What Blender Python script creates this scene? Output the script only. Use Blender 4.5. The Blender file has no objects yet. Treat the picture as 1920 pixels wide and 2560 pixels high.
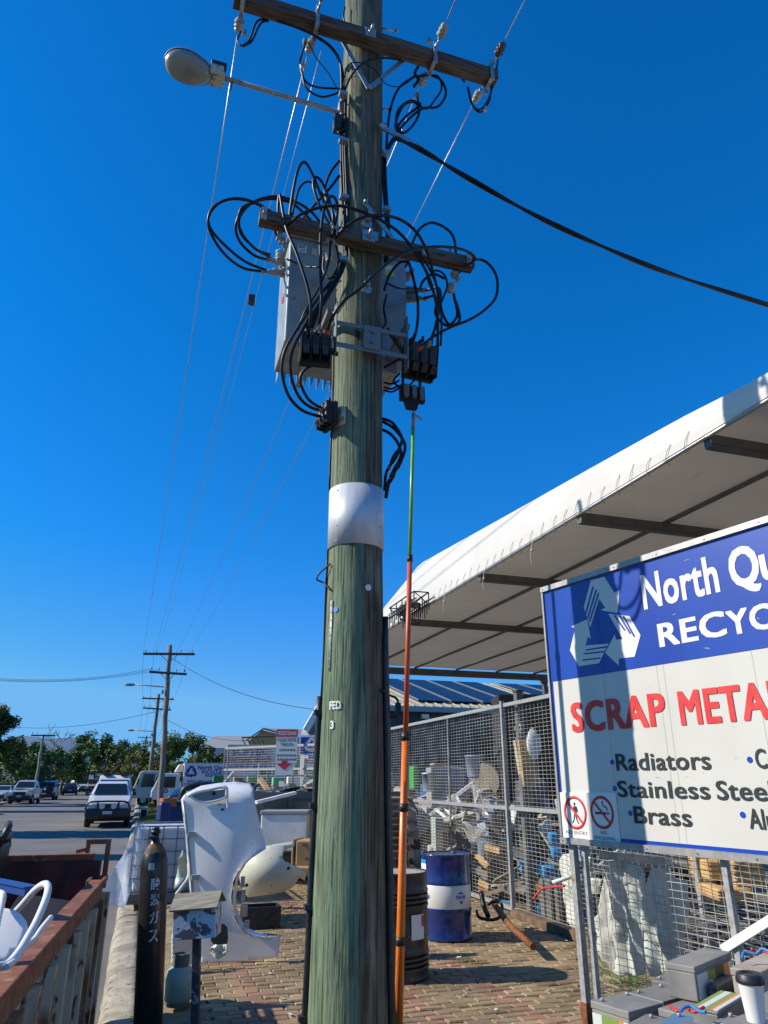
import bpy, bmesh, math, random
from mathutils import Vector, Matrix, noise
R=math.radians; C=bpy.context.scene.collection; S=bpy.context.scene
random.seed(7)
# ---------------------------------------------------------------- camera, sky, sun, exposure
FPX=1780.0; PITCH=R(20.57); YAW=R(17.8); H=1.7
cd=bpy.data.cameras.new('camera'); cam=bpy.data.objects.new('camera',cd); C.objects.link(cam)
cd.sensor_fit='VERTICAL'; cd.sensor_height=36; cd.lens=FPX/2560*36; cd.clip_end=12000; cd.clip_start=.05
cam.location=(0,0,H); cam.rotation_euler=(R(90)+PITCH,0,-YAW); S.camera=cam
SUN_EL=R(34); SUN_AZ=R(103.5)            # travel azimuth, from +Y (the road) towards +X
sd=bpy.data.lights.new('sun','SUN'); sun=bpy.data.objects.new('sun',sd); C.objects.link(sun)
sd.energy=5.0; sd.angle=R(.53); sd.color=(1,.90,.76)
tv=Vector((math.sin(SUN_AZ)*math.cos(SUN_EL),math.cos(SUN_AZ)*math.cos(SUN_EL),-math.sin(SUN_EL)))
sun.rotation_euler=tv.to_track_quat('-Z','Y').to_euler(); sun.location=(-20,-5,20)
w=bpy.data.worlds.new('World'); S.world=w; w.use_nodes=True; nt=w.node_tree
bg=nt.nodes['Background']; sk=nt.nodes.new('ShaderNodeTexSky'); sk.sky_type='NISHITA'; sk.sun_disc=False
sk.sun_elevation=SUN_EL; sk.sun_rotation=math.atan2(-tv.x,-tv.y); sk.air_density=1.0; sk.dust_density=.3; sk.ozone_density=3.2
hs=nt.nodes.new('ShaderNodeHueSaturation'); hs.inputs['Saturation'].default_value=1.15; 
nt.links.new(sk.outputs[0],hs.inputs['Color']); bg.inputs[1].default_value=.125
# deep tropical winter blue: elevation-dependent tint of the physical sky
tcw=nt.nodes.new('ShaderNodeTexCoord'); sxz=nt.nodes.new('ShaderNodeSeparateXYZ'); nt.links.new(tcw.outputs['Generated'],sxz.inputs[0])
rp=nt.nodes.new('ShaderNodeValToRGB'); nt.links.new(sxz.outputs[2],rp.inputs[0]); el_=rp.color_ramp.elements
el_[0].position=0; el_[0].color=(.27,.46,.80,1); el_[1].position=1; el_[1].color=(.03,.62,1.0,1)
for ps,cc in ((.05,(.36,.54,.88,1)),(.12,(.24,.50,.88,1)),(.30,(.08,.57,.95,1)),(.55,(.03,.62,1.0,1))): q=el_.new(ps); q.color=cc
mw=nt.nodes.new('ShaderNodeMix'); mw.data_type='RGBA'; mw.blend_type='MULTIPLY'; mw.inputs[0].default_value=1; mw.clamp_result=False
nt.links.new(hs.outputs[0],mw.inputs[6]); nt.links.new(rp.outputs[0],mw.inputs[7])
hs.inputs['Value'].default_value=1.36
dk=nt.nodes.new('ShaderNodeMix'); dk.data_type='RGBA'; dk.blend_type='DARKEN'; dk.inputs[0].default_value=1; nt.links.new(mw.outputs[2],dk.inputs[6]); dk.inputs[7].default_value=(1.15,3.3,6.2,1)
nt.links.new(dk.outputs[2],bg.inputs[0])
S.view_settings.view_transform='Standard'; S.view_settings.look='None'; S.view_settings.exposure=.22; S.view_settings.gamma=1
S.cycles.max_bounces=6
# ---------------------------------------------------------------- photo-ray helpers (metres from rays, ground z=0)
cp,sp=math.cos(PITCH),math.sin(PITCH); cy_,sy_=math.cos(YAW),math.sin(YAW)
def ray(px,py):
    x=px-960; y=1280-py; f=FPX*cp-y*sp; v=FPX*sp+y*cp
    return x/f, v/f
def LY(l,Y,z=0): return Vector((l*cy_+Y*sy_, -l*sy_+Y*cy_, z))
def at(px,py,Y): a,b=ray(px,py); return LY(a*Y,Y,H+b*Y)
def atz(px,py,z): a,b=ray(px,py); Y=(z-H)/b; return LY(a*Y,Y,z)
def atx(px,py,X): a,b=ray(px,py); Y=X/(a*cy_+sy_); return LY(a*Y,Y,H+b*Y)
def aty(px,py,Yw): a,b=ray(px,py); Y=Yw/(-a*sy_+cy_); return LY(a*Y,Y,H+b*Y)
# ---------------------------------------------------------------- materials
def rgb(c): return (c[0],c[1],c[2],1)
MT={}
def M(name,col,rough=.6,metal=0,col2=None,scale=8,lo=.4,hi=.6,bump=0,bscale=40,spec=.5,stretch=(1,1,1),coat=0,detail=4,col3=None,s3=30,lo3=.6,hi3=.65,trans=0,alpha=1):
    m=bpy.data.materials.new(name); m.use_nodes=True; n=m.node_tree.nodes; l=m.node_tree.links; p=n['Principled BSDF']
    p.inputs['Base Color'].default_value=rgb(col); p.inputs['Roughness'].default_value=rough; p.inputs['Metallic'].default_value=metal
    p.inputs['Specular IOR Level'].default_value=spec; p.inputs['Coat Weight'].default_value=coat
    p.inputs['Transmission Weight'].default_value=trans; p.inputs['Alpha'].default_value=alpha
    tc=n.new('ShaderNodeTexCoord'); mp=n.new('ShaderNodeMapping'); mp.inputs['Scale'].default_value=stretch; l.new(tc.outputs['Object'],mp.inputs[0])
    def layer(base,c,sc,a,b):
        t=n.new('ShaderNodeTexNoise'); t.inputs['Scale'].default_value=sc; t.inputs['Detail'].default_value=detail; l.new(mp.outputs[0],t.inputs['Vector'])
        mr=n.new('ShaderNodeMapRange'); mr.inputs[1].default_value=a; mr.inputs[2].default_value=b; l.new(t.outputs[0],mr.inputs[0])
        mx=n.new('ShaderNodeMix'); mx.data_type='RGBA'; l.new(mr.outputs[0],mx.inputs[0]); mx.inputs[7].default_value=rgb(c)
        if isinstance(base,tuple): mx.inputs[6].default_value=rgb(base)
        else: l.new(base,mx.inputs[6])
        return mx.outputs[2]
    o=col
    if col2: o=layer(o,col2,scale,lo,hi)
    if col3: o=layer(o,col3,s3,lo3,hi3)
    if o is not col: l.new(o,p.inputs['Base Color'])
    if bump:
        t=n.new('ShaderNodeTexNoise'); t.inputs['Scale'].default_value=bscale; t.inputs['Detail'].default_value=6; l.new(mp.outputs[0],t.inputs['Vector'])
        b=n.new('ShaderNodeBump'); b.inputs['Strength'].default_value=bump; b.inputs['Distance'].default_value=.01; l.new(t.outputs[0],b.inputs['Height']); l.new(b.outputs[0],p.inputs['Normal'])
    MT[name]=m; return m
def corr(m,scale,axis=0,strength=.8,dist=.02):      # corrugation bump on a material
    n=m.node_tree.nodes; l=m.node_tree.links; p=n['Principled BSDF']; tc=n.new('ShaderNodeTexCoord'); wv=n.new('ShaderNodeTexWave')
    wv.bands_direction='XYZ'[axis]; wv.inputs['Scale'].default_value=scale; l.new(tc.outputs['Object'],wv.inputs[0])
    b=n.new('ShaderNodeBump'); b.inputs['Strength'].default_value=strength; b.inputs['Distance'].default_value=dist; l.new(wv.outputs[1],b.inputs['Height']); l.new(b.outputs[0],p.inputs['Normal']); return m
galv=M('galvanised_steel',(.48,.49,.50),.42,.75,(.34,.36,.38),22,.35,.65,bump=.05)
galvd=M('dull_galvanised',(.40,.41,.41),.6,.35,(.30,.31,.31),30,bump=.1,col3=(.30,.17,.08),s3=9,lo3=.66,hi3=.72)
alu=M('bright_sheet',(.62,.64,.67),.5,.25,(.55,.57,.60),30,.4,.6,stretch=(1,1,.15),bump=.04)
tank=M('tank_grey_paint',(.33,.37,.38),.42,.15,(.24,.28,.29),5,bump=.03,col3=(.16,.18,.17),s3=9,lo3=.66,hi3=.8)
rub=M('black_cable_sheath',(.008,.008,.009),.42,0,spec=.35)
blk=M('black_plastic',(.018,.018,.02),.45,0,(.03,.03,.032),20,bump=.05)
blkm=M('black_matt',(.02,.02,.022),.8)
redp=M('red_plastic',(.55,.04,.03),.5)
bluep=M('blue_plastic',(.02,.16,.55),.45)
skyb=M('sky_blue_plastic',(.05,.34,.70),.45,0,(.03,.22,.5),6)
greenp=M('green_plastic',(.06,.42,.08),.5)
wht=M('white_paint',(.78,.78,.76),.4,0,(.66,.66,.63),5,.45,.7)
whtg=M('white_gloss_shell',(.76,.78,.79),.24,0,(.66,.68,.69),2.2,.4,.75,bump=.02,bscale=8,coat=.35,col3=(.42,.40,.36),s3=26,lo3=.68,hi3=.73)
cream=M('cream_shell',(.68,.68,.55),.32,0,(.58,.57,.45),3,.4,.7,coat=.2,bump=.03,bscale=9,col3=(.32,.27,.2),s3=18,lo3=.67,hi3=.72)
porc=M('porcelain',(.42,.43,.41),.3,0,(.28,.28,.27),12)
porcb=M('brown_porcelain',(.09,.04,.025),.25)
timber=M('crossarm_timber',(.06,.038,.027),.85,0,(.135,.11,.085),9,.35,.65,bump=.5,bscale=30,stretch=(.35,3,3),col3=(.035,.02,.014),s3=14,lo3=.58,hi3=.66)
glass=M('tinted_glass',(.015,.02,.025),.08,0,spec=.8)
rustp=M('rusty_rim',(.27,.10,.045),.7,0,(.19,.06,.025),7,.4,.6,bump=.25,bscale=50,col3=(.33,.19,.10),s3=16,lo3=.58,hi3=.66)
skipw=M('skip_cream_rust',(.46,.40,.28),.65,0,(.20,.08,.03),4,.48,.60,bump=.2,bscale=30,stretch=(1,1,.45),col3=(.10,.04,.02),s3=17,lo3=.58,hi3=.64)
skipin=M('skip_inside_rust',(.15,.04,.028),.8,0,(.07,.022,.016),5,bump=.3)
gskip=M('grey_painted_steel',(.11,.12,.12),.6,0,(.17,.17,.16),4,bump=.1,col3=(.16,.09,.05),s3=15,lo3=.64,hi3=.7)
card=M('cardboard',(.42,.27,.13),.85,0,(.36,.22,.10),4,bump=.1)
card2=M('box_tape',(.62,.50,.30),.6)
pine=M('pale_pine',(.50,.34,.17),.8,0,(.38,.24,.12),9,bump=.25,stretch=(1,.2,1))
oldw=M('grey_weathered_board',(.30,.25,.19),.85,0,(.19,.15,.11),12,bump=.5,bscale=60,stretch=(.3,4,4))
orange=M('orange_fibreglass',(.85,.22,.025),.35,0,(.75,.18,.02),8,coat=.3)
redor=M('red_orange_fibreglass',(.62,.11,.04),.4,0,(.52,.09,.03),8)
lime=M('lime_fibreglass',(.22,.50,.05),.35,0,(.18,.44,.04),10)
asph=M('asphalt',(.165,.158,.148),.9,0,(.115,.112,.108),.7,.35,.65,bump=.6,bscale=90,col3=(.20,.18,.15),s3=.35,lo3=.5,hi3=.7)
conc=M('old_kerb_concrete',(.40,.36,.28),.9,0,(.26,.23,.175),4,.4,.6,bump=.9,bscale=22,col3=(.13,.11,.08),s3=9,lo3=.60,hi3=.66)
soil=M('sandy_soil',(.26,.20,.12),.95,0,(.17,.13,.08),3,bump=.9,bscale=35,col3=(.34,.28,.2),s3=12,lo3=.55,hi3=.7)
dirt=M('dry_ground',(.12,.11,.06),.95,0,(.08,.095,.035),.2,bump=.5,bscale=3)
vinyl=M('canopy_vinyl',(.80,.79,.76),.5,0,(.72,.71,.68),1.2,.35,.7,bump=.15,bscale=2.5)
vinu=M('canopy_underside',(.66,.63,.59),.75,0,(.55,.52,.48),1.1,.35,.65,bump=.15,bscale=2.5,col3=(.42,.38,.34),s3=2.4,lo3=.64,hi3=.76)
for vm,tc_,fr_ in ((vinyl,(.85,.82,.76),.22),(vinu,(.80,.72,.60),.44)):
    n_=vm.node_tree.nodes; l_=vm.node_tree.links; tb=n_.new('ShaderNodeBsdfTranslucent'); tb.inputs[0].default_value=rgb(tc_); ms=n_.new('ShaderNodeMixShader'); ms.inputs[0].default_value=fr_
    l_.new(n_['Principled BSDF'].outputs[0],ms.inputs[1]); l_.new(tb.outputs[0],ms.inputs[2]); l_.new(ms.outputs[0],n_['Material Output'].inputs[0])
dsteel=M('dark_steel_beam',(.12,.12,.12),.55,.3,(.16,.15,.14),5)
rope=M('pale_rope',(.50,.47,.40),.85)
signw=M('sign_white',(.62,.615,.575),.38,0,(.55,.545,.50),1.5,.35,.7,coat=.15,col3=(.45,.44,.38),s3=30,lo3=.72,hi3=.76,stretch=(1,1,.5))
signb=M('sign_blue',(.003,.045,.33),.36,0,(.005,.055,.39),2,.35,.7,coat=.25)
signr=M('sign_red',(.62,.028,.028),.45,0,(.66,.05,.045),9)
signk=M('sign_black',(.018,.028,.03),.5)
plate=M('plate_white',(.78,.78,.75),.35)
signlw=M('lettering_white',(.70,.69,.65),.4)
wiremesh=M('mesh_wire',(.56,.545,.50),.55,.35,(.33,.30,.26),3)
ralum=M('aluminium_frame',(.42,.42,.41),.5,.55,(.34,.34,.33),14)
leafg=[M('leaf_a',(.075,.135,.025),.6,spec=.3),M('leaf_b',(.13,.19,.035),.6,spec=.3),M('leaf_c',(.15,.12,.05),.7,spec=.2),M('leaf_d',(.045,.085,.022),.6,spec=.3)]
bark=M('bark',(.15,.12,.09),.9,0,(.09,.07,.05),9,bump=.5)
barkp=M('pale_bark',(.42,.37,.30),.9,0,(.28,.24,.19),9,bump=.4)
def islandmat(name,cols,rough=.85,bump=.5,bscale=60,trans=False):
    m=bpy.data.materials.new(name); m.use_nodes=True; n=m.node_tree.nodes; l=m.node_tree.links; p=n['Principled BSDF']; p.inputs['Roughness'].default_value=rough
    g=n.new('ShaderNodeNewGeometry'); cr=n.new('ShaderNodeValToRGB'); l.new(g.outputs['Random Per Island'],cr.inputs[0])
    e=cr.color_ramp.elements; e[0].color=rgb(cols[0]); e[1].color=rgb(cols[-1])
    for i,c in enumerate(cols[1:-1]): q=e.new((i+1)/(len(cols)-1)); q.color=rgb(c)
    tc=n.new('ShaderNodeTexCoord'); t=n.new('ShaderNodeTexNoise'); t.inputs['Scale'].default_value=1.7; t.inputs['Detail'].default_value=9; t.inputs['Roughness'].default_value=.62; l.new(tc.outputs['Object'],t.inputs[0])
    mr=n.new('ShaderNodeMapRange'); mr.inputs[1].default_value=.3; mr.inputs[2].default_value=.7; mr.inputs[3].default_value=.42; mr.inputs[4].default_value=1.18; l.new(t.outputs[0],mr.inputs[0])
    mx=n.new('ShaderNodeMix'); mx.data_type='RGBA'; mx.blend_type='MULTIPLY'; mx.inputs[0].default_value=1; l.new(cr.outputs[0],mx.inputs[6]); l.new(mr.outputs[0],mx.inputs[7]); l.new(mx.outputs[2],p.inputs[0])
    if bump:
        t2=n.new('ShaderNodeTexNoise'); t2.inputs['Scale'].default_value=bscale; l.new(tc.outputs['Object'],t2.inputs[0]); b=n.new('ShaderNodeBump'); b.inputs['Strength'].default_value=bump; b.inputs['Distance'].default_value=.01; l.new(t2.outputs[0],b.inputs['Height']); l.new(b.outputs[0],p.inputs['Normal'])
    MT[name]=m; return m
pavey=islandmat('yellow_pavers',[(.31,.22,.12),(.37,.27,.15),(.25,.175,.10),(.40,.30,.17),(.28,.21,.13)])
paver=islandmat('red_pavers',[(.34,.19,.12),(.38,.22,.14),(.31,.19,.12)])
def polemat():
    m=bpy.data.materials.new('treated_pole_timber'); m.use_nodes=True; n=m.node_tree.nodes; l=m.node_tree.links; p=n['Principled BSDF']; p.inputs['Roughness'].default_value=.82; p.inputs['Specular IOR Level'].default_value=.3
    tc=n.new('ShaderNodeTexCoord')
    def nz(st,sc,det=6):
        mp=n.new('ShaderNodeMapping'); mp.inputs['Scale'].default_value=st; l.new(tc.outputs['Object'],mp.inputs[0]); t=n.new('ShaderNodeTexNoise'); t.inputs['Scale'].default_value=sc; t.inputs['Detail'].default_value=det; l.new(mp.outputs[0],t.inputs['Vector']); return t.outputs[0]
    def mr(s,a,b,c=0,d=1):
        q=n.new('ShaderNodeMapRange'); q.inputs[1].default_value=a; q.inputs[2].default_value=b; q.inputs[3].default_value=c; q.inputs[4].default_value=d; l.new(s,q.inputs[0]); return q.outputs[0]
    def mix(f,a,b,bt='MIX'):
        x=n.new('ShaderNodeMix'); x.data_type='RGBA'; x.blend_type=bt
        l.new(f,x.inputs[0]) if not isinstance(f,float) else setattr(x.inputs[0],'default_value',f)
        for i,v in ((6,a),(7,b)):
            if isinstance(v,tuple): x.inputs[i].default_value=rgb(v)
            else: l.new(v,x.inputs[i])
        return x.outputs[2]
    geo=n.new('ShaderNodeSeparateXYZ'); l.new(tc.outputs['Object'],geo.inputs[0])
    # copper-treated green sapwood on the street side, brown round the yard side with its shade put into the colour
    grn=mix(mr(nz((8,8,.7),4),.35,.65),(.10,.165,.10),(.20,.275,.175))
    brn=mix(mr(nz((8,8,.7),5),.38,.62),(.085,.075,.052),(.16,.135,.095))
    side=nz((1.2,1.2,.25),2.2)
    ad=n.new('ShaderNodeMath'); ad.operation='MULTIPLY_ADD'; l.new(geo.outputs[0],ad.inputs[0]); ad.inputs[1].default_value=2.6; l.new(side,ad.inputs[2])
    grey=mix(mr(nz((7,7,.3),4.5),.35,.65),(.10,.115,.08),(.20,.21,.155))
    up=mr(geo.outputs[2],3.2,7.0,.1,.95)
    grn=mix(up,grn,grey)
    c=mix(mr(ad.outputs[0],.40,.60),grn,brn)
    c=mix(mr(nz((2,2,.35),2.6),.57,.74),c,(.30,.28,.20))
    c=mix(mr(nz((2.5,2.5,1.1),2.1),.60,.76,0,.75),c,(.10,.075,.05))
    c=mix(mr(nz((20,20,.55),3),.57,.66,0,.8),c,(.04,.042,.03))
    l.new(c,p.inputs[0])
    h=nz((18,18,.6),3.2,8); h2=nz((20,20,.55),3)
    h3=mr(h2,.54,.64,1,0); mm=n.new('ShaderNodeMath'); mm.operation='MULTIPLY_ADD'; l.new(h3,mm.inputs[0]); mm.inputs[1].default_value=1.3; l.new(h,mm.inputs[2])
    b=n.new('ShaderNodeBump'); b.inputs['Strength'].default_value=.75; b.inputs['Distance'].default_value=.012; l.new(mm.outputs[0],b.inputs['Height']); l.new(b.outputs[0],p.inputs['Normal'])
    return m
polem=polemat()
# ---------------------------------------------------------------- mesh builder
class MB:
    def __init__(s): s.v=[]; s.f=[]; s.sm=[]; s.mi=[]; s.cur=0
    def add(s,vs,fs,smooth=False):
        b=len(s.v); s.v+= [Vector(v) for v in vs]
        for f in fs: s.f.append([i+b for i in f]); s.sm.append(smooth); s.mi.append(s.cur)
        return s
    def box(s,c,d,rz=0,rx=0,ry=0,mat=None,bev=0):
        m=mat or (Matrix.Translation(Vector(c))@Matrix.Rotation(rz,4,'Z')@Matrix.Rotation(ry,4,'Y')@Matrix.Rotation(rx,4,'X'))
        x,y,z=d[0]/2,d[1]/2,d[2]/2
        if bev:
            bm=bmesh.new(); bmesh.ops.create_cube(bm,size=1)
            for v in bm.verts: v.co=Vector((v.co.x*d[0],v.co.y*d[1],v.co.z*d[2]))
            bmesh.ops.bevel(bm,geom=bm.edges[:],offset=bev,segments=2,affect='EDGES',profile=.5)
            bm.verts.ensure_lookup_table(); s.add([m@v.co for v in bm.verts],[[v.index for v in f.verts] for f in bm.faces]); bm.free(); return s
        vs=[m@Vector(p) for p in ((-x,-y,-z),(x,-y,-z),(x,y,-z),(-x,y,-z),(-x,-y,z),(x,-y,z),(x,y,z),(-x,y,z))]
        return s.add(vs,[(3,2,1,0),(4,5,6,7),(0,1,5,4),(1,2,6,5),(2,3,7,6),(3,0,4,7)])
    def bb(s,a,b): return s.box([(a[i]+b[i])/2 for i in range(3)],[abs(b[i]-a[i]) for i in range(3)])
    def beam(s,a,b,wd,ht,up=(0,0,1)):
        a=Vector(a); b=Vector(b); t=(b-a).normalized(); u=Vector(up); r=t.cross(u)
        if r.length<1e-4: r=t.cross(Vector((0,1,0)))
        r.normalize(); u=r.cross(t); L=(b-a).length; c=(a+b)/2
        m=Matrix(((r.x,t.x,u.x,c.x),(r.y,t.y,u.y,c.y),(r.z,t.z,u.z,c.z),(0,0,0,1)))
        return s.box(None,(wd,L,ht),mat=m)
    def tube(s,pts,r,n=8,caps=True,closed=False):
        P=[Vector(p) for p in pts]; N=len(P); rr=r if isinstance(r,(list,tuple)) else [r]*N
        t0=(P[1]-P[0]).normalized(); u=t0.orthogonal().normalized(); vs=[]
        for i in range(N):
            t=(P[min(i+1,N-1)]-P[max(i-1,0)])
            if t.length<1e-9: t=t0
            t.normalize(); u=(u-t*u.dot(t))
            if u.length<1e-6: u=t.orthogonal()
            u.normalize(); w_=t.cross(u)
            for k in range(n): a=2*math.pi*k/n; vs.append(P[i]+(u*math.cos(a)+w_*math.sin(a))*rr[i])
        fs=[(i*n+k,i*n+(k+1)%n,(i+1)*n+(k+1)%n,(i+1)*n+k) for i in range(N-1) for k in range(n)]
        s.add(vs,fs,n>4)
        if caps: s.add(vs[:n],[list(range(n))[::-1]]); s.add(vs[-n:],[list(range(n))])
        return s
    def cyl(s,a,b,r0,r1=None,n=16): return s.tube([a,b],[r0,r0 if r1 is None else r1],n)
    def lathe(s,prof,c=(0,0,0),n=24,mat=None,closed=False):
        m=mat or Matrix.Translation(Vector(c)); vs=[]
        for r,z in prof:
            for k in range(n): a=2*math.pi*k/n; vs.append(m@Vector((r*math.cos(a),r*math.sin(a),z)))
        fs=[(i*n+k,i*n+(k+1)%n,(i+1)*n+(k+1)%n,(i+1)*n+k) for i in range(len(prof)-1) for k in range(n)]
        return s.add(vs,fs,True)
    def quad(s,a,b,c,d): return s.add([a,b,c,d],[(0,1,2,3)])
    def prism(s,pts,off):
        n=len(pts); P=[Vector(p) for p in pts]; o=Vector(off)
        return s.add(P+[p+o for p in P],[list(range(n))[::-1],[i+n for i in range(n)]]+[(i,(i+1)%n,(i+1)%n+n,i+n) for i in range(n)])
    def sphere(s,c,r,n=12,sc=(1,1,1),jit=0):
        vs=[];fs=[]; m=n//2
        for j in range(m+1):
            for k in range(n):
                a=2*math.pi*k/n;b=math.pi*j/m; d=Vector((math.sin(b)*math.cos(a),math.sin(b)*math.sin(a),math.cos(b)))
                q=1+(jit*noise.noise(d*2+Vector(c)) if jit else 0)
                vs.append(Vector(c)+Vector((d.x*sc[0],d.y*sc[1],d.z*sc[2]))*r*q)
        fs=[(j*n+k,(j+1)*n+k,(j+1)*n+(k+1)%n,j*n+(k+1)%n) for j in range(m) for k in range(n)]
        return s.add(vs,fs,True)
    def build(s,name,mats,parent=None,local=False,bevel=0,recalc=True):
        me=bpy.data.meshes.new(name)
        off=Vector((0,0,0))
        if parent is not None and not local:
            q=parent
            while q is not None: off=off+q.location; q=q.parent
        me.from_pydata([tuple(v-off) for v in s.v],[],s.f)
        mats=mats if isinstance(mats,(list,tuple)) else [mats]
        for m in mats: me.materials.append(m)
        me.polygons.foreach_set('use_smooth',s.sm); me.polygons.foreach_set('material_index',s.mi)
        if recalc:
            bm=bmesh.new(); bm.from_mesh(me); bmesh.ops.remove_doubles(bm,verts=bm.verts,dist=1e-5) if any(s.sm) else None
            bmesh.ops.recalc_face_normals(bm,faces=bm.faces); bm.to_mesh(me); bm.free()
        o=bpy.data.objects.new(name,me); C.objects.link(o)
        if parent is not None: o.parent=parent
        if bevel: b=o.modifiers.new('bevel','BEVEL'); b.width=bevel; b.segments=2; b.limit_method='ANGLE'; b.angle_limit=R(40)
        return o
def loose(m,name,mats,parent,**kw):
    # one object per separate piece (pieces whose bounding boxes touch stay together)
    par=list(range(len(m.v)))
    def fi(i):
        while par[i]!=i: par[i]=par[par[i]]; i=par[i]
        return i
    for f in m.f:
        for j in f[1:]: par[fi(j)]=fi(f[0])
    comp={}
    for i in range(len(m.v)): comp.setdefault(fi(i),[]).append(i)
    bb=[[Vector((min(m.v[i][k] for i in c)-.004 for k in range(3))),Vector((max(m.v[i][k] for i in c)+.004 for k in range(3))),{r}] for r,c in comp.items()]
    ch=True
    while ch:
        ch=False; out=[]
        for b in bb:
            for o in out:
                if all(b[0][k]<=o[1][k] and o[0][k]<=b[1][k] for k in range(3)):
                    for k in range(3): o[0][k]=min(o[0][k],b[0][k]); o[1][k]=max(o[1][k],b[1][k])
                    o[2]|=b[2]; ch=True; break
            else: out.append(b)
        bb=out
    res=[]
    for b in bb:
        n=MB(); mp={}
        for f,s,mi in zip(m.f,m.sm,m.mi):
            if fi(f[0]) in b[2]:
                for i in f:
                    if i not in mp: mp[i]=len(n.v); n.v.append(m.v[i])
                n.f.append([mp[i] for i in f]); n.sm.append(s); n.mi.append(mi)
        res.append(n.build(name,mats,parent,**kw))
    return res
def tag(o,label=None,cat=None,group=None,kind=None):
    if label: o['label']=label
    if cat: o['category']=cat
    if group: o['group']=group
    if kind: o['kind']=kind
    return o
def thing(name,label,cat,loc=(0,0,0),rz=0,group=None):
    o=bpy.data.objects.new(name,None); C.objects.link(o); o.empty_display_size=.1; o.location=loc; o.rotation_euler=(0,0,rz); return tag(o,label,cat,group)
def dup(root,loc,rz=None,label=None):
    r=root.copy(); C.objects.link(r); r.location=loc
    if rz is not None: r.rotation_euler=(0,0,rz)
    if label: r['label']=label
    for ch in list(root.children):
        c=ch.copy(); C.objects.link(c); c.parent=r
        for g in list(ch.children): d=g.copy(); C.objects.link(d); d.parent=c
    return r
def cr(P,k=6):     # Catmull-Rom smoothing
    P=[Vector(p) for p in P]; out=[]
    Q=[P[0]*2-P[1]]+P+[P[-1]*2-P[-2]]
    for i in range(1,len(Q)-2):
        for j in range(k):
            t=j/k; a,b,c,d=Q[i-1],Q[i],Q[i+1],Q[i+2]
            out.append(.5*((2*b)+(c-a)*t+(2*a-5*b+4*c-d)*t*t+(3*b-a-3*c+d)*t**3))
    out.append(P[-1]); return out
def textmesh(name,body,mat,parent,origin,u,v,wd,ht,bold=0,depth=.0015,bend=None,shear=0,fit=True,normal=None):
    """lettering mesh: origin = lower-left corner, u / v unit vectors, fitted to wd x ht metres"""
    cu=bpy.data.curves.new('t','FONT'); cu.body=body; cu.size=1; cu.offset=bold if bend else 0; cu.space_character=1+bold*1.4; cu.resolution_u=3; cu.shear=shear
    to=bpy.data.objects.new('t',cu); C.objects.link(to); dg=bpy.context.evaluated_depsgraph_get(); me=bpy.data.meshes.new_from_object(to.evaluated_get(dg))
    xs=[q.co.x for q in me.vertices]; ys=[q.co.y for q in me.vertices]; x0,x1=min(xs),max(xs); y0,y1=min(ys),max(ys)
    if body.islower() is False and any(ch in body for ch in 'gjpqy,Q') : y0=0.0
    if wd is None: wd=(x1-x0)/(.72)*ht*.9
    u=Vector(u); v=Vector(v); nn=Vector(normal) if normal else u.cross(v); o=Vector(origin)
    off=Vector((0,0,0)); q=parent
    while q is not None: off=off+q.location; q=q.parent
    for q in me.vertices:
        a=(q.co.x-x0)/(x1-x0)*wd; b=(q.co.y-y0)/(y1-y0)*ht
        p=o+u*a+v*b+nn*depth
        if bend: p=bend(a,b)
        q.co=p-off
    if bold>.02 and not bend:
        vs0=[q.co.copy() for q in me.vertices]; fs0=[list(p.vertices) for p in me.polygons]; V_=[];F_=[]; s_=bold*.62*wd/max(.01,(x1-x0)); s2=bold*.42*ht/max(.01,(y1-y0))
        for ii,(dx,dy) in enumerate(((0,0),(-s_,-s2),(s_,-s2),(-s_,s2),(s_,s2),(-s_,0),(s_,0))):
            b_=len(V_)
            for q in vs0: V_.append(tuple(q+((u*dx+v*dy+nn*(.00012*ii)) if not bend else Vector((0,0,dy)))))
            F_+=[[k_+b_ for k_ in f_] for f_ in fs0]
        me2=bpy.data.meshes.new(name); me2.from_pydata(V_,[],F_); me=me2
    me.materials.append(mat); bpy.data.objects.remove(to); bpy.data.curves.remove(cu)
    ob=bpy.data.objects.new(name,me); C.objects.link(ob); ob.parent=parent; return ob
def sheet(outline,cell,disp,thick,mb=None):
    """clipped-grid sheet: outline in 2D (metres), disp(u,v)->Vector; returns MB with thickness"""
    bm=bmesh.new(); vs=[bm.verts.new((a,b,0)) for a,b in outline]; bm.faces.new(vs)
    xs=[a for a,b in outline]; ys=[b for a,b in outline]
    for ax,(lo,hi) in ((0,(min(xs),max(xs))),(1,(min(ys),max(ys)))):
        t=lo+cell
        while t<hi-.2*cell:
            co=(t,0,0) if ax==0 else (0,t,0); no=(1,0,0) if ax==0 else (0,1,0)
            bmesh.ops.bisect_plane(bm,geom=bm.verts[:]+bm.edges[:]+bm.faces[:],plane_co=co,plane_no=no); t+=cell
    bmesh.ops.recalc_face_normals(bm,faces=bm.faces)
    uv=[(v.co.x,v.co.y) for v in bm.verts]
    for v,(a,b) in zip(bm.verts,uv): v.co=disp(a,b)
    bm.normal_update()
    r=bmesh.ops.solidify(bm,geom=bm.faces[:],thickness=thick)
    bm.verts.ensure_lookup_table(); bm.verts.index_update()
    m=mb or MB(); m.add([v.co.copy() for v in bm.verts],[[v.index for v in f.verts] for f in bm.faces],True); bm.free(); return m
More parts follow.
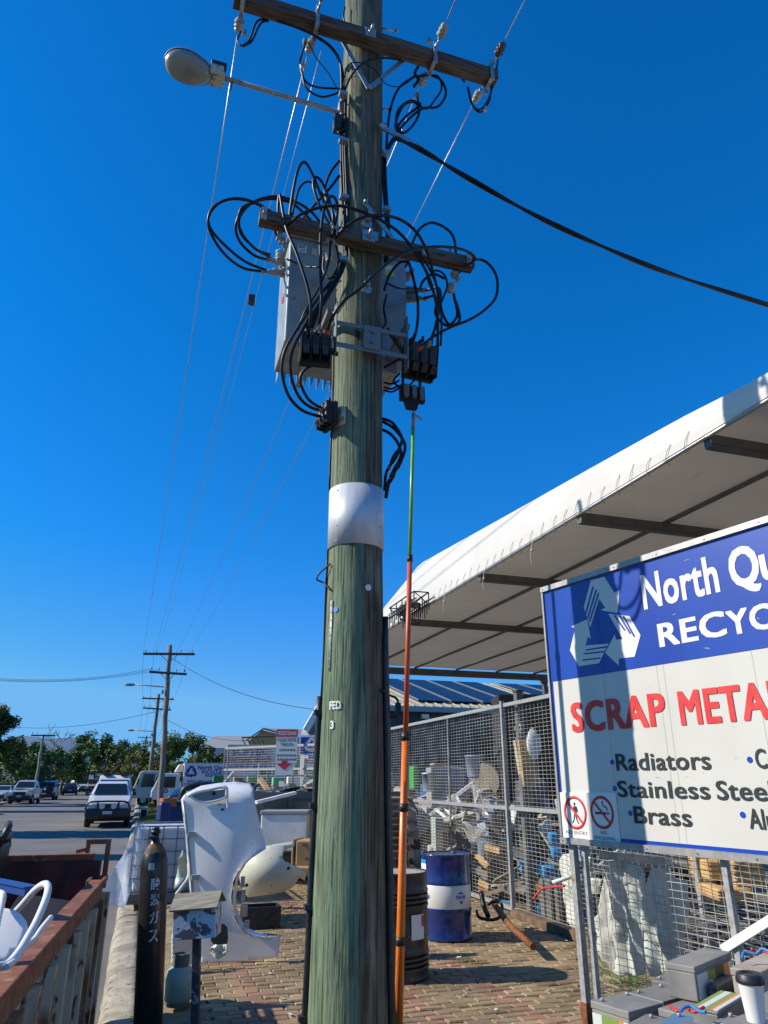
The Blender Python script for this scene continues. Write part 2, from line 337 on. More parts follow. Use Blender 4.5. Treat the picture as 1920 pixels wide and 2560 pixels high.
# ================================================================ SETTING
def plane(name,x0,x1,y0,y1,z,mat):
    m=MB(); m.quad((x0,y0,z),(x1,y0,z),(x1,y1,z),(x0,y1,z)); o=m.build(name,mat); return tag(o,kind='structure')
plane('ground',-2500,2500,-400,5500,-.285,dirt)
plane('road',-10.6,-.1,-40,175,-.25,asph)
plane('footpath',-16,-10.75,-40,170,-.14,soil)
m=MB(); m.bb((-10.75,-40,-.28),(-10.6,170,-.12)); tag(m.build('far_kerb',conc),kind='structure')
# near kerb: a rounded, crumbled concrete edge
m=MB(); ys=[-2+.12*i for i in range(370)]; ys+= [ys[-1]+4*i for i in range(1,32)]
pf=[(-.12,-.28),(-.105,-.16),(-.07,-.10),(-.01,-.08),(.12,-.075),(.2,-.075),(.2,-.28)]
vs=[];fs=[]
for j,y in enumerate(ys):
    for i,(x,z) in enumerate(pf):
        d=noise.noise(Vector((x*5,y*2.6,3)))*.022+noise.noise(Vector((x*9,y*9,7)))*.012
        vs.append((x+(d if i<5 else 0),y,z+(d if 0<i<5 else 0)))
n_=len(pf)
for j in range(len(ys)-1):
    for i in range(n_-1): fs.append((j*n_+i,(j+1)*n_+i,(j+1)*n_+i+1,j*n_+i+1))
m.add(vs,fs,True); tag(m.build('kerb',conc),kind='structure')
# verge: broken mortar and sand between kerb and pavers
m=MB(); vs=[];fs=[]; NX=9
for j,y in enumerate(ys):
    for i in range(NX):
        x=.19+.52*i/(NX-1); z=-.085+.079*min(1,i/(NX-3))+(.02*noise.noise(Vector((x*7,y*5,1)))+.014*noise.noise(Vector((x*20,y*17,1))) if 0<i<NX-1 else 0)
        vs.append((x,y,z))
for j in range(len(ys)-1):
    for i in range(NX-1): fs.append((j*NX+i,(j+1)*NX+i,(j+1)*NX+i+1,j*NX+i+1))
m.add(vs,fs,True); tag(m.build('verge',soil),kind='structure')
plane('yard_base',.6,30,-20,49,-.045,soil)
m=MB(); rr=random.Random(3); my,mr_=0,1
stripes=(1.12,2.28,3.12)
bw,bl,g=.105,.215,.007
for j in range(100):
    y=4.3+j*(bw+g)
    for i in range(29):
        x=.62+(i+.5*(j%2))*(bl+g)
        if x+bl>6.9: continue
        cx=x+bl/2; q=any(abs(cx-sx-.03*(j%2))<.12 for sx in stripes)
        m.cur=1 if q else 0
        dz=rr.uniform(-.004,.004)+.012*noise.noise(Vector((x*.8,y*.8,0))); tx=rr.uniform(-.004,.004); ty=rr.uniform(-.004,.004)
        a,b=bl/2,bw/2; e=.009; yc=y+bw/2; vs=[]
        for (sx,sy) in ((-1,-1),(1,-1),(1,1),(-1,1)): vs.append((cx+sx*a,yc+sy*b,-.03+dz))
        for (sx,sy) in ((-1,-1),(1,-1),(1,1),(-1,1)): vs.append((cx+sx*a,yc+sy*b,-.009+dz+sx*tx+sy*ty))
        for (sx,sy) in ((-1,-1),(1,-1),(1,1),(-1,1)): vs.append((cx+sx*(a-e),yc+sy*(b-e),dz+sx*tx+sy*ty))
        m.add(vs,[(0,1,5,4),(1,2,6,5),(2,3,7,6),(3,0,4,7),(4,5,9,8),(5,6,10,9),(6,7,11,10),(7,4,8,11),(8,9,10,11)])
tag(m.build('paving',[pavey,paver],recalc=False),kind='structure')
plane('yard_concrete',6.9,30,-6,40,-.02,M('yard_slab',(.22,.20,.17),.9,0,(.13,.12,.10),1.5,bump=.3,col3=(.08,.07,.06),s3=4,lo3=.6,hi3=.66))
plane('yard_far_slab',.62,6.9,15.6,40,-.022,MT['yard_slab'])
# hills far off
m=MB(); P=[]; rr=random.Random(5)
hp=[(-3200,60),(-2300,90),(-1500,110),(-1200,150),(-900,190),(-720,265),(-560,225),(-380,240),(-100,140),(400,90),(1500,40)]
vs=[];fs=[]
for i,(x,z) in enumerate(hp):
    for k,(dy,f) in enumerate(((0,0),(400,.6),(800,1),(1500,.2))): vs.append((x,4200+dy,z*f+ (rr.uniform(-12,12) if f else -1)))
for i in range(len(hp)-1):
    for k in range(3): fs.append((i*4+k,(i+1)*4+k,(i+1)*4+k+1,i*4+k+1))
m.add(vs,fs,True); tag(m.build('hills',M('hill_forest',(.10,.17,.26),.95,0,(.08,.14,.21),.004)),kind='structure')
# weeds and grass
def tufts(name,spots,label,n=60,h=.12,spread=.15,mat=None):
    m=MB(); q=random.Random(11)
    for (x,y,z) in spots:
        for i in range(n):
            a=q.uniform(0,6.3); r=abs(q.gauss(0,spread)); bx,by=x+r*math.cos(a),y+r*math.sin(a); hh=h*q.uniform(.4,1.2); ln=q.uniform(-.6,.6)*hh; lm=q.uniform(-.6,.6)*hh; wv=.004
            m.add([(bx-wv,by,z),(bx+wv,by,z),(bx+ln*.4,by+lm*.4,z+hh*.6),(bx+ln,by+lm,z+hh)],[(0,1,2),(1,3,2)])
    return tag(m.build(name,mat or M('fresh_grass',(.13,.24,.035),.7,spec=.2),recalc=False),label,'grass',kind='stuff')
gs=[atz(812,2395,0),atz(790,2405,0),atz(1158,2400,0),atz(1165,2406,0),atz(745,2310,0),atz(722,2295,0),atz(700,2320,0),atz(770,2270,0)]
tufts('grass',[(p.x,p.y,-.01) for p in gs],'small bright green grass tufts growing between the yard pavers',n=45,h=.045,spread=.07)
tufts('roadside_grass',[(random.uniform(.45,1.6),random.uniform(19,60),-.04) for i in range(400)],'dry yellow green grass along the footpath beyond the kerb',n=40,h=.14,spread=.22,mat=M('dry_grass',(.26,.25,.07),.8,spec=.1,col2=(.12,.17,.04),scale=.5))

MARK=set(bpy.data.objects)
# ================================================================ NEAR UTILITY POLE
PL=-.198; PY=4.75; PP=LY(PL,PY); X0,Y0=PP.x,PP.y
prof=[(0,.242),(.6,.229),(1.1,.22),(1.58,.212),(2.3,.199),(3.13,.188),(4.4,.186),(6.5,.184),(8.8,.180),(9.9,.177)]
def prad(z):
    for (a,ra),(b,rb) in zip(prof,prof[1:]):
        if z<=b: return ra+(rb-ra)*(z-a)/(b-a)
    return prof[-1][1]
pole=thing('utility_pole','tall green stained timber power pole carrying crossarms in the foreground','utility pole',(X0,Y0,0))
m=MB(); nz=200; n=56; vs=[];fs=[]
for j in range(nz+1):
    z=-.1+10*j/nz
    for k in range(n):
        a=2*math.pi*k/n; d=Vector((math.cos(a),math.sin(a),0))
        q=noise.noise(Vector((d.x*2.2,d.y*2.2,z*.35)))*.006+noise.noise(Vector((d.x*9,d.y*9,z*.5)))*.003
        gr=noise.noise(Vector((d.x*15,d.y*15,z*.45+5))); q-= max(0,gr-.28)*.022
        r=prad(max(z,0))+q; vs.append((X0+d.x*r,Y0+d.y*r,z))
fs=[(j*n+k,j*n+(k+1)%n,(j+1)*n+(k+1)%n,(j+1)*n+k) for j in range(nz) for k in range(n)]
m.add(vs,fs,True); m.add(vs[-n:],[list(range(n))]); m.build('pole_shaft',polem,pole)
def onpole(px,py,dr=.004):     # a point on the pole surface seen at that photo pixel
    a,b=ray(px,py); best=None
    # intersect ray with vertical cylinder
    d=LY(a,1,0)-LY(0,0,0); o=Vector((0,0,0)); z=H+b*PY
    for _ in range(3):
        r=prad(max(0,z))+dr; A=d.x*d.x+d.y*d.y; B=-2*(d.x*X0+d.y*Y0); Cc=X0*X0+Y0*Y0-r*r; D=max(0,B*B-4*A*Cc); t=(-B-math.sqrt(D))/(2*A); z=H+b*t
    return Vector((d.x*t,d.y*t,z))
def ring(m,z0,z1,dr,n=48):
    r0,r1=prad(z0)+dr,prad(z1)+dr
    m.lathe([(r0-.012,z0),(r0,z0),(r1,z1),(r1-.012,z1)],(X0,Y0,0),n)
m=MB(); ring(m,3.19,3.63,.0085); 
band=m.build('metal_band',alu,pole)
for z in (3.22,3.33,3.45,3.59):
    for px_ in (842,948):
        c_=onpole(px_,1300,.0085); d_=Vector((c_.x-X0,c_.y-Y0,0)).normalized(); c_.z=z; m=MB(); m.cyl(c_-d_*.002,c_+d_*.004,.006,.005,8); m.build('nail',galvd,band)
# crossarms: front of the pole, perpendicular to the road
ARM=LY(-.122,4.51); 
def arm(z,s0,s1,wd,name):
    m=MB(); n=26; vs=[]; 
    for i in range(n+1):
        x=ARM.x+s0+(s1-s0)*i/n
        for (a,b) in ((-1,-.8),(-.8,-1),(.8,-1),(1,-.8),(1,.8),(.8,1),(-.8,1),(-1,.8)):
            k=wd/2; q=.003*noise.noise(Vector((x*6,a*3,b*3+z)))
            vs.append((x,ARM.y+a*k+q,z+b*k+q))
    fs=[(i*8+k,i*8+(k+1)%8,(i+1)*8+(k+1)%8,(i+1)*8+k) for i in range(n) for k in range(8)]
    m.add(vs,fs+[list(range(8)),[n*8+k for k in range(8)]]); return m.build(name,timber,pole)
ZH,ZL=7.93,5.665
hv=arm(ZH,-1.215,1.24,.125,'crossarm'); lv=arm(ZL,-.86,.89,.105,'crossarm')
def bolt(m,p,dirv=(0,-1,0),r=.016,L=.03,wash=.04):
    p=Vector(p); d=Vector(dirv).normalized(); m.cyl(p,p+d*L,r,r,6)
    if wash: m.box(p+d*.003,(wash*2,.006,wash*2)) if abs(d.y)>.9 else None
m=MB()
for z,armz in ((ZH,1),(ZL,1)):
    m.box((X0-.02,ARM.y-.068,z),(.1,.008,.1)); m.cyl((X0-.02,ARM.y-.066,z),(X0-.02,ARM.y-.15,z),.012,.012,8); m.cyl((X0-.02,ARM.y-.07,z),(X0-.02,ARM.y-.09,z),.024,.024,6)
loose(m,'through_bolt',galv,pole)
def flat(m,a,b,wd=.045,th=.007): m.beam(a,b,th,wd)
# V brace under the high arm, strap brace under the low one
m=MB(); apex=onpole(922,222,.02)
for px,py in ((828,105),(1005,165)):
    q=at(px,py,4.62 if px<900 else 4.75); q.y=ARM.y-.07 if False else ARM.y+.07
    m.beam(apex,q,.04,.012,up=(0,1,0))
m.cyl(apex,apex+Vector((0,-.03,0)),.016,.016,6); m.build('arm_brace',galv,pole)
m=MB(); a=onpole(912,508,.015); b=Vector((ARM.x+.33,ARM.y+.06,ZL+.02)); m.beam(a,b,.038,.01,up=(0,1,0)); m.cyl(a,a+Vector((0,-.04,0)),.014,.014,6); m.build('arm_brace',galv,pole)
m=MB()
for px,py in ((918,550),(917,712),(918,598)): 
    p=onpole(px,py,.006); m.cyl(p+Vector((0,.012,-.035)),p+Vector((0,-.001,-.035)),.042,.042,14); m.cyl(p,p+Vector((0,-.085,.015)),.013,.013,8); m.cyl(p+Vector((0,-.012,0)),p+Vector((0,-.03,.003)),.026,.026,6)
loose(m,'pole_bolt',galv,pole)
m=MB()
for px,py,dx in ((986,62,.17),(958,132,0),(960,265,.06)):
    p=at(px-30,py,4.75); p=Vector((X0+.16,Y0-.02,p.z)); m.cyl(p,p+Vector((.17 if dx==.17 else .1,-.02,.005)),.009,.009,8); m.cyl(p+Vector((.15 if dx==.17 else .085,-.02,.005)),p+Vector((.175 if dx==.17 else .11,-.02,.005)),.02,.02,6)
loose(m,'pole_bolt',galv,pole)
# pipe, discs, number plates on the shaft
def onring(px,py,w_,h_,dr=.006,n=8):
    """curved plate following the shaft centred at a pixel"""
    c=onpole(px,py,dr); a0=math.atan2(c.y-Y0,c.x-X0); r=prad(c.z)+dr; m=MB(); vs=[]
    for j in (0,1):
        for k in range(n+1):
            a=a0+(k/n-.5)*w_/r; vs.append((X0+r*math.cos(a),Y0+r*math.sin(a),c.z+(j-.5)*h_))
    for j in (0,1):
        for k in range(n+1):
            a=a0+(k/n-.5)*w_/r; vs.append((X0+(r-.004)*math.cos(a),Y0+(r-.004)*math.sin(a),c.z+(j-.5)*h_))
    f=n+1; fs=[(k,k+1,f+k+1,f+k) for k in range(n)]+[(2*f+k,3*f+k,3*f+k+1,2*f+k+1) for k in range(n)]
    fs+=[(k,2*f+k,2*f+k+1,k+1) for k in range(n)]+[(f+k,f+k+1,3*f+k+1,3*f+k) for k in range(n)]+[(0,f,3*f,2*f),(n,2*f+n,3*f+n,f+n)]
    m.add(vs,fs,True); return m,c,a0,r
m,c,a0,r=onring(849,1041,.105,.15); sp_=m.build('number_plate',M('cream_plate',(.62,.55,.40),.6,0,(.5,.42,.28),18),pole); tag(sp_,'small cream plate painted S.S 1633 nailed on the shaft')
def pbend(c,a0,r,w_,h_,x0=0,z0=0,dd=.0025):
    return lambda a,b: Vector((X0+(r+dd)*math.cos(a0+(a-w_/2+x0)/r),Y0+(r+dd)*math.sin(a0+(a-w_/2+x0)/r),c.z+b-h_/2+z0))
ink=M('paint_marker',(.04,.035,.03),.7)
textmesh('lettering','S.S',ink,sp_,(0,0,0),(1,0,0),(0,0,1),.05,.04,bend=pbend(c,a0,r,.05,.04,-.01,.035))
textmesh('lettering','1633',ink,sp_,(0,0,0),(1,0,0),(0,0,1),.075,.038,bend=pbend(c,a0,r,.075,.038,0,-.03))
for px,py,t,wd,ht in ((838,1763,'FED',.082,.05),(831,1812,'3',.027,.05)):
    c=onpole(px,py,.004); a0=math.atan2(c.y-Y0,c.x-X0); r=prad(c.z)
    tag(textmesh('lettering',t,plate,pole,(0,0,0),(1,0,0),(0,0,1),wd,ht,bold=.035,bend=pbend(c,a0,r,wd,ht,dd=.010)),'white stick-on characters '+t+' on the green side of the shaft')
def disc(px,py,r,mat,lab):
    c=onpole(px,py,.0); d=Vector((c.x-X0,c.y-Y0,0)).normalized(); m=MB(); m.cyl(c-d*.004,c+d*.008,r,r,20); o=m.build('disc_tag',mat,pole); tag(o,lab)
disc(920,1469,.021,plate,'round white disc nailed on the brown side of the shaft'); disc(841,1524,.019,M('tag_blue',(.07,.25,.6),.4),'round blue tag on the green side of the shaft')
m,c,a0,r=onring(826,1588,.026,.46,dr=.004,n=3)
for k in range(9): q=Vector((math.cos(a0),math.sin(a0),0)); p=Vector((c.x,c.y,c.z-.2+.05*k)); m.cyl(p,p+q*.004,.005,.005,6)
m.build('drilled_strip',galvd,pole)
# cable conduits strapped on the shaft
def updown(angle,z0,z1,r,dr,name,mat,n=10):
    m=MB(); pts=[]
    k=max(2,int((z1-z0)/.12))
    for i in range(k+1):
        z=z0+(z1-z0)*i/k; rr=prad(max(z,0))+dr+r+.002*math.sin(z*7); pts.append((X0+rr*math.cos(angle),Y0+rr*math.sin(angle),z))
    m.tube(pts,r,n); return m,pts
angL=math.atan2(onpole(790,2200).y-Y0,onpole(790,2200).x-X0)-.02
AL=math.atan2(-.12,-.99); AR=math.atan2(-.30,.95)
vd=Vector((X0,Y0,0)).normalized(); aV=math.atan2(-vd.y,-vd.x)   # angle facing the camera
AL=aV-R(84); AR=aV+R(80)
AL,AR=(AL,AR)
m,_=updown(AL,0,2.2,.018,.0,'c',blk); ring(m,1.35,1.39,.001) if False else None
for z in (.45,1.0,1.55,2.1): p=Vector((X0+math.cos(AL)*(prad(z)+.02),Y0+math.sin(AL)*(prad(z)+.02),z)); m.box(p,(.06,.05,.03))
tag(m.build('cable_conduit',blk,pole),'thin black conduit up the left side of the shaft')
m,_=updown(AL+.03,2.15,3.19,.007,.0,'c',rub); m2,_=updown(AL,3.63,5.3,.007,.0,'c',rub); m.add(m2.v,m2.f,True); m.build('earth_wire',rub,pole)
m=MB(); m.tube(cr([onpole(826,1410,.01),at(800,1432,4.7),at(792,1448,4.7),at(810,1458,4.7),onpole(826,1475,.012)]),.006,8); m.build('earth_wire',rub,pole)
m,_=updown(AR,0,2.72,.020,-.004,'c',blk); m2,_=updown(AR-.11,0,2.60,.018,-.004,'c',blk); m.add(m2.v,m2.f,True)
for z in (.5,1.2,2.0): ring(m,z,z+.03,.002,40) if False else None
tag(m.build('cable_conduit',blk,pole),'black cable guard up the right side of the shaft')
m=MB(); m.tube(cr([onpole(952,1725,.02),at(975,1738,4.75),at(990,1745,4.75),at(996,1762,4.75),at(992,1790,4.75),at(975,1793,4.75),at(958,1803,4.75)]),.008,8)
m.box(at(995,1772,4.75),(.03,.03,.075)); m.build('cable_joint',rub,pole)

# ================================================================ INSULATORS ON THE ARMS (parts of the pole)
def insul(p,dirv,mat=porc,sc=1,n=14):
    m=MB(); d=Vector(dirv).normalized(); q=d.to_track_quat('Z','Y').to_matrix().to_4x4(); mt=Matrix.Translation(Vector(p))@q
    pr=[(.0,0),(.022,0),(.024,.02),(.045,.025),(.046,.04),(.026,.05),(.026,.06),(.043,.068),(.044,.082),(.025,.092),(.025,.1),(.038,.108),(.038,.122),(.02,.135),(0,.14)]
    m.lathe([(r*sc,z*sc) for r,z in pr],n=n,mat=mt); return m
ROADD=Vector((X0,Y0,0)); P2=LY(-11.3,37.2)
wd_=Vector((P2.x-X0,P2.y-Y0,0)).normalized()
HS=[-1.14,-.50,.60,1.17]
strain=[]
for i,s in enumerate(HS):
    bx=ARM.x+s
    m=MB(); m.beam((bx,ARM.y-.075,ZH-.13),(bx,ARM.y-.075,ZH+.13),.035,.008,up=(0,1,0)); m.beam((bx,ARM.y+.075,ZH-.13),(bx,ARM.y+.075,ZH+.13),.035,.008,up=(0,1,0)); m.box((bx,ARM.y,ZH+.085),(.035,.16,.008)); m.box((bx,ARM.y,ZH-.085),(.035,.16,.008))
    m.cyl((bx,ARM.y-.12,ZH+.07),(bx,ARM.y-.04,ZH+.07),.012,.012,6)
    loose(m,'arm_strap',galv,pole)
    for sg in (1,-1):
        a=Vector((bx,ARM.y+sg*.09,ZH+(.03 if sg>0 else .05)));d=Vector((wd_.x*sg,wd_.y*sg,.02))
        e=a+d*.09; mm=MB(); mm.cyl(a,e,.008,.008,6); mm.box(e,(.03,.03,.03)); mm.build('strain_link',galv,pole)
        insul(e,d,porcb if (i==3 and sg<0) else porc,.95).build('insulator',porcb if (i==3 and sg<0) else porc,pole)
        strain.append((i,sg,e+d*.17))
# ---------------------------------------------------------------- overhead wires
def span(a,b,sag,r,name,label,n=24,group='bare aluminium conductors along the street',mat=galv,cat='power line'):
    a=Vector(a);b=Vector(b); pts=[a.lerp(b,i/n)-Vector((0,0,4*sag*(i/n)*(1-i/n))) for i in range(n+1)]
    m=MB(); m.tube(pts,r,5); return tag(m.build(name,mat),label,cat,group)
wl=['bare conductor running up the street from the left end of the high crossarm','bare conductor up the street from the crossarm just left of the pole','bare conductor up the street from the crossarm just right of the pole','bare conductor up the street from the right end of the high crossarm']
wb=['bare conductor overhead towards the viewer from the left end of the high crossarm','bare conductor overhead towards the viewer from just left of the pole','bare conductor rising out of frame from the insulator right of the pole','bare conductor rising out of frame from the right end of the crossarm']
A2=P2+Vector((0,-.2,7.78)); off2=[-1.15,-.62,.5,1.1]
for i,sg,p in strain:
    if sg>0: span(p,A2+Vector((off2[i],0,.12)),.42,.0065,'overhead_wire',wl[i])
    else: span(p,p+Vector((-.5,-38,.2)),.55,.0065,'overhead_wire',wb[i])
span((ARM.x-.42,ARM.y+.12,ZH-.15),A2+Vector((-.5,0,.02)),.55,.004,'overhead_wire','thin streetlight conductor beside the wires left of the pole')
m=MB(); p=at(566,735,6.9)
# ---------------------------------------------------------------- transformer box
TO=LY(-.29,5.036); tz0,tz1=5.0,6.04
tx0,tx1=TO.x-.535,TO.x+.514; ty0=TO.y; ty1=ty0+.50
tr=thing('transformer','grey steel finned equipment tank mounted behind the pole under the lower crossarm','transformer',((tx0+tx1)/2,(ty0+ty1)/2,tz0))
m=MB(); m.box(((tx0+tx1)/2,(ty0+ty1)/2,(tz0+tz1)/2),(tx1-tx0,ty1-ty0,tz1-tz0),bev=.012); m.box(((tx0+tx1)/2,(ty0+ty1)/2,tz1+.012),(tx1-tx0+.05,ty1-ty0+.05,.024),bev=.006); m.build('tank',tank,tr)
m=MB()
for k in range(17): x=tx0+.04+k*(tx1-tx0-.08)/16; m.bb((x-.003,ty1+.002,tz0-.03),(x+.003,ty1+.13,tz1-.12))
m.build('cooling_fins',tank,tr)
m=MB(); m.box(((tx0+tx1)/2,(ty0+ty1)/2-.05,tz0-.02),(.06,ty1-ty0+.12,.035)); m.beam((tx0+.22,ty1+.02,tz0-.1),(tx0+.22,ty0-.02,tz0+.1),.05,.012); m.box((tx1-.2,ty0+.1,tz0-.07),(.2,.2,.12)); m.build('underside_bracket',galvd,tr)
# wrap-round mounting channels onto the pole
m=MB()
for z in (4.70,4.88):
    m.bb((X0-.24,ARM.y+.045-.02,z-.015),(X0+.26,ARM.y+.045-.012,z+.015))
for z in (4.67,4.86):
    m.bb((X0-.235,Y0-.26,z-.016),(X0+.31,Y0-.252,z+.016))
m.bb((X0-.245,Y0-.262,4.60),(X0-.237,Y0-.18,5.04)); m.bb((X0+.312,Y0-.262,4.58),(X0+.32,Y0-.18,5.04)); m.box((X0+.03,Y0-.266,4.775),(.13,.012,.20))
for z in (4.73,4.82): m.cyl((X0+.03,Y0-.272,z),(X0+.03,Y0-.295,z),.016,.016,6)
for z in (4.66,4.76,4.88,4.98): m.cyl((X0-.245,Y0-.2,z),(X0-.262,Y0-.2,z),.013,.013,6); m.cyl((X0+.32,Y0-.15,z),(X0+.34,Y0-.15,z),.013,.013,6)
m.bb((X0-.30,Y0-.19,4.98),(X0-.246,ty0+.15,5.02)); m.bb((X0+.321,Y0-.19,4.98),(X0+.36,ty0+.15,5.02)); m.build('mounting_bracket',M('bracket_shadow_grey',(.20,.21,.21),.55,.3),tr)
def lab(px,py,w_,h_,mat,name,lb):
    p=aty(px,py,ty0-.003); m=MB(); m.box(p,(w_,.003,h_)); return tag(m.build(name,mat,tr),lb),p
o,p=lab(756,622,.075,.075,plate,'label','small white label near the top left of the tank'); 
m=MB()
for k in range(5): m.box(p+Vector((-.028+.011*k,-.003,.018)),(.005,.002,.03))
m.box(p+Vector((0,-.003,-.02)),(.05,.002,.004)); m.build('print',signk,o)
lab(786,630,.045,.07,M('label_grey',(.5,.5,.48),.5),'label','grey label beside the white one')
o,p=lab(974,676,.09,.12,M('label_yellow',(.72,.62,.12),.5),'label','yellow and white warning label right of the pole'); m=MB(); m.box(p+Vector((-.01,-.004,.02)),(.06,.003,.05)); m.build('print',plate,o)
m=MB(); c=Vector((tx0-.002,ty0+.2,tz0+.55)); m.lathe([(.028,0),(.045,0),(.045,.003),(.028,.003)],n=20,mat=Matrix.Translation(c)@Matrix.Rotation(R(-90),4,'Y')); m.box(c,(.004,.03,.05),rx=R(30)); m.build('red_mark',signr,tr)
# bushings either side
def R2(x,y,Y): return at(480+x/2.023,380+y/2.023,Y)
bgrey=M('bushing_grey',(.28,.29,.29),.45)
for (p,q) in (((470,612,5.12),(358,604,5.0)),((470,560,5.12),(378,545,4.99)),((1085,700,5.3),(1172,700,5.12)),((1085,742,5.3),(1180,741,5.12)),((1085,640,5.3),(1115,600,5.2))):
    a=R2(*p); c=R2(*q); L_=(c-a).length/.162; mm=MB(); qd=(c-a).to_track_quat('Z','Y').to_matrix().to_4x4()
    mm.lathe([(r_,z_*L_) for r_,z_ in [(.04,0),(.04,.03),(.03,.035),(.03,.06),(.038,.065),(.038,.08),(.024,.09),(.022,.12),(.014,.125),(.014,.16),(0,.162)]],n=16,mat=Matrix.Translation(a)@qd); mm.box(c,(.03,.03,.035)); mm.build('bushing',bgrey,tr)
# pin insulator / arrester fittings hung under the low arm
def R2(x,y,Y): return at(480+x/2.023,380+y/2.023,Y)
for i,(x,y,Y,tx,ty) in enumerate(((450,395,4.33,440,600),(700,400,4.42,690,610),(1335,590,4.80,1300,735))):
    a=R2(x,y,Y); b=R2(tx,ty,Y); d=(b-a); m=MB()
    m.cyl(a,a.lerp(b,.35),.014,.014,8); m.box(a.lerp(b,.2),(.06,.05,.03)); m.box(a.lerp(b,.3)+Vector((.03,0,0)),(.02,.03,.08)); m.cyl(a.lerp(b,.3),a.lerp(b,.3)+Vector((.05,-.03,-.02)),.01,.01,6)
    m.build('insulator_bracket',galvd,pole)
    insul(a.lerp(b,.5),d,porc,.75).build('insulator',porc,pole)
m=MB()
for s,dz in ((-.83,0),(-.3,0),(.84,0),(-.28,0),(.45,0)):
    m.box((ARM.x+s,ARM.y-.058,ZL+.0),(.04,.01,.11)); m.box((ARM.x+s,ARM.y,ZL+.056),(.03,.11,.006)); m.cyl((ARM.x+s,ARM.y-.06,ZL),(ARM.x+s,ARM.y-.085,ZL),.014,.014,6)
loose(m,'arm_strap',galvd,pole)
m=MB(); m.box((X0+.01,ARM.y-.058,ZL+.02),(.1,.008,.085)); m.build('washer_plate',galv,pole)

# ================================================================ STREET LAMP
LZ=7.22; la=Vector((X0-.2,Y0-.03,LZ)); lb_=LY(-.198-1.20*.952-.0,4.75-1.2*.306,LZ)
le=Vector((X0-1.22,Y0-.03,LZ+.03))
lamp=thing('street_lamp','grey street lamp on a horizontal arm left of the near pole','street lamp',tuple(la))
m=MB(); m.tube([la,la.lerp(le,.5),le],.021,12); m.build('lamp_arm',galvd,lamp)
m=MB(); m.box(la+Vector((-.0,-.0,.0)),(.05,.07,.24)); m.cyl(la+Vector((-.01,-.05,.08)),la+Vector((-.01,-.07,.08)),.014,.014,6); m.cyl(la+Vector((-.01,-.05,-.08)),la+Vector((-.01,-.07,-.08)),.014,.014,6); m.build('pole_bracket',galv,lamp)
hm=Matrix.Translation(le+Vector((-.29,0,.0)))@Matrix.Rotation(R(6),4,'Y')@Matrix.Rotation(R(-24),4,'X')
def ell(prof,m,sx,sy,mat,n=28,egg=.16):
    vs=[]
    for r,z in prof:
        for k in range(n):
            a=2*math.pi*k/n; x=math.cos(a)*r*sx; y=math.sin(a)*r*sy*(1-egg*math.cos(a)); vs.append(mat@Vector((x,y,z)))
    fs=[(i*n+k,i*n+(k+1)%n,(i+1)*n+(k+1)%n,(i+1)*n+k) for i in range(len(prof)-1) for k in range(n)]; m.add(vs,fs,True)
m=MB(); ell([(1,0),(1.02,.02),(.98,.05),(.85,.09),(.55,.125),(0,.135)],m,.205,.13,hm); m.build('lamp_shell',M('lamp_grey',(.28,.30,.32),.5,.1,(.2,.22,.24),6),lamp)
m=MB(); ell([(.96,.004),(.95,-.02),(.82,-.055),(.5,-.08),(0,-.088)],m,.205,.13,hm); m.build('lamp_lens',M('lamp_lens',(.27,.29,.28),.3,0,(.18,.19,.18),3,.3,.7,spec=.6,coat=.3),lamp)
m=MB(); c=le+Vector((-.055,0,.0)); m.box(c+Vector((-.01,0,-.0)),(.11,.15,.10),bev=.012); m.box(c+Vector((.035,0,.0)),(.05,.09,.07),bev=.01); hh=m.build('lamp_housing',M('lamp_cream',(.50,.47,.38),.6,0,(.18,.15,.12),22,.55,.62),lamp)
m=MB(); m.box(c+Vector((0,.0,.075)),(.13,.14,.05),bev=.01); m.cyl(c+Vector((-.02,0,.09)),c+Vector((-.02,0,.13)),.035,.03,14); m.build('photo_cell',blk,lamp)
m=MB(); m.tube([c+Vector((.12,-.0,.02)),c+Vector((.12,-.01,-.06)),c+Vector((.115,-.01,-.13))],.005,5); m.build('cable_tie',rub,lamp)
m=MB(); m.box(Vector((X0-.245,Y0-.08,7.02)),(.06,.08,.15)); m.tube(cr([Vector((X0-.245,Y0-.08,6.95)),Vector((X0-.235,Y0-.12,6.88)),Vector((X0-.19,Y0-.14,6.93))]),.006,6); m.build('fuse_box',blk,lamp)

# ================================================================ BLACK FUSE SWITCHES
def fusebox(name,label,c,rz,tilt,n=3,sc=1,roll=0):
    t=thing(name,label,'fuse switch',tuple(c)); t.rotation_euler=(tilt,roll,rz); w1=.068*sc
    m=MB(); m.box((0,.05*sc,0),(w1*n+.03,.05*sc,.27*sc),bev=.008); 
    for k in range(n+1): m.box(((k-n/2)*w1,.0,0),(.008,.1*sc,.25*sc))
    m.build('fuse_base',blkm,t,local=True)
    for k in range(n):
        mm=MB(); x=(k-(n-1)/2)*w1; mm.box((x,-.015*sc,.03*sc),(w1*.78,.07*sc,.14*sc),bev=.006); mm.box((x,-.045*sc,-.075*sc),(w1*.6,.05*sc,.06*sc),rx=R(25)); mm.cyl((x,0,.13*sc),(x,0,.17*sc),.014,.012,8); mm.build('fuse_holder',blk,t,local=True)
    return t
F1=R2(625,985,4.42); fusebox('fuse_switch','black three way fuse switch left of the pole in front of the tank',F1,R(-8),R(-10))
F2=R2(1160,1050,5.08); fusebox('fuse_switch','large black fuse switch hanging open right of the pole above the green stick',F2,R(5),R(12),sc=1.2)
F3=R2(676,1335,4.62); fusebox('fuse_switch','small black fuse switch on the left edge of the pole below the tank',F3,R(-75),0,sc=.72)
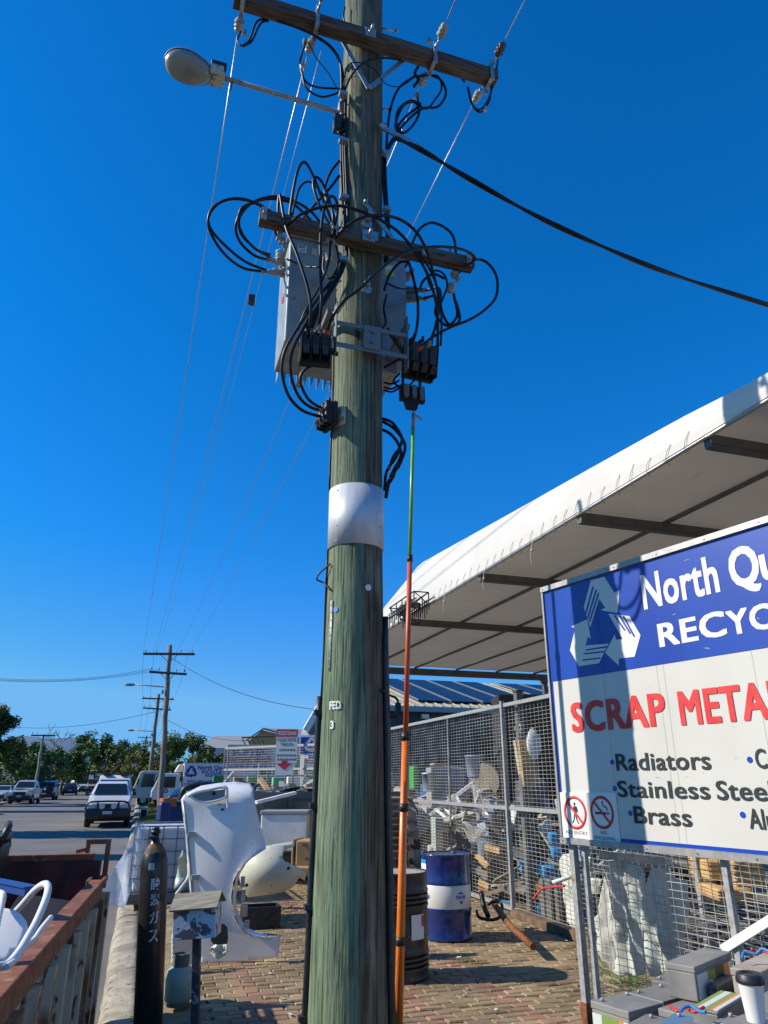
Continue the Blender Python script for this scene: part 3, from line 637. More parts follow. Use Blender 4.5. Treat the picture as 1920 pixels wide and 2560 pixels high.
# bracket arms that carry them
m=MB(); a=Vector((X0-.2,Y0-.15,F1.z+.02)); m.beam(a,F1+Vector((-.12,.06,.03)),.012,.035); m.build('switch_bracket',blkm,pole)
m=MB(); a=Vector((X0+.2,Y0-.12,F2.z+.02)); m.beam(a,F2+Vector((-.1,.06,.04)),.02,.04); m.build('switch_bracket',blkm,pole)
# pulled fuse carrier on the stick
c=R2(1117,1215,5.1); fc=thing('fuse_carrier','black fuse carrier with three grey fuses held open by the stick','fuse carrier',tuple(c))
m=MB(); m.box(c+Vector((0,.02,-.01)),(.215,.05,.14),bev=.008); m.prism([c+Vector((-.07,-.01,-.08)),c+Vector((.05,-.01,-.08)),c+Vector((.035,-.01,-.15)),c+Vector((-.05,-.01,-.15))],(0,.05,0)); 
m.box(c+Vector((-.075,.03,.10)),(.02,.02,.12)); m.box(c+Vector((.075,.03,.10)),(.02,.02,.12)); m.box(c+Vector((0,.03,.10)),(.015,.02,.1),ry=R(35)); m.build('carrier_body',blkm,fc)
for k in (-1,0,1): mm=MB(); mm.box(c+Vector((k*.066,-.025,.0)),(.042,.04,.09),bev=.004); mm.box(c+Vector((k*.066,-.03,-.055)),(.035,.035,.03)); mm.build('fuse',M('fuse_grey%d'%k,(.16,.155,.145),.5),fc)
# ---------------------------------------------------------------- telescopic hot stick
q0=at(1033,1062,5.13); q3=at(996,2560,5.16); d=(q3-q0).normalized(); q3=q0+d*((q0.z-0)/(-d.z)); L=(q3-q0).length
st=thing('telescopic_stick','long orange and green telescopic stick leaning up to the open fuse carrier','telescopic stick',tuple(q3))
def sp_at(z): return q0+d*((q0.z-z)/(-d.z))
zj=at(1025,1395,5.14).z; zk=at(1012,1840,5.15).z
m=MB(); m.cyl(q0,sp_at(zj),.0135,.0145,14); m.build('stick_section',lime,st)
m=MB(); m.cyl(sp_at(zj),sp_at(zk),.018,.019,14); m.build('stick_section',redor,st)
m=MB(); m.cyl(sp_at(zk),q3,.024,.029,16); m.build('stick_section',orange,st)
m=MB()
for z in (zj-.0,zk,sp_at(zk).z-.45,.75): p=sp_at(z); m=MB(); m.cyl(p+d*-.02,p+d*.03,.031 if z<=zk else .0215,.031 if z<=zk else .0215,14); m.build('locking_collar',blk,st)
m=MB(); m.cyl(q0-d*.1,q0+d*.02,.016,.016,12); m.tube([q0-d*.09,q0-d*.12+Vector((0,0,.0)),q0-d*.15],.008,8); m.beam(q0-d*.10,q0-d*.07+Vector((.075,0,-.012)),.014,.014); m.box(q0-d*.15,(.03,.02,.02)); m.build('hook_head',galvd,st)
m=MB(); p=sp_at(at(1000,2040,4.0).z); m.tube(cr([p,p+Vector((.02,-.015,.05)),p+Vector((.07,-.01,.02)),p+Vector((.1,0,-.04))]),[.004]*18+[.006],6); m.build('strap',rub,st)
m=MB(); p=at(1038,2000,4.15); m.beam(p+Vector((.0,.1,.08)),p+Vector((-.02,.1,-.2)),.03,.01,up=(0,1,0))
# ================================================================ BLACK JUMPER CABLES
def cab(pts,label,r=.0118,name='jumper_cable',group='black jumper cables looped around the pole',mat=rub,tips=None,k=7):
    m=MB(); P=cr(pts,k); m.tube(P,r,9); t=tag(m.build(name,mat),label,'cable',group)
    if tips:
        for e,mt in tips:
            mm=MB(); a,b=(P[0],P[2]) if e==0 else (P[-1],P[-3]); d=(b-a).normalized(); mm.cyl(a-d*.004,a+d*.05,r*1.35,r*1.3,10); mm.build('cable_sleeve',mt,t)
    return t
def c2(lst,label,**k):
    return cab([R2(*p) for p in lst],label,**k)
c2([(355,605,5.0),(250,583,4.9),(150,500,4.7),(85,380,4.55),(100,290,4.5),(180,240,4.5),(270,240,4.55),(350,275,4.62),(415,320,4.7),(430,420,4.75)],'outermost cable of the big loop left of the tank')
c2([(375,598,5.0),(270,555,4.9),(175,480,4.75),(98,395,4.6),(84,330,4.55),(125,268,4.5),(200,238,4.5),(300,250,4.55),(370,290,4.65),(425,345,4.7),(440,430,4.72)],'second cable of the big loop left of the tank, just inside the outermost')
c2([(388,548,5.0),(310,520,4.9),(240,450,4.8),(222,370,4.7),(260,290,4.65),(340,240,4.65),(430,225,4.65),(520,250,4.7),(600,300,4.75),(655,365,4.8)],'outer cable of the smaller loop inside the big left one')
c2([(395,520,5.0),(320,490,4.9),(252,410,4.8),(240,335,4.75),(300,262,4.7),(400,237,4.7),(500,257,4.72),(560,305,4.75),(620,365,4.8)],'inner cable of the smaller loop inside the big left one')
c2([(440,380,4.3),(436,280,4.26),(444,216,4.24),(458,290,4.24),(478,390,4.2),(535,530,4.18),(585,690,4.2),(602,810,4.24),(585,935,4.36)],'cable rising from the left pole switch over the left of the low crossarm')
c2([(640,905,4.36),(655,760,4.24),(650,600,4.2),(650,440,4.22),(664,310,4.26),(690,235,4.32),(718,228,4.38),(736,275,4.4),(728,350,4.42),(705,430,4.36)],'cable rising straight from the middle pole switch with a small hook at the top',tips=[(0,M('sleeve_tan',(.35,.25,.17),.6))])
c2([(680,925,4.36),(702,850,4.25),(765,755,4.18),(850,690,4.17),(945,600,4.17),(1045,525,4.2),(1150,488,4.3),(1280,480,4.42),(1385,500,4.55),(1432,540,4.66),(1390,575,4.7)],'cable crossing diagonally up the pole face to the right end of the low crossarm',tips=[(0,redp)])
c2([(490,375,4.45),(500,270,4.4),(525,130,4.36),(548,65,4.36),(575,55,4.38),(608,110,4.42),(645,200,4.48),(690,310,4.55),(715,400,4.6)],'tallest narrow cable hoop left of the pole above the low crossarm')
c2([(478,378,4.26),(545,318,4.2),(640,282,4.18),(745,272,4.17),(850,298,4.17),(955,345,4.22),(1050,410,4.34),(1130,510,4.44),(1200,640,4.56),(1240,800,4.66),(1243,990,4.76)],'cable arching low across the pole above the arm to the right switch')
c2([(722,438,4.3),(780,375,4.2),(860,332,4.17),(950,320,4.2),(1050,340,4.3),(1130,400,4.4),(1182,490,4.5),(1222,620,4.6),(1250,760,4.68),(1232,880,4.72),(1195,985,4.76)],'second cable arching across the pole down to the right switch',tips=[(1,MT['sleeve_tan'])])
c2([(745,45,4.62),(700,105,4.6),(672,190,4.58),(690,270,4.56),(720,330,4.56),(730,400,4.55)],'cable leaving the pole side above the low arm and dropping behind it')
c2([(745,120,4.62),(700,180,4.6),(650,235,4.6),(590,300,4.65),(560,345,4.7)],'cable with red clamp running down left from the pole side',tips=[(1,redp)])
c2([(700,380,4.5),(640,260,4.46),(614,170,4.44),(625,128,4.44),(655,150,4.46),(690,230,4.5),(715,330,4.52),(700,400,4.5)],'narrow closed cable hoop between the tall hoop and the pole')
c2([(1108,475,4.9),(1150,392,4.9),(1212,358,4.9),(1282,385,4.88),(1325,440,4.86),(1338,560,4.84)],'cable arch standing above the right half of the low crossarm',tips=[(1,redp)])
c2([(1350,610,4.8),(1425,548,4.82),(1490,558,4.86),(1540,630,4.9),(1538,730,4.9),(1480,800,4.86),(1400,850,4.82),(1300,890,4.8),(1205,945,4.78),(1145,1000,4.76)],'widest cable loop at the far right ending at the right switch',tips=[(1,redp)])
c2([(1098,560,4.8),(1122,650,4.8),(1142,760,4.8),(1138,880,4.8),(1108,980,4.84),(1050,1045,4.88),(970,1092,4.9)],'cable hanging past the right of the tank and curling back to the pole')
c2([(1278,640,4.9),(1222,618,4.92),(1172,650,4.95),(1150,695,5.05)],'short cable curl beside the right bushings')
c2([(1175,740,5.1),(1240,730,5.0),(1232,820,4.9),(1290,878,4.88),(1340,830,4.88),(1330,750,4.88),(1318,700,4.86)],'drooping cable curl below the right insulator')
c2([(1185,700,5.1),(1250,690,5.0),(1262,800,4.9),(1300,872,4.9),(1350,860,4.88),(1348,800,4.88),(1325,735,4.86)],'second drooping curl below the right insulator')
c2([(765,560,4.5),(705,650,4.4),(640,735,4.34),(570,835,4.3),(492,960,4.3),(460,1040,4.32),(457,1130,4.36),(490,1235,4.42),(560,1308,4.5),(655,1340,4.6)],'outermost cable drooping from the pole round the left pole switch to the lowest switch')
c2([(770,560,4.48),(720,645,4.38),(655,755,4.34),(580,865,4.32),(520,975,4.32),(497,1060,4.34),(508,1160,4.4),(550,1250,4.48),(610,1295,4.54),(668,1310,4.6)],'middle cable drooping down to the lowest switch',tips=[(1,MT['sleeve_tan'])])
c2([(695,1062,4.46),(620,1075,4.46),(562,1110,4.48),(548,1165,4.5),(585,1245,4.54),(640,1288,4.58),(685,1300,4.62)],'short inner cable curling into the lowest switch',tips=[(1,redp)])
for i,(dx,lb) in enumerate(((0,'nearest the camera'),(9,'in the middle'),(18,'against the timber'))):
    c2([(762+dx,545,4.5),(735+dx,620,4.42),(680+dx,715,4.36),(630+dx,800,4.34),(580+dx*1.5,890,4.36)],'straight cable slanting from the pole to the left pole switch, '+lb)
c2([(480,542,4.75),(570,578,4.72),(640,582,4.62)],'short cable stub across the upper left of the tank',r=.008)
c2([(655,900,4.5),(690,850,4.5),(720,850,4.5),(735,890,4.52)],'thin earth loop behind the left pole switch',r=.005)
c2([(972,700,4.75),(1000,620,4.72),(1050,560,4.72),(1090,555,4.75)],'cable running from the pole up to the arm over the yellow label')
c2([(985,665,4.8),(1050,690,4.86),(1110,695,5.0),(1160,690,5.1)],'thin cable from the pole to the right bushings',r=.008)
for i,(z,lb) in enumerate(((1165,'upper'),(1190,'lower'),(1205,'lowest'))):
    c2([(970,z,4.9),(1010,z+8,4.88),(1048,z-10,4.84)],'short cable out from the pole to the fuse carrier, '+lb,r=.008)
c2([(1300,480,4.85),(1306,500,4.85),(1308,520,4.85)],'short stub poking up at the right end of the low arm',r=.006)
for l_,lb in (([(735,300,4.6),(690,250,4.58),(640,190,4.55),(590,150,4.5),(545,180,4.46),(520,260,4.44),(500,350,4.42)],'thin lead looping between the tall hoop and the crossarm'),
  ([(430,430,4.7),(380,300,4.6),(330,262,4.56),(260,275,4.56),(235,330,4.6),(250,420,4.7),(330,495,4.85),(400,535,4.98)],'third nested curve inside the left loops'),
  ([(700,450,4.4),(690,560,4.36),(640,690,4.32),(575,800,4.3),(535,900,4.36)],'cable slanting from the middle insulator to the left switch'),
  ([(730,470,4.42),(740,560,4.4),(700,640,4.4),(665,600,4.42),(668,520,4.42)],'slack bend of cable hanging under the middle insulator'),
  ([(1210,690,4.9),(1195,640,4.9),(1230,600,4.88),(1275,620,4.86),(1290,680,4.86),(1262,760,4.86),(1240,850,4.84)],'small double curl left of the right insulator'),
  ([(1125,480,4.5),(1200,590,4.58),(1250,720,4.66),(1262,850,4.72),(1258,980,4.78)],'outer cable sweeping down to the right side of the right switch'),
  ([(960,900,4.9),(980,860,4.92),(970,790,4.95),(985,720,5.0)],'thin lead down the tank right of the pole'),
  ([(1340,620,4.84),(1300,570,4.84),(1240,520,4.8),(1180,500,4.76),(1120,520,4.74),(1080,580,4.72)],'lead running along the right arm just below it'),
  ([(1050,1120,4.95),(1020,1160,4.9),(1060,1200,4.86)],'short lead between the right switch and the carrier')):
    c2(l_,lb,r=.009)
# three cables down the right side into the conduit
def Z1(x,y,Y): return at(700+x/3.77,760+y/3.77,Y)
for lst,lb,tp in (([(970,1080,4.8),(1060,1120,4.76),(1130,1220,4.74),(1150,1290,4.74),(1110,1390,4.74),(1050,1500,4.76),(1000,1600,4.78),(985,1760,4.8)],'inner',redp),
  ([(970,1110,4.82),(1070,1170,4.78),(1160,1280,4.76),(1178,1370,4.76),(1140,1480,4.76),(1070,1580,4.78),(1015,1700,4.8),(995,1830,4.82)],'outer',plate),
  ([(970,1185,4.8),(1040,1225,4.78),(1110,1310,4.76),(1140,1420,4.76),(1085,1560,4.78),(1030,1680,4.8),(1000,1830,4.82)],'middle',None)):
    t=cab([Z1(*p) for p in lst],lb+' cable of the three curving down the right of the pole to the metal band')
    p=[Z1(*q) for q in lst]; mm=MB(); mm.tube([p[4].lerp(p[5],.0),p[4].lerp(p[5],.5),p[5]],[.017,.022,.016],10); mm.build('cable_joint',rub,t)
    if tp: mm=MB(); mm.cyl(p[5].lerp(p[6],.35),p[5].lerp(p[6],.6),.0145,.0145,10); mm.build('cable_sleeve',tp,t)
# vertical bundles on the pole sides
def R0(x,y,Y): return at(380+x/1.803,y/1.803,Y)
for k,(dx,lb) in enumerate(((0,'left'),(9,'middle'),(18,'right'))):
    cab([R0(853+dx,425,4.66-.03*k),R0(853+dx,520,4.66-.03*k),R0(852+dx,640,4.64-.03*k),R0(858+dx,800,4.62-.03*k),R0(866+dx,1010,4.60-.03*k)]+[R2(765+dx,420,4.58-.03*k),R2(766+dx,555,4.54-.03*k)],lb+' cable of the bundle strapped down the left side of the pole',k=4)
for k,(dx,lb) in enumerate(((0,'inner'),(11,'outer'))):
    cab([R0(1040+dx,690,4.72),R0(1042+dx,800,4.72),R0(1050+dx,930,4.72),R0(1056+dx,1010,4.72),R2(982+dx,330,4.72),R2(985+dx,450,4.74),R2(975+dx,560,4.76)],lb+' cable of the bundle down the right side of the pole above the low arm',k=4)
m=MB()
for x,y in ((862,425),(862,635),(866,890)): p=R0(x,y,4.52); m.box(p,(.07,.05,.035))
for x,y in ((1052,690),(1060,945)): p=R0(x,y,4.66); m.box(p,(.06,.05,.035))
p=R2(765,545,4.46); m.box(p,(.07,.05,.04)); loose(m,'cable_clamp',galv,pole)
# high jumpers
H1=lambda lst,lb,**k: cab([R0(*p) for p in lst],lb,group='black jumper cables looped around the pole',**k)
H1([(692,195,4.45),(668,280,4.45),(688,360,4.47),(740,392,4.52),(845,400,4.6)],'upper cable curve from the wire left of the pole into the strapped bundle',r=.009)
H1([(672,295,4.45),(692,390,4.47),(750,433,4.52),(800,432,4.55),(850,412,4.6)],'lower cable curve with pale sleeve entering the strapped bundle',r=.009,tips=[(0,plate)])
H1([(705,190,4.45),(740,260,4.46),(795,330,4.5),(835,400,4.55)],'thin straight lead from the crossarm down to the bundle',r=.005)
H1([(520,80,4.3),(600,105,4.3),(680,135,4.34),(760,175,4.4),(820,225,4.46),(850,290,4.5),(856,420,4.56)],'long cable under the left half of the high crossarm down to the bundle',r=.011)
H1([(735,165,4.38),(795,205,4.42),(838,262,4.48),(862,330,4.52),(866,430,4.56)],'cable beside the long one dropping from the high crossarm to the bundle',r=.009)
H1([(400,205,4.2),(385,180,4.2),(402,140,4.2)],'small cable bend at the left end insulator',r=.008)
H1([(405,208,4.2),(440,180,4.2),(465,110,4.22),(490,88,4.26),(520,92,4.3)],'upper cable loop under the left end of the high crossarm',r=.009)
H1([(410,210,4.22),(450,185,4.22),(478,125,4.24),(500,98,4.28),(525,96,4.3)],'lower cable loop under the left end of the high crossarm',r=.009)
H1([(870,405,4.5),(900,340,4.48),(960,280,4.48),(1040,262,4.55),(1120,270,4.65),(1200,278,4.74),(1230,262,4.78)],'cable sweeping under the high arm across the pole face',r=.009)
H1([(865,395,4.5),(880,300,4.48),(930,282,4.48),(1000,310,4.5),(1050,375,4.62),(1120,390,4.72),(1180,350,4.78)],'thin lead sagging under the high arm right of the pole',r=.005)
H1([(1190,340,4.8),(1115,395,4.78),(1078,480,4.76),(1062,580,4.74),(1055,690,4.72)],'cable dropping from the right arm insulator down the pole side')
H1([(1215,470,4.8),(1165,455,4.78),(1115,490,4.76),(1100,550,4.76),(1130,600,4.76),(1180,560,4.78),(1205,500,4.8),(1180,460,4.8),(1130,480,4.78),(1098,560,4.76),(1110,600,4.76)],'coiled cable hanging right of the pole, tight upper coil')
H1([(1205,480,4.82),(1150,520,4.8),(1110,570,4.78),(1120,605,4.78),(1085,640,4.76),(1062,680,4.74)],'cable tail running from the coil down to the pole')
H1([(1200,345,4.8),(1250,340,4.84),(1300,360,4.86),(1325,420,4.86),(1290,480,4.86),(1220,490,4.84),(1150,545,4.8),(1090,620,4.76),(1060,665,4.74)],'wide round cable loop hanging under the right half of the high arm')
H1([(1240,340,4.84),(1290,345,4.86),(1305,400,4.86),(1275,450,4.86),(1240,490,4.84),(1205,470,4.82),(1195,420,4.82)],'smaller round loop inside the wide one under the right arm',r=.009)
H1([(1200,300,4.8),(1185,330,4.78),(1200,360,4.8),(1180,390,4.8)],'knotted cable joint below the right arm insulator',r=.014)
H1([(1422,392,4.92),(1440,465,4.92),(1475,495,4.92),(1510,460,4.92),(1532,400,4.92),(1555,300,4.94),(1560,250,4.95)],'outer jumper loop at the right end of the high crossarm',r=.009)
H1([(1425,395,4.94),(1448,480,4.94),(1485,505,4.94),(1520,455,4.94),(1530,395,4.94)],'inner jumper loop at the right end of the high crossarm',r=.009)
H1([(1240,262,4.8),(1300,300,4.86),(1370,330,4.9),(1410,370,4.92)],'cable lying along the underside of the right half of the high arm',r=.009)
H1([(870,30,4.6),(862,70,4.6),(868,100,4.6)],'short cable hugging the pole above the high crossarm',r=.008)
# jumper leads bridging the strain insulators
m=MB()
for i,(x,y,Y) in enumerate(((690,188,4.45),(678,290,4.45),(1195,430,4.82),(1500,490,4.93),(1250,185,4.75),(415,150,4.25))):
    p=R0(x,y,Y); m.box(p,(.035,.03,.05)); m.box(p+Vector((0,-.02,.0)),(.015,.02,.03)); m.cyl(p+Vector((-.02,0,.01)),p+Vector((.02,0,.01)),.01,.01,6)
loose(m,'line_clamp',galv,pole)
m=MB(); p=at(630,750,6.9); m.box(p,(.06,.06,.12)); m.box(p+Vector((-.035,0,.0)),(.015,.05,.1)); tag(m.build('line_clamp',porcb),'brown clamp on the thin overhead wire left of the tank','line clamp')
# service drop to the right
c=[R0(1040,575,4.6),R0(1130,625,4.62),R0(1220,672,4.64)]
sb=thing('service_cable','thick twisted black service cable running off to the upper right','cable',tuple(c[0]))
m=MB(); m.beam(c[0],c[2],.02,.045); m.cyl(c[0]+Vector((-.03,0,0)),c[0]+Vector((.03,0,.02)),.03,.03,12)
for f in (.1,.8,.93): p=c[0].lerp(c[2],f); m.cyl(p+Vector((0,-.02,0)),p+Vector((0,.01,0)),.011,.011,6)
m.build('strain_clamp',galv,sb)
V=1920/1659
pts=[R0(1100,622,4.62),R0(1220,680,4.64)]+[at(x*V,y*V,Y) for x,y,Y in ((1000,378,4.74),(1150,462,4.92),(1300,532,5.12),(1450,592,5.34),(1659,659,5.66))]
e=pts[-1]+(pts[-1]-pts[-2])*6; e.z=pts[-1].z-.3; pts+= [pts[-1].lerp(e,.3)+Vector((0,0,-.1)),e]
P=cr(pts,16); tw=[[],[]]
for i,p in enumerate(P):
    a=i*.16; o=Vector((0,math.cos(a),math.sin(a)))*.010
    tw[0].append(p+o); tw[1].append(p-o)
m=MB(); m.tube(tw[0],.0135,7); m.tube(tw[1],.0135,7); m.build('twisted_cores',rub,sb)

GROW=[o for o in bpy.data.objects if o not in MARK]
# ================================================================ BIG SIGN AND ITS MESH FENCE
SO=Vector((3.386-.06,5.51-.013,0)); SU=Vector((.217,-.976,0)).normalized(); SN=Vector((-.976,-.217,0)).normalized(); UP=Vector((0,0,1))
def SUV(px,py,dn=0):
    a,b=ray(px,py); d=LY(a,1,0); d.z=b; o=Vector((0,0,H)); t=((SO+SN*dn)-o).dot(SN)/d.dot(SN); p=o+d*t; return (p-SO).dot(SU), p.z
def S3(x,y): return SUV(1340+x/2.514,1280+y/2.514)
def SPt(u,v,dn=0): return SO+SU*u+UP*v+SN*dn
uL=(S3(20,475)[0]+S3(190,2065)[0])/2; zT=(S3(22,480)[1]+S3(1450,40)[1])/2; zB=(S3(190,2085)[1]+S3(1450,2195)[1])/2
uR=uL+3.7
sg=thing('recycling_sign','large blue and white recycling yard sign listing scrap metals on a steel frame','sign',tuple(SPt(uL,0)))
def sbox(m,u0,u1,v0,v1,d0,d1):
    P=[SPt(u,v,d) for d in (d0,d1) for (u,v) in ((u0,v0),(u1,v0),(u1,v1),(u0,v1))]
    m.add(P,[(3,2,1,0),(4,5,6,7),(0,1,5,4),(1,2,6,5),(2,3,7,6),(3,0,4,7)])
fr=.045
m=MB(); sbox(m,uL,uR,zT-fr,zT,-.02,.03); sbox(m,uL,uL+.018,zB+.045,zT-fr,-.02,.022); sbox(m,uL,uR,zB-.005,zB+.04,-.02,.03); sbox(m,uR-.04,uR,zB+.045,zT-fr,-.02,.03); m.build('sign_frame',ralum,sg)
m=MB(); sbox(m,uL+.01,uR-.02,zB+.03,zT-.02,-.004,.004); m.build('sign_panel',signw,sg)
vb=sum(S3(x,y)[1] for x,y in ((95,1060),(1458,865)))/2
m=MB(); sbox(m,uL+.02,uR-.042,vb,zT-fr-.002,.004,.0065); vv=S3(200,2060)[1]; sbox(m,uL+.02,uL+.042,zB+.042,vb-.001,.004,.0065); sbox(m,uL+.043,uR-.042,zB+.042,zB+.042+.024,.004,.0065); m.build('blue_field',signb,sg)
m=MB()
for k in range(9):
    u=uL+.03+k*.42
    for v in (zT-.022,zB+.018): p=SPt(u,v,.03); m.cyl(p,p+SN*.006,.008,.008,8)
loose(m,'rivet',galv,sg)
def stext(body,x0,y0,xt,yt,x1=None,y1=None,mat=signk,bold=.03,wd=None,par=None,d=.0095):
    a=S3(x0,y0); t=S3(xt,yt); ht=t[1]-a[1]; w_=(S3(x1,y1)[0]-a[0]) if x1 else wd
    return textmesh('lettering',body,mat,par or sg,SPt(a[0],a[1],d),SU,UP,w_,ht,bold=bold,depth=0,normal=SN)
stext('North',690,612,665,405,1162,515,signlw,.045)
# 'orth' sits lower than the capital: rebuild as fitted word
stext('Q',1245,478,1240,238,1425,470,signlw,.05)
qa=S3(1440,440); textmesh('lettering','ueensland',signlw,sg,SPt(qa[0],S3(1245,478)[1],.0095),SU,UP,1.25,(S3(1240,238)[1]-S3(1245,478)[1])*.96,bold=.045,depth=0,normal=SN)
stext('REC',790,848,772,708,1205,790,signlw,.05); stext('YC',1225,775,1205,628,1500,720,signlw,.05)
a=S3(1225,775); b=S3(1500,720); textmesh('lettering','LING AGENTS',signlw,sg,SPt(b[0]+.04,a[1],.0095),SU,UP,1.15,S3(1205,628)[1]-a[1],bold=.05,depth=0,normal=SN)
stext('SCRAP',240,1382,232,1205,825,1345,signr,.055); stext('META',925,1335,893,1135,1475,1300,signr,.055)
a=S3(925,1335); b=S3(1475,1300); textmesh('lettering','L',signr,sg,SPt(b[0]+.03,a[1],.0095),SU,UP,.16,S3(893,1135)[1]-a[1],bold=.055,depth=0,normal=SN)
stext('Radiators',515,1625,508,1522,1105,1615,signk,.03); stext('Copper',1395,1610,1385,1490,1760,1590,signk,.03)
stext('Stainless',525,1790,520,1690,1100,1805,signk,.03); stext('Steel',1150,1808,1145,1690,1500,1810,signk,.03)
stext('Brass',628,1955,622,1850,985,1970,signk,.03); stext('Aluminium',1355,1990,1350,1865,1900,2020,signk,.03)
m=MB()
for x,y in ((482,1572),(498,1738),(596,1893),(1347,1557),(1303,1903)):
    u,v=S3(x,y); p=SPt(u,v,.004); m.cyl(p,p+SN*.004,.019,.019,24)
loose(m,'bullet',signb,sg)
def spoly(pts,mat,name,d=.0095,par=sg):
    for P in pts: m=MB(); m.prism([SPt(*S3(*q),d-.002) for q in P],SN*.002); m.build(name,mat,par)
arrows=[[(305,600),(350,430),(435,408),(497,508),(530,492),(518,636),(412,618),(440,602),(402,545),(346,725)],
        [(460,640),(592,655),(662,775),(625,910),(526,922),(525,965),(440,885),(500,770),(508,803),(550,800)],
        [(228,720),(326,675),(350,797),(331,785),(315,840),(460,828),(402,950),(275,970),(218,870),(250,735)]]
spoly(arrows,signlw,'recycling_arrow')
st_=[]
for A,B in (((318,640),(365,470)),((330,670),(385,490)),((342,690),(400,510)),((500,650),(565,745)),((530,652),(600,765)),((555,655),(625,785)),((318,868),(450,848)),((305,892),(437,878)),((298,932),(410,918))):
    a=Vector(A);b=Vector(B); n=(b-a).orthogonal().normalized()*4.5; st_.append([tuple(a+n),tuple(b+n),tuple(b-n),tuple(a-n)])
spoly(st_,signb,'arrow_stripe',d=.0125)
for u_ in (.62,1.14,1.2,1.9,2.6):
    m=MB(); sbox(m,uL+u_,uL+u_+.0014,zB+.07,vb-.003,.0066,.0072); m.build('panel_seam',M('seam_line%d'%int(u_*100),(.40,.40,.37),.5),sg)  # thin grey lines mark the seams between the sign sheets
scf=M('scuff_mark',(.33,.33,.29),.8); q=random.Random(12)
for k in range(26):
    u_=q.uniform(uL+.5,uL+2.6); v_=q.uniform(zB+.1,vb-.1) if k%4 else q.uniform(vb+.05,zT-.1); a_=q.uniform(-.6,.6); L_=q.uniform(.01,.07); m=MB(); P0_=SPt(u_,v_,.0073); d_=(SU*math.cos(a_)+UP*math.sin(a_))*L_; n_=(UP*math.cos(a_)-SU*math.sin(a_))*q.uniform(.0008,.002)
    m.add([P0_,P0_+d_*.5-n_,P0_+d_,P0_+d_*.5+n_],[(0,1,2,3)]); m.build('scuff',scf if k%4 else signlw,sg)
# two safety plates
def plate_sign(x0,y0,x1,y1,lines,man):
    ua,va=S3(x0,y1); ub,vb2=S3(x1,y0); m=MB(); sbox(m,ua,ub,va,vb2,.004,.011); pl=m.build('safety_plate',plate,sg)
    w_=ub-ua; cx=(ua+ub)/2; cyv=vb2-w_*.46; r=w_*.385
    m=MB(); q=SN.to_track_quat('Z','Y').to_matrix().to_4x4(); mt=Matrix.Translation(SPt(cx,cyv,.011))@q
    m.lathe([(r*.82,0),(r,0),(r,.002),(r*.82,.002),(r*.82,0)],n=36,mat=mt); a=SPt(cx-r*.62,cyv+r*.62,.0145); b=SPt(cx+r*.62,cyv-r*.62,.0145)
    t_=(b-a).normalized(); s_=t_.cross(SN)*(r*.08); m.prism([a+s_,b+s_,b-s_,a-s_],-SN*.001); m.build('prohibition_ring',signr,pl)
    m=MB(); k=r
    def pg(P): m.prism([SPt(cx+a*k,cyv+b*k,.0112) for a,b in P],SN*.0015)
    if man:
        pg([(-.06,.42),(.06,.42),(.09,.5),(.05,.6),(-.05,.6),(-.09,.5)]); pg([(-.14,.38),(.12,.38),(.18,.1),(.1,-.1),(-.12,-.1),(-.12,.15)])
        pg([(.12,.34),(.18,.36),(.3,.02),(.25,-.02)]); pg([(-.12,-.12),(0,-.12),(-.1,-.42),(-.26,-.66),(-.33,-.62),(-.18,-.38)]); pg([(0,-.12),(.1,-.12),(.14,-.4),(.3,-.64),(.2,-.66),(.04,-.4)]); pg([(-.12,.3),(-.24,.1),(-.2,.06),(-.1,.2)])
    else:
        pg([(-.6,-.12),(.32,-.12),(.32,.02),(-.6,.02)]); pg([(.38,-.12),(.46,-.12),(.46,.02),(.38,.02)]); pg([(.52,-.12),(.6,-.12),(.6,.02),(.52,.02)])
        pg([(.4,.1),(.48,.1),(.5,.25),(.38,.38),(.2,.4),(.12,.55),(.2,.66),(.12,.7),(.03,.56),(.12,.36),(.32,.3),(.42,.22)])
    m.build('pictogram',signk,pl)
    yy=cyv-r-.036
    for t,h_,ww in lines:
        textmesh('lettering',t,signk,pl,SPt(cx-ww*w_/2,yy,.0125),SU,UP,ww*w_,h_,bold=.015,depth=0,normal=SN); yy-=h_+.013
plate_sign(176,1765,335,2045,[('NO ENTRY',.026,.72),('AUTHORISED',.015,.58),('PERSONS ONLY',.015,.68)],True)
plate_sign(345,1765,505,2060,[('NO',.024,.22),('SMOKING',.024,.7)],False)
# posts + mesh under the sign
def meshpanel(P0,U,L,z0,z1,step=.05,r=.0022,wob=.004,sx=1.0,holes=None):
    m=MB(); U=Vector(U).normalized(); N=U.cross(UP); k=0; u=0
    while u<=L:
        p0=Vector(P0)+U*u; o=N*wob*noise.noise(Vector((u*2,0,1))); m.tube([p0+UP*z0+o,p0+UP*((z0+z1)/2)+o*1.8,p0+UP*z1+o],r,4,caps=False); u+=step*sx
    z=z0
    while z<=z1:
        pts=[Vector(P0)+U*(L*i/12)+UP*z+N*(r*2.1+wob*1.5*noise.noise(Vector((i,z*1.3,2)))) +UP*.004*noise.noise(Vector((i*1.7,z*2,5))) for i in range(13)]; m.tube(pts,r,4,caps=False); z+=step
    return m
sf=thing('sign_fence','galvanised mesh fence panel with twin posts standing under the big sign','fence',tuple(SPt(uL+.02,0)))
u0=SUV(1478,2540)[0]-.0
m=MB(); p=SPt(uL+.05,0,-.06); m.box((p.x,p.y,1.15),(.05,.05,2.3),rz=math.atan2(SU.y,SU.x)); m.build('post',galvd,sf)
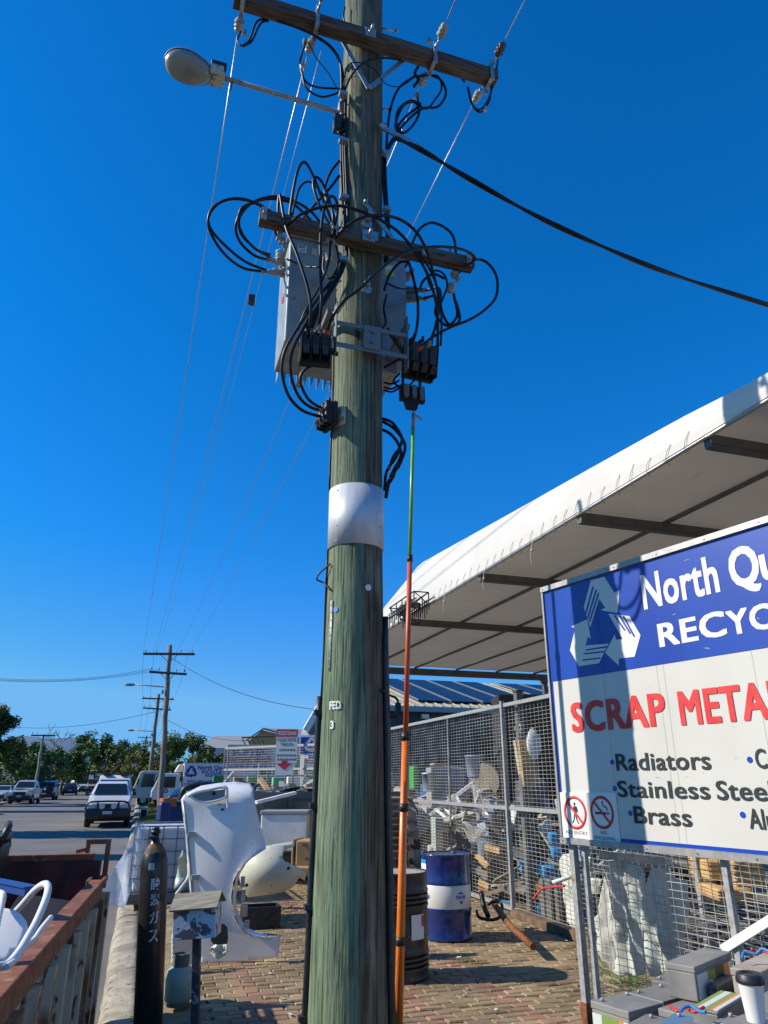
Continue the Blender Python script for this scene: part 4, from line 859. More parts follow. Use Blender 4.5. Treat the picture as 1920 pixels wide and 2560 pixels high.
m=MB(); p=SPt(uL+.05,0,-.06); m.box((p.x,p.y,.06),(.066,.066,.14),rz=math.atan2(SU.y,SU.x)); m.build('post_foot',M('rust',(.25,.09,.025),.85,0,(.14,.05,.02),14,bump=.4),sf)
for u in (.17,1.42,2.6): m=MB(); p=SPt(uL+u,0,-.06); m.box((p.x,p.y,1.0),(.04,.04,2.0),rz=math.atan2(SU.y,SU.x)); m.build('post',galvd,sf)
m=meshpanel(SPt(uL+.06,0,-.10),SU,3.6,.03,zB+.1,.05,.0027,.006,1.6); m.build('wire_mesh',wiremesh,sf)
a=SPt(uL+1.9,.55,-.03); b=SPt(uL+3.2,1.25,-.03); m=MB(); m.beam(SPt(*SUV(1800,2375),-.03),SPt(*SUV(1960,2275),-.03),.03,.05); tag(m.build('diagonal_brace',wht,sf),'pale diagonal bar across the mesh')

# ================================================================ MAIN YARD FENCE
FP=[Vector((5.0-.07,6.0,0)),Vector((5.0,9.79,0)),Vector((5.14,22.4,0))]
def fx(y): return 5.0+(y-9.79)*.0111
mf=thing('yard_fence','long galvanised mesh fence with steel posts running back beside the yard','fence',(fx(9.79),9.79,0))
def fwy(px,py): # intersect with fence plane
    p=atx(px,py,5.03); p=atx(px,py,fx(p.y)); return p
topz=2.72
m=MB(); 
for z,h_ in ((topz,.05),(fwy(1300,2022).z,.05)): m.beam((fx(5.2),5.2,z),(fx(22.4),22.4,z),.05,h_)
m.beam((fx(5.2),5.2,.06),(fx(22.4),22.4,.06),.05,.05); m.build('rail',galvd,mf)
m=meshpanel((fx(5.2)+.03,5.2,0),(.0111,1,0),17.2,.06,topz,.05,.0028,.012,2.2); m.build('wire_mesh',wiremesh,mf)
for y,h_,s in ((9.79,2.78,.055),(14.1,2.86,.05),(18.2,2.8,.05),(22.3,2.78,.05),(6.0,2.72,.05)):
    m=MB(); m.box((fx(y)-.03,y,h_/2),(s,s*.9,h_)); po=m.build('post',galvd,mf)
for y in (7.9,12.0,16.2,20.2): m=MB(); m.box((fx(y),y,topz/2),(.025,.025,topz)); m.build('mid_stay',wiremesh,mf)
m=MB(); m.box((fx(9.5)+.16,9.62,1.45),(.10,.10,2.9)); bp=m.build('post',gskip,mf); tag(bp,'thick dark square post with rusty cap behind the mesh')
m=MB(); m.box((fx(9.5)+.16,9.62,2.91),(.13,.13,.025)); m.build('post_cap',MT['rust'],bp)
# gate fence across the back left of the pole
GA=Vector((2.71,26.4,0)); GB=Vector((5.10,22.45,0)); GU=(GB-GA); GL=GU.length; GU.normalize()
gf=thing('mesh_gate','mesh gate with horizontal rails left of the pole behind the white panel','gate',tuple(GA))
m=MB()
for z in (2.7,2.0,.1): m.beam(GA+UP*z,GB+UP*z,.05,.06)
for f in (0,.045,1): p=GA.lerp(GB,f); m.box(p+UP*1.35,(.06,.06,2.7))
m.beam(GA+UP*1.55,GA.lerp(GB,.13)+UP*1.98,.04,.06); m.beam(GA.lerp(GB,.45)+UP*.7,GB+UP*1.75,.05,.08)
for f in (.5,.76): p=GA.lerp(GB,f); m.box(p+UP*1.0,(.05,.05,2.0))
m.build('gate_frame',galvd,gf)
m=meshpanel(GA,GU,GL,.1,2.7,.075,.004,.004,2); m.build('wire_mesh',wiremesh,gf)

# ================================================================ CANOPY OVER THE YARD
CX=atx(1110,1493,fx(14)).x
def cpz(px,py): p=atx(px,py,CX); return p.y,p.z
pc=[(atx(x,y,CX)) for x,y in ((1060,1523),(1200,1436),(1500,1246),(1900,993))]
cz=sum(p.z for p in pc)/4; cyend=22.0
yfar=atx(822,1674,CX).y
ca=thing('shade_canopy','large white vinyl shade canopy with grey underside and rope-laced edge over the yard','canopy',(CX+3,14,cz))
top=[(-2.0,cz+.1)]
for x,y in ((1920,953),(1730,1047),(1500,1172),(1300,1282),(1065,1410),(966,1528)): a=atx(x,y,CX+.12); top.append((a.y,a.z))
top.append((yfar,cz+.06))
def topz_at(y):
    for (a,za),(b,zb) in zip(top,top[1:]):
        if y<=b: return za+(zb-za)*(y-a)/(b-a)
    return top[-1][1]
CW=7.9
ysamp=[-2+.35*i for i in range(int((yfar+2)/.35)+1)]+[yfar]
m=MB(); vs=[]
for y in ysamp:
    zt=topz_at(y); w_=.012*noise.noise(Vector((y*1.5,0,0)))
    for (x,z) in ((CX-.035,cz-.005+w_*.5),(CX-.04,cz+(zt-cz)*.25),(CX-.03,cz+(zt-cz)*.6),(CX-.01,zt-.004),(CX+.06,zt+.012),(CX+CW*.35,zt+.10),(CX+CW*.7,zt+.05),(CX+CW,cz+.05)): vs.append((x,y,z))
k=8; fs=[(i*k+j,(i+1)*k+j,(i+1)*k+j+1,i*k+j+1) for i in range(len(ysamp)-1) for j in range(k-1)]
m.add(vs,fs,False); m.build('roof_sheet',vinyl,ca)
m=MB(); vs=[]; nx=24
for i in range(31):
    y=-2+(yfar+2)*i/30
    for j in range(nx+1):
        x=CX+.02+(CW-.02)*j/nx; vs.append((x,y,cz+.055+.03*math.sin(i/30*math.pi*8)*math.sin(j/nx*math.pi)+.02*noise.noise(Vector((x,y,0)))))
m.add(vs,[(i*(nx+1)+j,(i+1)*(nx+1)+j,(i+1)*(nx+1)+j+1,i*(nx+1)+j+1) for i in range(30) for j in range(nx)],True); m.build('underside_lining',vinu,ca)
m=MB(); m.tube([(CX-.02,-2,cz-.03),(CX-.02,yfar,cz-.03)],.022,8); m.tube([(CX+CW,-2,cz-.03),(CX+CW,yfar,cz-.03)],.03,8); m.build('edge_rail',galv,ca)
for i,(px,py) in enumerate(((1765,1082),(1446,1279),(1198,1432),(1012,1555))):
    y=atx(px,py,CX).y; m=MB(); m.bb((CX+.0,y-.05,cz-.11),(CX+CW,y+.05,cz-.005)); m.bb((CX,y-.045,cz-.14),(CX+CW,y+.045,cz-.112)) ; m.build('cross_beam',dsteel,ca)
y=yfar; m=MB(); m.bb((CX,y-.06,cz-.10),(CX+CW,y+.06,cz-.0)); m.bb((CX,y-.05,cz-.2),(CX+CW,y+.02,cz-.104)); m.build('cross_beam',dsteel,ca)
for x in (1.35,2.75,4.15,5.55,6.9): m=MB(); m.bb((CX+x-.03,-2,cz-.004),(CX+x+.03,yfar,cz+.035)); m.build('purlin',dsteel,ca)
m=MB(); p=aty(1360,1690,yfar); m.box((p.x,yfar,cz/2-.1),(.13,.13,cz-.2)); m.box((p.x,yfar,cz-.22),(.25,.2,.1)); m.build('canopy_post',dsteel,ca)
m=MB(); m.box((CX+CW,-1.9,cz/2-.05),(.13,.13,cz-.1)); m.box((CX+CW,10,cz/2-.05),(.13,.13,cz-.1)); m.box((CX+.05,-1.9,cz/2),(.1,.1,cz-.05));m.build('canopy_post',dsteel,ca)
rr=random.Random(9); y=5.3
while y<yfar-3:
    m=MB(); j=rr.uniform(-.03,.03); dy=.14+.0*y; m.tube(cr([(CX-.045,y,cz+.13+j),(CX-.055,y+dy*.5,cz+.04),(CX-.05,y+dy*.7,cz-.05),(CX+.0,y+dy*.8,cz-.075),(CX+.03,y+dy,cz-.03)],4),.0042,5); m.build('rope_tie',rope,ca); y+=rr.uniform(.26,.34)
for yy in (8.6,10.2,11.9): m=MB(); m.tube(cr([(CX-.04,yy,cz-.02),(CX-.06,yy+.05,cz-.2),(CX-.03,yy+.1,cz-.36)]),.006,5); m.sphere((CX-.05,yy+.03,cz-.16),.022,8); m.build('rope_end',rope,ca)
# black wire rack hung on the canopy edge
c=atx(1038,1520,CX-.15); rk=thing('wire_rack','black wire rack hanging from the canopy edge behind the green and orange stick','rack',tuple(c))
m=MB(); Lr=1.5; y0=c.y-.75; 
for z,xo in ((c.z+.14,0),(c.z+.02,.05),(c.z-.1,-.05)): m.beam((c.x+xo,y0,z),(c.x+xo,y0+Lr,z),.02,.02); m.beam((c.x+xo-.3,y0,z),(c.x+xo-.3,y0+Lr,z),.02,.02)
for e in (0,Lr): m.beam((c.x-.3,y0+e,c.z+.14),(c.x,y0+e,c.z+.14),.02,.02); m.beam((c.x-.3,y0+e,c.z+.14),(c.x,y0+e,c.z-.1),.015,.015); m.beam((c.x,y0+e,c.z+.14),(c.x-.3,y0+e,c.z-.1),.015,.015)
for i in range(14):
    y=y0+Lr*i/13; 
    for xo in (0,-.3): m.beam((c.x+xo,y,c.z+.14 if i%3==0 else c.z+.02),(c.x+xo+.0,y,c.z-.2-.06*(i%3)),.018,.018)
m.build('rack_frame',blkm,rk); m=MB(); m.box((c.x-.15,y0+.5,c.z),(.2,.35,.12),rx=.3); m.box((c.x-.15,y0+1.05,c.z),(.18,.25,.14),rx=-.2); m.build('rack_filling',M('smoky_bits',(.2,.2,.21),.5,0,(.02,.02,.02),30,.45,.55),rk)
# ================================================================ BUILDINGS BEHIND THE YARD
wallg=corr(M('shed_wall_grey',(.06,.085,.10),.6,.1,(.045,.07,.085),1),6,0,.9,.02)
# solar-roofed shed
def s_at(px,py,Y): return at(px,py,Y)
SY=33.2
e0=aty(960,1783,SY); ez=aty(1150,1776,SY).z
xl,xr=aty(935,1783,SY).x,e0.x+22; rz_=aty(1150,1711,SY+9).z
sh=thing('solar_shed','long dark grey shed with blue solar panels on its pale ribbed roof','shed',((xl+xr)/2,SY,0))
m=MB(); m.bb((xl,SY,0),(xr,SY+9,ez)); m.build('wall',wallg,sh)
roofm=corr(M('ribbed_cream_roof',(.50,.48,.38),.5,.15,(.44,.42,.33),1),5.2,0,1,.05)
m=MB(); m.prism([(xl-.2,SY-.35,ez),(xl-.2,SY+9,rz_),(xl-.2,SY+9.2,rz_),(xl-.2,SY+9.2,rz_+.1),(xl-.2,SY-.35,ez+.1)],(xr-xl+.4,0,0)); 
sl=(rz_-ez)/9.35
for i in range(60): x=xl+i*.48; m.beam((x,SY-.33,ez+.12),(x,SY+9,rz_+.12),.07,.05)
m.build('roof',roofm,sh)
m=MB(); m.bb((xl-.25,SY-.5,ez-.16),(xr+.3,SY-.352,ez+.05)); m.build('gutter',M('gutter_blue_grey',(.25,.32,.36),.45,.2),sh)
pv=M('solar_cell_blue',(.008,.014,.035),.35,.0,(.012,.02,.05),1.5,spec=.25)
k0=aty(1000,1711,SY+8.6).x
for i in range(-1,8):
    x=k0+i*1.75+(1.1 if i>2 else 0)+(1.1 if i>5 else 0)
    m=MB(); a=.7; b=8.6; z=lambda t: ez+.19+sl*(t+.35)
    m.add([(x,SY+a,z(a)),(x+1.62,SY+a,z(a)),(x+1.62,SY+b,z(b)),(x,SY+b,z(b)),(x,SY+a,z(a)+.04),(x+1.62,SY+a,z(a)+.04),(x+1.62,SY+b,z(b)+.04),(x,SY+b,z(b)+.04)],[(3,2,1,0),(4,5,6,7),(0,1,5,4),(1,2,6,5),(2,3,7,6),(3,0,4,7)]); o=m.build('solar_panel',pv,sh)
    m=MB(); 
    for xx in (x-.03,): m.beam((xx,SY+a,z(a)+.05),(xx,SY+b,z(b)+.05),.05,.07)
    for j in range(1,5): t=a+(b-a)*j/5; m.beam((x,SY+t,z(t)+.045),(x+1.62,SY+t,z(t)+.045),.02,.012)
    m.build('panel_frame',galv,o)
m=MB(); p=aty(1062,1791,SY-.1); m.box(p,(.35,.25,.2)); m.build('wall_light',plate,sh)
# dark doorway in the shed wall
m=MB(); a=aty(1185,1838,SY-.02); b=aty(1300,1838,SY-.02); m.bb((a.x,SY-.04,0),(b.x+3,SY-.01,a.z)); m.build('doorway',blkm,sh)
# grey gable left of pole
g0=at(773,1826,30); g1=at(812,1745,30)
gw=thing('grey_gable_shed','pale grey shed with white sloping roof edge just left of the pole','shed',tuple(LY(-1.5,31,0)))
wl2=corr(M('gable_grey_wall',(.27,.31,.33),.6,.1),5,0,.7,.02)
xg=g0.x; yg=g0.y; ap=(g1-g0); ap=ap*(6.5/ap.length) if ap.length else ap
A=Vector((xg,yg,0)); m=MB(); dxg=aty(835,1800,yg).x-xg; px_=xg+dxg; pz=g0.z+(aty(835,1705,yg).z-g0.z)
m.prism([(xg,yg,0),(xg+dxg+1.2,yg,0),(xg+dxg+1.2,yg,pz-.1),(px_,yg,pz),(xg,yg,g0.z)],(0,1.6,0)); m.build('wall',wl2,gw)
m=MB(); m.beam((xg-.15,yg-.05,g0.z+.0),(px_,yg-.05,pz+.12),.25,.22,up=(0,1,0)); m.build('roof_edge',wht,gw)
m=MB(); m.cyl((xg+.5,yg-.08,0),(xg+.5,yg-.08,g0.z+.2),.05,.05,8); m.cyl((xg-.1,yg-.15,g0.z-.1),(xg+.5,yg-.1,g0.z+.1),.05,.05,8); m.build('downpipe',dsteel,gw)
# tan shed
ts=thing('tan_shed','tan gabled shed with grey roof behind the pedestrian sign','shed',tuple(at(690,1950,62)*Vector((1,1,0)).x if False else (at(700,1900,62).x,at(700,1900,62).y,0)))
c0,c1,c2_,c3=(aty(*q,58) for q in ((622,1853),(657,1822),(700,1834),(790,1858)))
ztan=c0.z; m=MB(); m.prism([(c0.x,58,0),(c3.x,58,0),(c3.x,58,c3.z),(c1.x,58,c1.z-.1),(c0.x,58,c0.z)],(0,.3,0)); m.build('wall',corr(M('tan_wall',(.74,.50,.20),.7),5,0,.7,.03),ts)
m=MB(); rf=aty(775,1821,70); m.add([(c0.x-.3,57.8,c0.z),(c1.x,57.8,c1.z),(c1.x+3,76,c1.z+1.2),(c0.x+2,76,c0.z+1)],[(0,1,2,3)]); m.add([(c1.x,57.8,c1.z),(c3.x+4,57.8,c3.z-.2),(c3.x+14,78,c1.z+1),(c1.x+2.6,78,c1.z+1.4)],[(0,1,2,3)]); m.beam((c0.x-.3,57.7,c0.z),(c1.x,57.7,c1.z),.12,.2,up=(0,1,0)); m.beam((c1.x,57.7,c1.z),(c3.x,57.7,c3.z),.12,.2,up=(0,1,0)); m.build('roof',M('old_grey_roof',(.33,.33,.31),.6,.2),ts)
# broken awning + far warehouse shapes
m=MB(); a=aty(606,1862,56); 
for i in range(5): m.beam((a.x+i*.35,56,a.z+.4),(a.x+.9+i*.35,56,a.z-1.2),.08,.06,up=(0,1,0))
m.beam((a.x-.1,56,a.z+.5),(a.x+2.3,56,a.z+.62),.1,.1); m.bb((a.x,56.2,0),(a.x+1.9,58,a.z-.5)); tag(m.build('lean_to',M('brown_lean_to',(.18,.11,.07),.8),),'small brown slatted lean-to beside the tan shed','lean-to')
def shedbox(name,label,pxl,pxr,pyt,Y,dep,mat,rf=True):
    a=at(pxl,pyt,Y); b=at(pxr,pyt,Y); t=thing(name,label,'warehouse',((a.x+b.x)/2,(a.y+b.y)/2,0)); d=(b-a); d.z=0; n=Vector((-d.y,d.x,0)).normalized()*dep
    m=MB(); z=min(a.z,b.z)
    P=[Vector((a.x,a.y,-.25)),Vector((b.x,b.y,-.25)),Vector((b.x,b.y,-.25))+n,Vector((a.x,a.y,-.25))+n]; m.prism(P,(0,0,z+.25)); m.build('wall',mat,t)
    m=MB(); c=[p+Vector((0,0,z+.25+.01)) for p in P]; mid0=(c[0]+c[3])/2+Vector((0,0,2)); mid1=(c[1]+c[2])/2+Vector((0,0,2)); m.add([c[0],c[1],c[2],c[3],mid0,mid1],[(0,1,5,4),(3,4,5,2),(0,4,3),(1,2,5)]); m.build('roof',MT['old_grey_roof'],t); return t
blue_w=M('pale_blue_wall',(.20,.33,.50),.6); 
shedbox('warehouse','pale blue warehouse glimpsed through the trees beyond the street',150,345,1898,150,20,blue_w)
shedbox('warehouse','low blue grey warehouse behind the trees right of the second pole',490,625,1870,95,20,M('blue_grey_wall',(.22,.33,.40),.6))
# fastening banner behind the gate
bl=at(566,1921,32); brr=at(687,1917,32)
bn=thing('banner_sign','faded grey fastener shop banner behind the mesh gate','banner',(bl.x,bl.y,0)); bU=(brr-bl); bU.z=0; bw_=bU.length; bU.normalize(); bN=bU.cross(UP)
bh=.95*(at(566,1868,32).z-bl.z); m=MB(); z0=bl.z-.1; P=[bl+UP*(-bl.z+z0),bl+bU*bw_+UP*(-bl.z+z0)]; 
m.prism([P[0],P[1],P[1]+UP*(bh+.25),P[0]+UP*(bh+.25)],-bN*.04); m.build('banner_sheet',M('banner_grey',(.36,.38,.41),.6,0,(.28,.30,.33),1.5),bn)
for f in (.05,.95): m=MB(); p=P[0].lerp(P[1],f)-bN*.1; m.box((p.x,p.y,(z0+bh)/2),(.08,.08,z0+bh)); m.build('post',galvd,bn)
ban_r=M('banner_maroon',(.22,.03,.05),.6); ban_b=M('banner_navy',(.05,.06,.14),.6)
textmesh('lettering','SOPFIX',ban_b,bn,P[0]+bU*(bw_*.1)+UP*(bh*.78),bU,UP,bw_*.7,bh*.36,bold=.05,depth=.02,normal=bN)
textmesh('lettering','FASTENING SERVICE',ban_r,bn,P[0]+bU*(bw_*.05)+UP*(bh*.42),bU,UP,bw_*.85,bh*.24,bold=.05,depth=.02,normal=bN)
textmesh('lettering','4038 5450   4038 5455',ban_b,bn,P[0]+bU*(bw_*.05)+UP*(bh*.12),bU,UP,bw_*.9,bh*.17,bold=.04,depth=.02,normal=bN)
def flatsign(name,label,px0,py0,px1,py1,Y,mat,post=True,thick=.03,cat='sign'):
    """board facing the camera-side street; returns thing, lower-left, U, width, height"""
    a=at(px0,py1,Y); b=at(px1,py1,Y); t0=at(px0,py0,Y); U=Vector((cy_,-sy_,0)); w_=(b-a).dot(U); h_=t0.z-a.z; Nn=U.cross(UP)
    t=thing(name,label,cat,(a.x,a.y,0)); m=MB(); m.prism([a,a+U*w_,a+U*w_+UP*h_,a+UP*h_],-Nn*thick); m.build('board',mat,t)
    if post:
        m=MB(); c=a+U*(w_/2)-Nn*(thick+.04); m.box((c.x,c.y,(a.z+h_)/2),(.05,.05,a.z+h_)); m.build('post',galvd,t)
    return t,a,U,w_,h_,Nn
t,a,U,w_,h_,Nn=flatsign('pedestrian_sign','white and red sign reading PEDESTRIANS PLEASE ENTER above the mesh gate',688,1823,742,1908,23.2,plate)
m=MB(); m.prism([a+UP*h_*.775+Nn*.001+U*.0,a+U*w_+UP*h_*.775+Nn*.001,a+U*w_+UP*h_*.998+Nn*.001,a+UP*h_*.998+Nn*.001],Nn*.004); m.build('red_header',signr,t)
textmesh('lettering','PEDESTRIANS',signlw,t,a+U*w_*.07+UP*h_*.82,U,UP,w_*.86,h_*.12,bold=.05,depth=.007,normal=Nn)
for i,s in enumerate(('PLEASE ENTER','THROUGH')): textmesh('lettering',s,signk,t,a+U*w_*(.06 if i==0 else .2)+UP*h_*(.64-.13*i),U,UP,w_*(.88 if i==0 else .6),h_*.085,bold=.03,depth=.004,normal=Nn)
m=MB(); q=random.Random(4)
for row in (.36,.2,.08):
    x=.06 if row<.3 else .16
    while x<(.9 if row<.3 else .8): ww=q.uniform(.04,.12); m.prism([a+U*w_*x+UP*h_*row,a+U*w_*(x+ww)+UP*h_*row,a+U*w_*(x+ww)+UP*h_*(row+.06),a+U*w_*x+UP*h_*(row+.06)],Nn*.003); x+=ww+.025
m.build('small_print',M('grey_print',(.2,.2,.2),.6),t)
m=MB(); c=a+U*w_*.42-UP*h_*.12; m.prism([c+U*-.25+UP*.12,c+U*-.09+UP*.12,c+U*-.09+UP*.2,c+U*.09+UP*.2,c+U*.09+UP*.12,c+U*.25+UP*.12,c+UP*-.08],Nn*.006); ar=m.build('red_arrow',signr,t)
m=MB(); m.prism([a-UP*.34,a+U*w_*.85-UP*.34,a+U*w_*.85-UP*.02,a-UP*.02],-Nn*.02); m.build('arrow_plate',plate,t)
t,a,U,w_,h_,Nn=flatsign('recycling_sign','small blue recycling yard sign half hidden by the left edge of the pole',746,1838,835,1888,24.5,plate)
m=MB(); m.prism([a+U*.06+UP*.05+Nn*.001,a+U*(w_-.05)+UP*.05+Nn*.001,a+U*(w_-.05)+UP*(h_-.06)+Nn*.001,a+U*.06+UP*(h_-.06)+Nn*.001],Nn*.004); m.build('blue_field',signb,t)
def logo(t,c,U,Nn,s,mat):
    m=MB()
    for k in range(3):
        an=k*2*math.pi/3; pr=[(-.25,.95),(.25,.95),(.55,.45),(.8,.55),(.45,-.02),(.05,.25),(.28,.32),(0,.6),(-.42,.0),(-.78,.2)]
        pts=[]
        for x,y in pr:
            xx=x*math.cos(an)-(y+.1)*math.sin(an); yy=x*math.sin(an)+(y+.1)*math.cos(an); pts.append(c+U*xx*s*.5+UP*yy*s*.5)
        m.prism(pts,Nn*.006)
    return m.build('recycling_arrows',mat,t)
logo(t,a+U*.42+UP*h_*.5+Nn*.005,U,Nn,.46,signlw)
textmesh('lettering','North Queensland',signlw,t,a+U*.75+UP*h_*.55,U,UP,1.2,h_*.22,bold=.05,depth=.008,normal=Nn); textmesh('lettering','RECYCLING',signlw,t,a+U*.8+UP*h_*.2,U,UP,1.0,h_*.2,bold=.05,depth=.008,normal=Nn)
t,a,U,w_,h_,Nn=flatsign('price_sign','cream sign with red heading SCRAP METAL under the small blue sign',757,1896,835,1985,24.3,signw)
textmesh('lettering','SCRAP METAL',signr,t,a+U*.06+UP*h_*.86,U,UP,w_*.9,h_*.09,bold=.05,depth=.006,normal=Nn)
m=MB()
for i in range(7): m.prism([a+U*.08+UP*h_*(.72-.07*i),a+U*(w_*.7)+UP*h_*(.72-.07*i),a+U*(w_*.7)+UP*h_*(.735-.07*i),a+U*.08+UP*h_*(.735-.07*i)],Nn*.003)
m.build('small_print',M('faint_print',(.4,.38,.3),.6),t)
m=MB(); m.prism([a+UP*h_*.18,a+U*w_+UP*h_*.18,a+U*w_+UP*h_*.25,a+UP*h_*.25],Nn*.004); m.build('red_stripe',signr,t)

MARK2=set(bpy.data.objects)
# ================================================================ FAR POLES AND STREET LIGHT POLE
wood2=M('far_pole_timber',(.26,.22,.17),.85,0,(.17,.14,.11),3,stretch=(1,1,.2))
def farpole(name,label,base,h_,rb,rt,arms,lampz=None,mat=wood2,grp='power poles along the street'):
    t=thing(name,label,'utility pole',tuple(base),0,grp); m=MB(); n=14
    pts=[base+Vector((.05*noise.noise(Vector((i*.5,base.y,0))),0,h_*i/16)) for i in range(17)]; m.tube(pts,[rb+(rt-rb)*i/16 for i in range(17)],n); m.build('pole_shaft',mat,t)
    for z,L,dz in arms:
        m=MB(); m.beam(base+Vector((-L/2,-.2,z)),base+Vector((L/2,-.2,z+dz)),.1,.11); a_=m.build('crossarm',timber,t)
        m=MB()
        for s in (-.46,-.25,.22,.44): p=base+Vector((s*L,-.2,z+.05+dz*(s+.5))); m.cyl(p,p+UP*.08,.012,.012,6); m.lathe([(.03,0),(.05,.03),(.03,.06),(.045,.09),(0,.13)],tuple(p+UP*.07),8)
        m.build('insulators',porc,a_)
        m=MB(); m.beam(base+Vector((-.4,-.16,z-.05)),base+Vector((0,-.16,z-.45)),.03,.03,up=(0,1,0)); m.beam(base+Vector((.4,-.16,z-.05)),base+Vector((0,-.16,z-.45)),.03,.03,up=(0,1,0)); m.build('arm_brace',galvd,t)
    return t
def farlamp(label,base,z,L=1.9):
    t=thing('street_lamp',label,'street lamp',tuple(base+UP*z)); b=base+UP*z; m=MB(); m.cyl(b,b+Vector((-L*.75,0,.08)),.03,.03,8); m.box(b+Vector((-.05,0,-.25)),(.1,.12,.2)); m.build('lamp_arm',galvd,t)
    m=MB(); m.sphere(b+Vector((-L*.88,0,.06)),.28,12,(1,.5,.28)); m.build('lamp_head',M('far_lamp_grey' if 'far_lamp_grey' not in MT else 'flg2',(.22,.23,.24),.5),t)
P2b=Vector((P2.x,P2.y,-.1))
farpole('utility_pole','weathered timber power pole beside the parked white ute',P2b,8.35,.15,.11,[(7.86,2.55,0),(6.95,1.85,-.12)])
farlamp('street lamp on the second pole up the street',P2b+Vector((-.15,0,0)),6.2)
P3=LY(-18.5,60,-.1); P4=LY(-37.6,118,-.1)
farpole('utility_pole','smaller timber power pole just left behind the second pole',P3,8.35,.19,.12,[(7.95,2.5,0),(7.2,2.2,-.1)])
farlamp('small street lamp on the third pole up the street',P3+Vector((-.15,0,0)),5.4)
farpole('utility_pole','furthest power pole, thin above the brown tree',P4,8.3,.18,.12,[(7.95,2.4,0)])
PLt=at(90,1955,58); PLt.z=-.15; lp=farpole('utility_pole','pale green T shaped pole on the left side of the street',PLt,at(97,1836,58).z+.15,.13,.09,[(at(97,1836,58).z+.05,1.7,.02)],mat=M('pale_green_pole',(.20,.27,.22),.7),grp=None)
A3=P3+Vector((0,-.2,8.0)); A4=P4+Vector((0,-.2,8.0))
lbw=['first','second','third','fourth']
for i,s in enumerate((-1.15,-.62,.5,1.1)):
    span(A2+Vector((s,0,.15)),A3+Vector((s,0,.1)),.7,.009,'overhead_wire',('far left','inner left','inner right','far right')[i]+' wire between the second and third poles',14)
    span(A3+Vector((s,0,.1)),A4+Vector((s,0,.1)),1.4,.012,'overhead_wire',('far left','inner left','inner right','far right')[i]+' wire beyond the third pole',14)
for i,(py,yy) in enumerate(((1686,1662),(1690,1668),(1693,1672))):
    span(P2b+Vector((-.8+.3*i,-.2,7.05)),at(-90,py+2,31),.35,.008,'overhead_wire',('top','middle','bottom')[i]+' of the three wires crossing the street left from the second pole',14,mat=rub)
span(P2b+Vector((.4,-.2,7.6)),at(800,1775,28),.45,.014,'overhead_wire','dark service cable from the second pole to the right behind the near pole',14,mat=rub)
span(P3+Vector((.4,-.2,6.6)),at(610,1852,55),.5,.02,'overhead_wire','dark service cable from the third pole down to the tan shed',14,mat=rub)
span(P3+Vector((-.2,-.2,6.9)),at(40,1818,80),.5,.02,'overhead_wire','dark cable from the third pole across to the left of the street',14,mat=rub)

for o in [o for o in bpy.data.objects if o not in MARK2]: GROW.append(o)
# pole line scaled about the camera point, further off and larger than first built
G=1.19; q0_=Vector((X0,Y0,H)); q1_=Vector((X0*G,Y0*G,H)); seen=set()
for o in GROW:
    if o.parent is None: o.location=q1_+(o.location-q0_)*G
    else: o.location=o.location*G
    if o.type=='MESH' and o.data.name not in seen: seen.add(o.data.name); o.data.transform(Matrix.Scale(G,4))
for o in GROW:      # the second pole is tilted and shifted, its lamp shifted, to match the view
    if o.parent is None and o.get('label','').startswith('weathered timber power pole'): o.rotation_euler=Matrix.Rotation(-.045,4,Vector((sy_,cy_,0))).to_euler(); o.location+=Vector((cy_,-sy_,0))*.6
    if o.parent is None and o.get('label','').startswith('street lamp on the second pole'): o.location+=Vector((cy_,-sy_,0))*.27
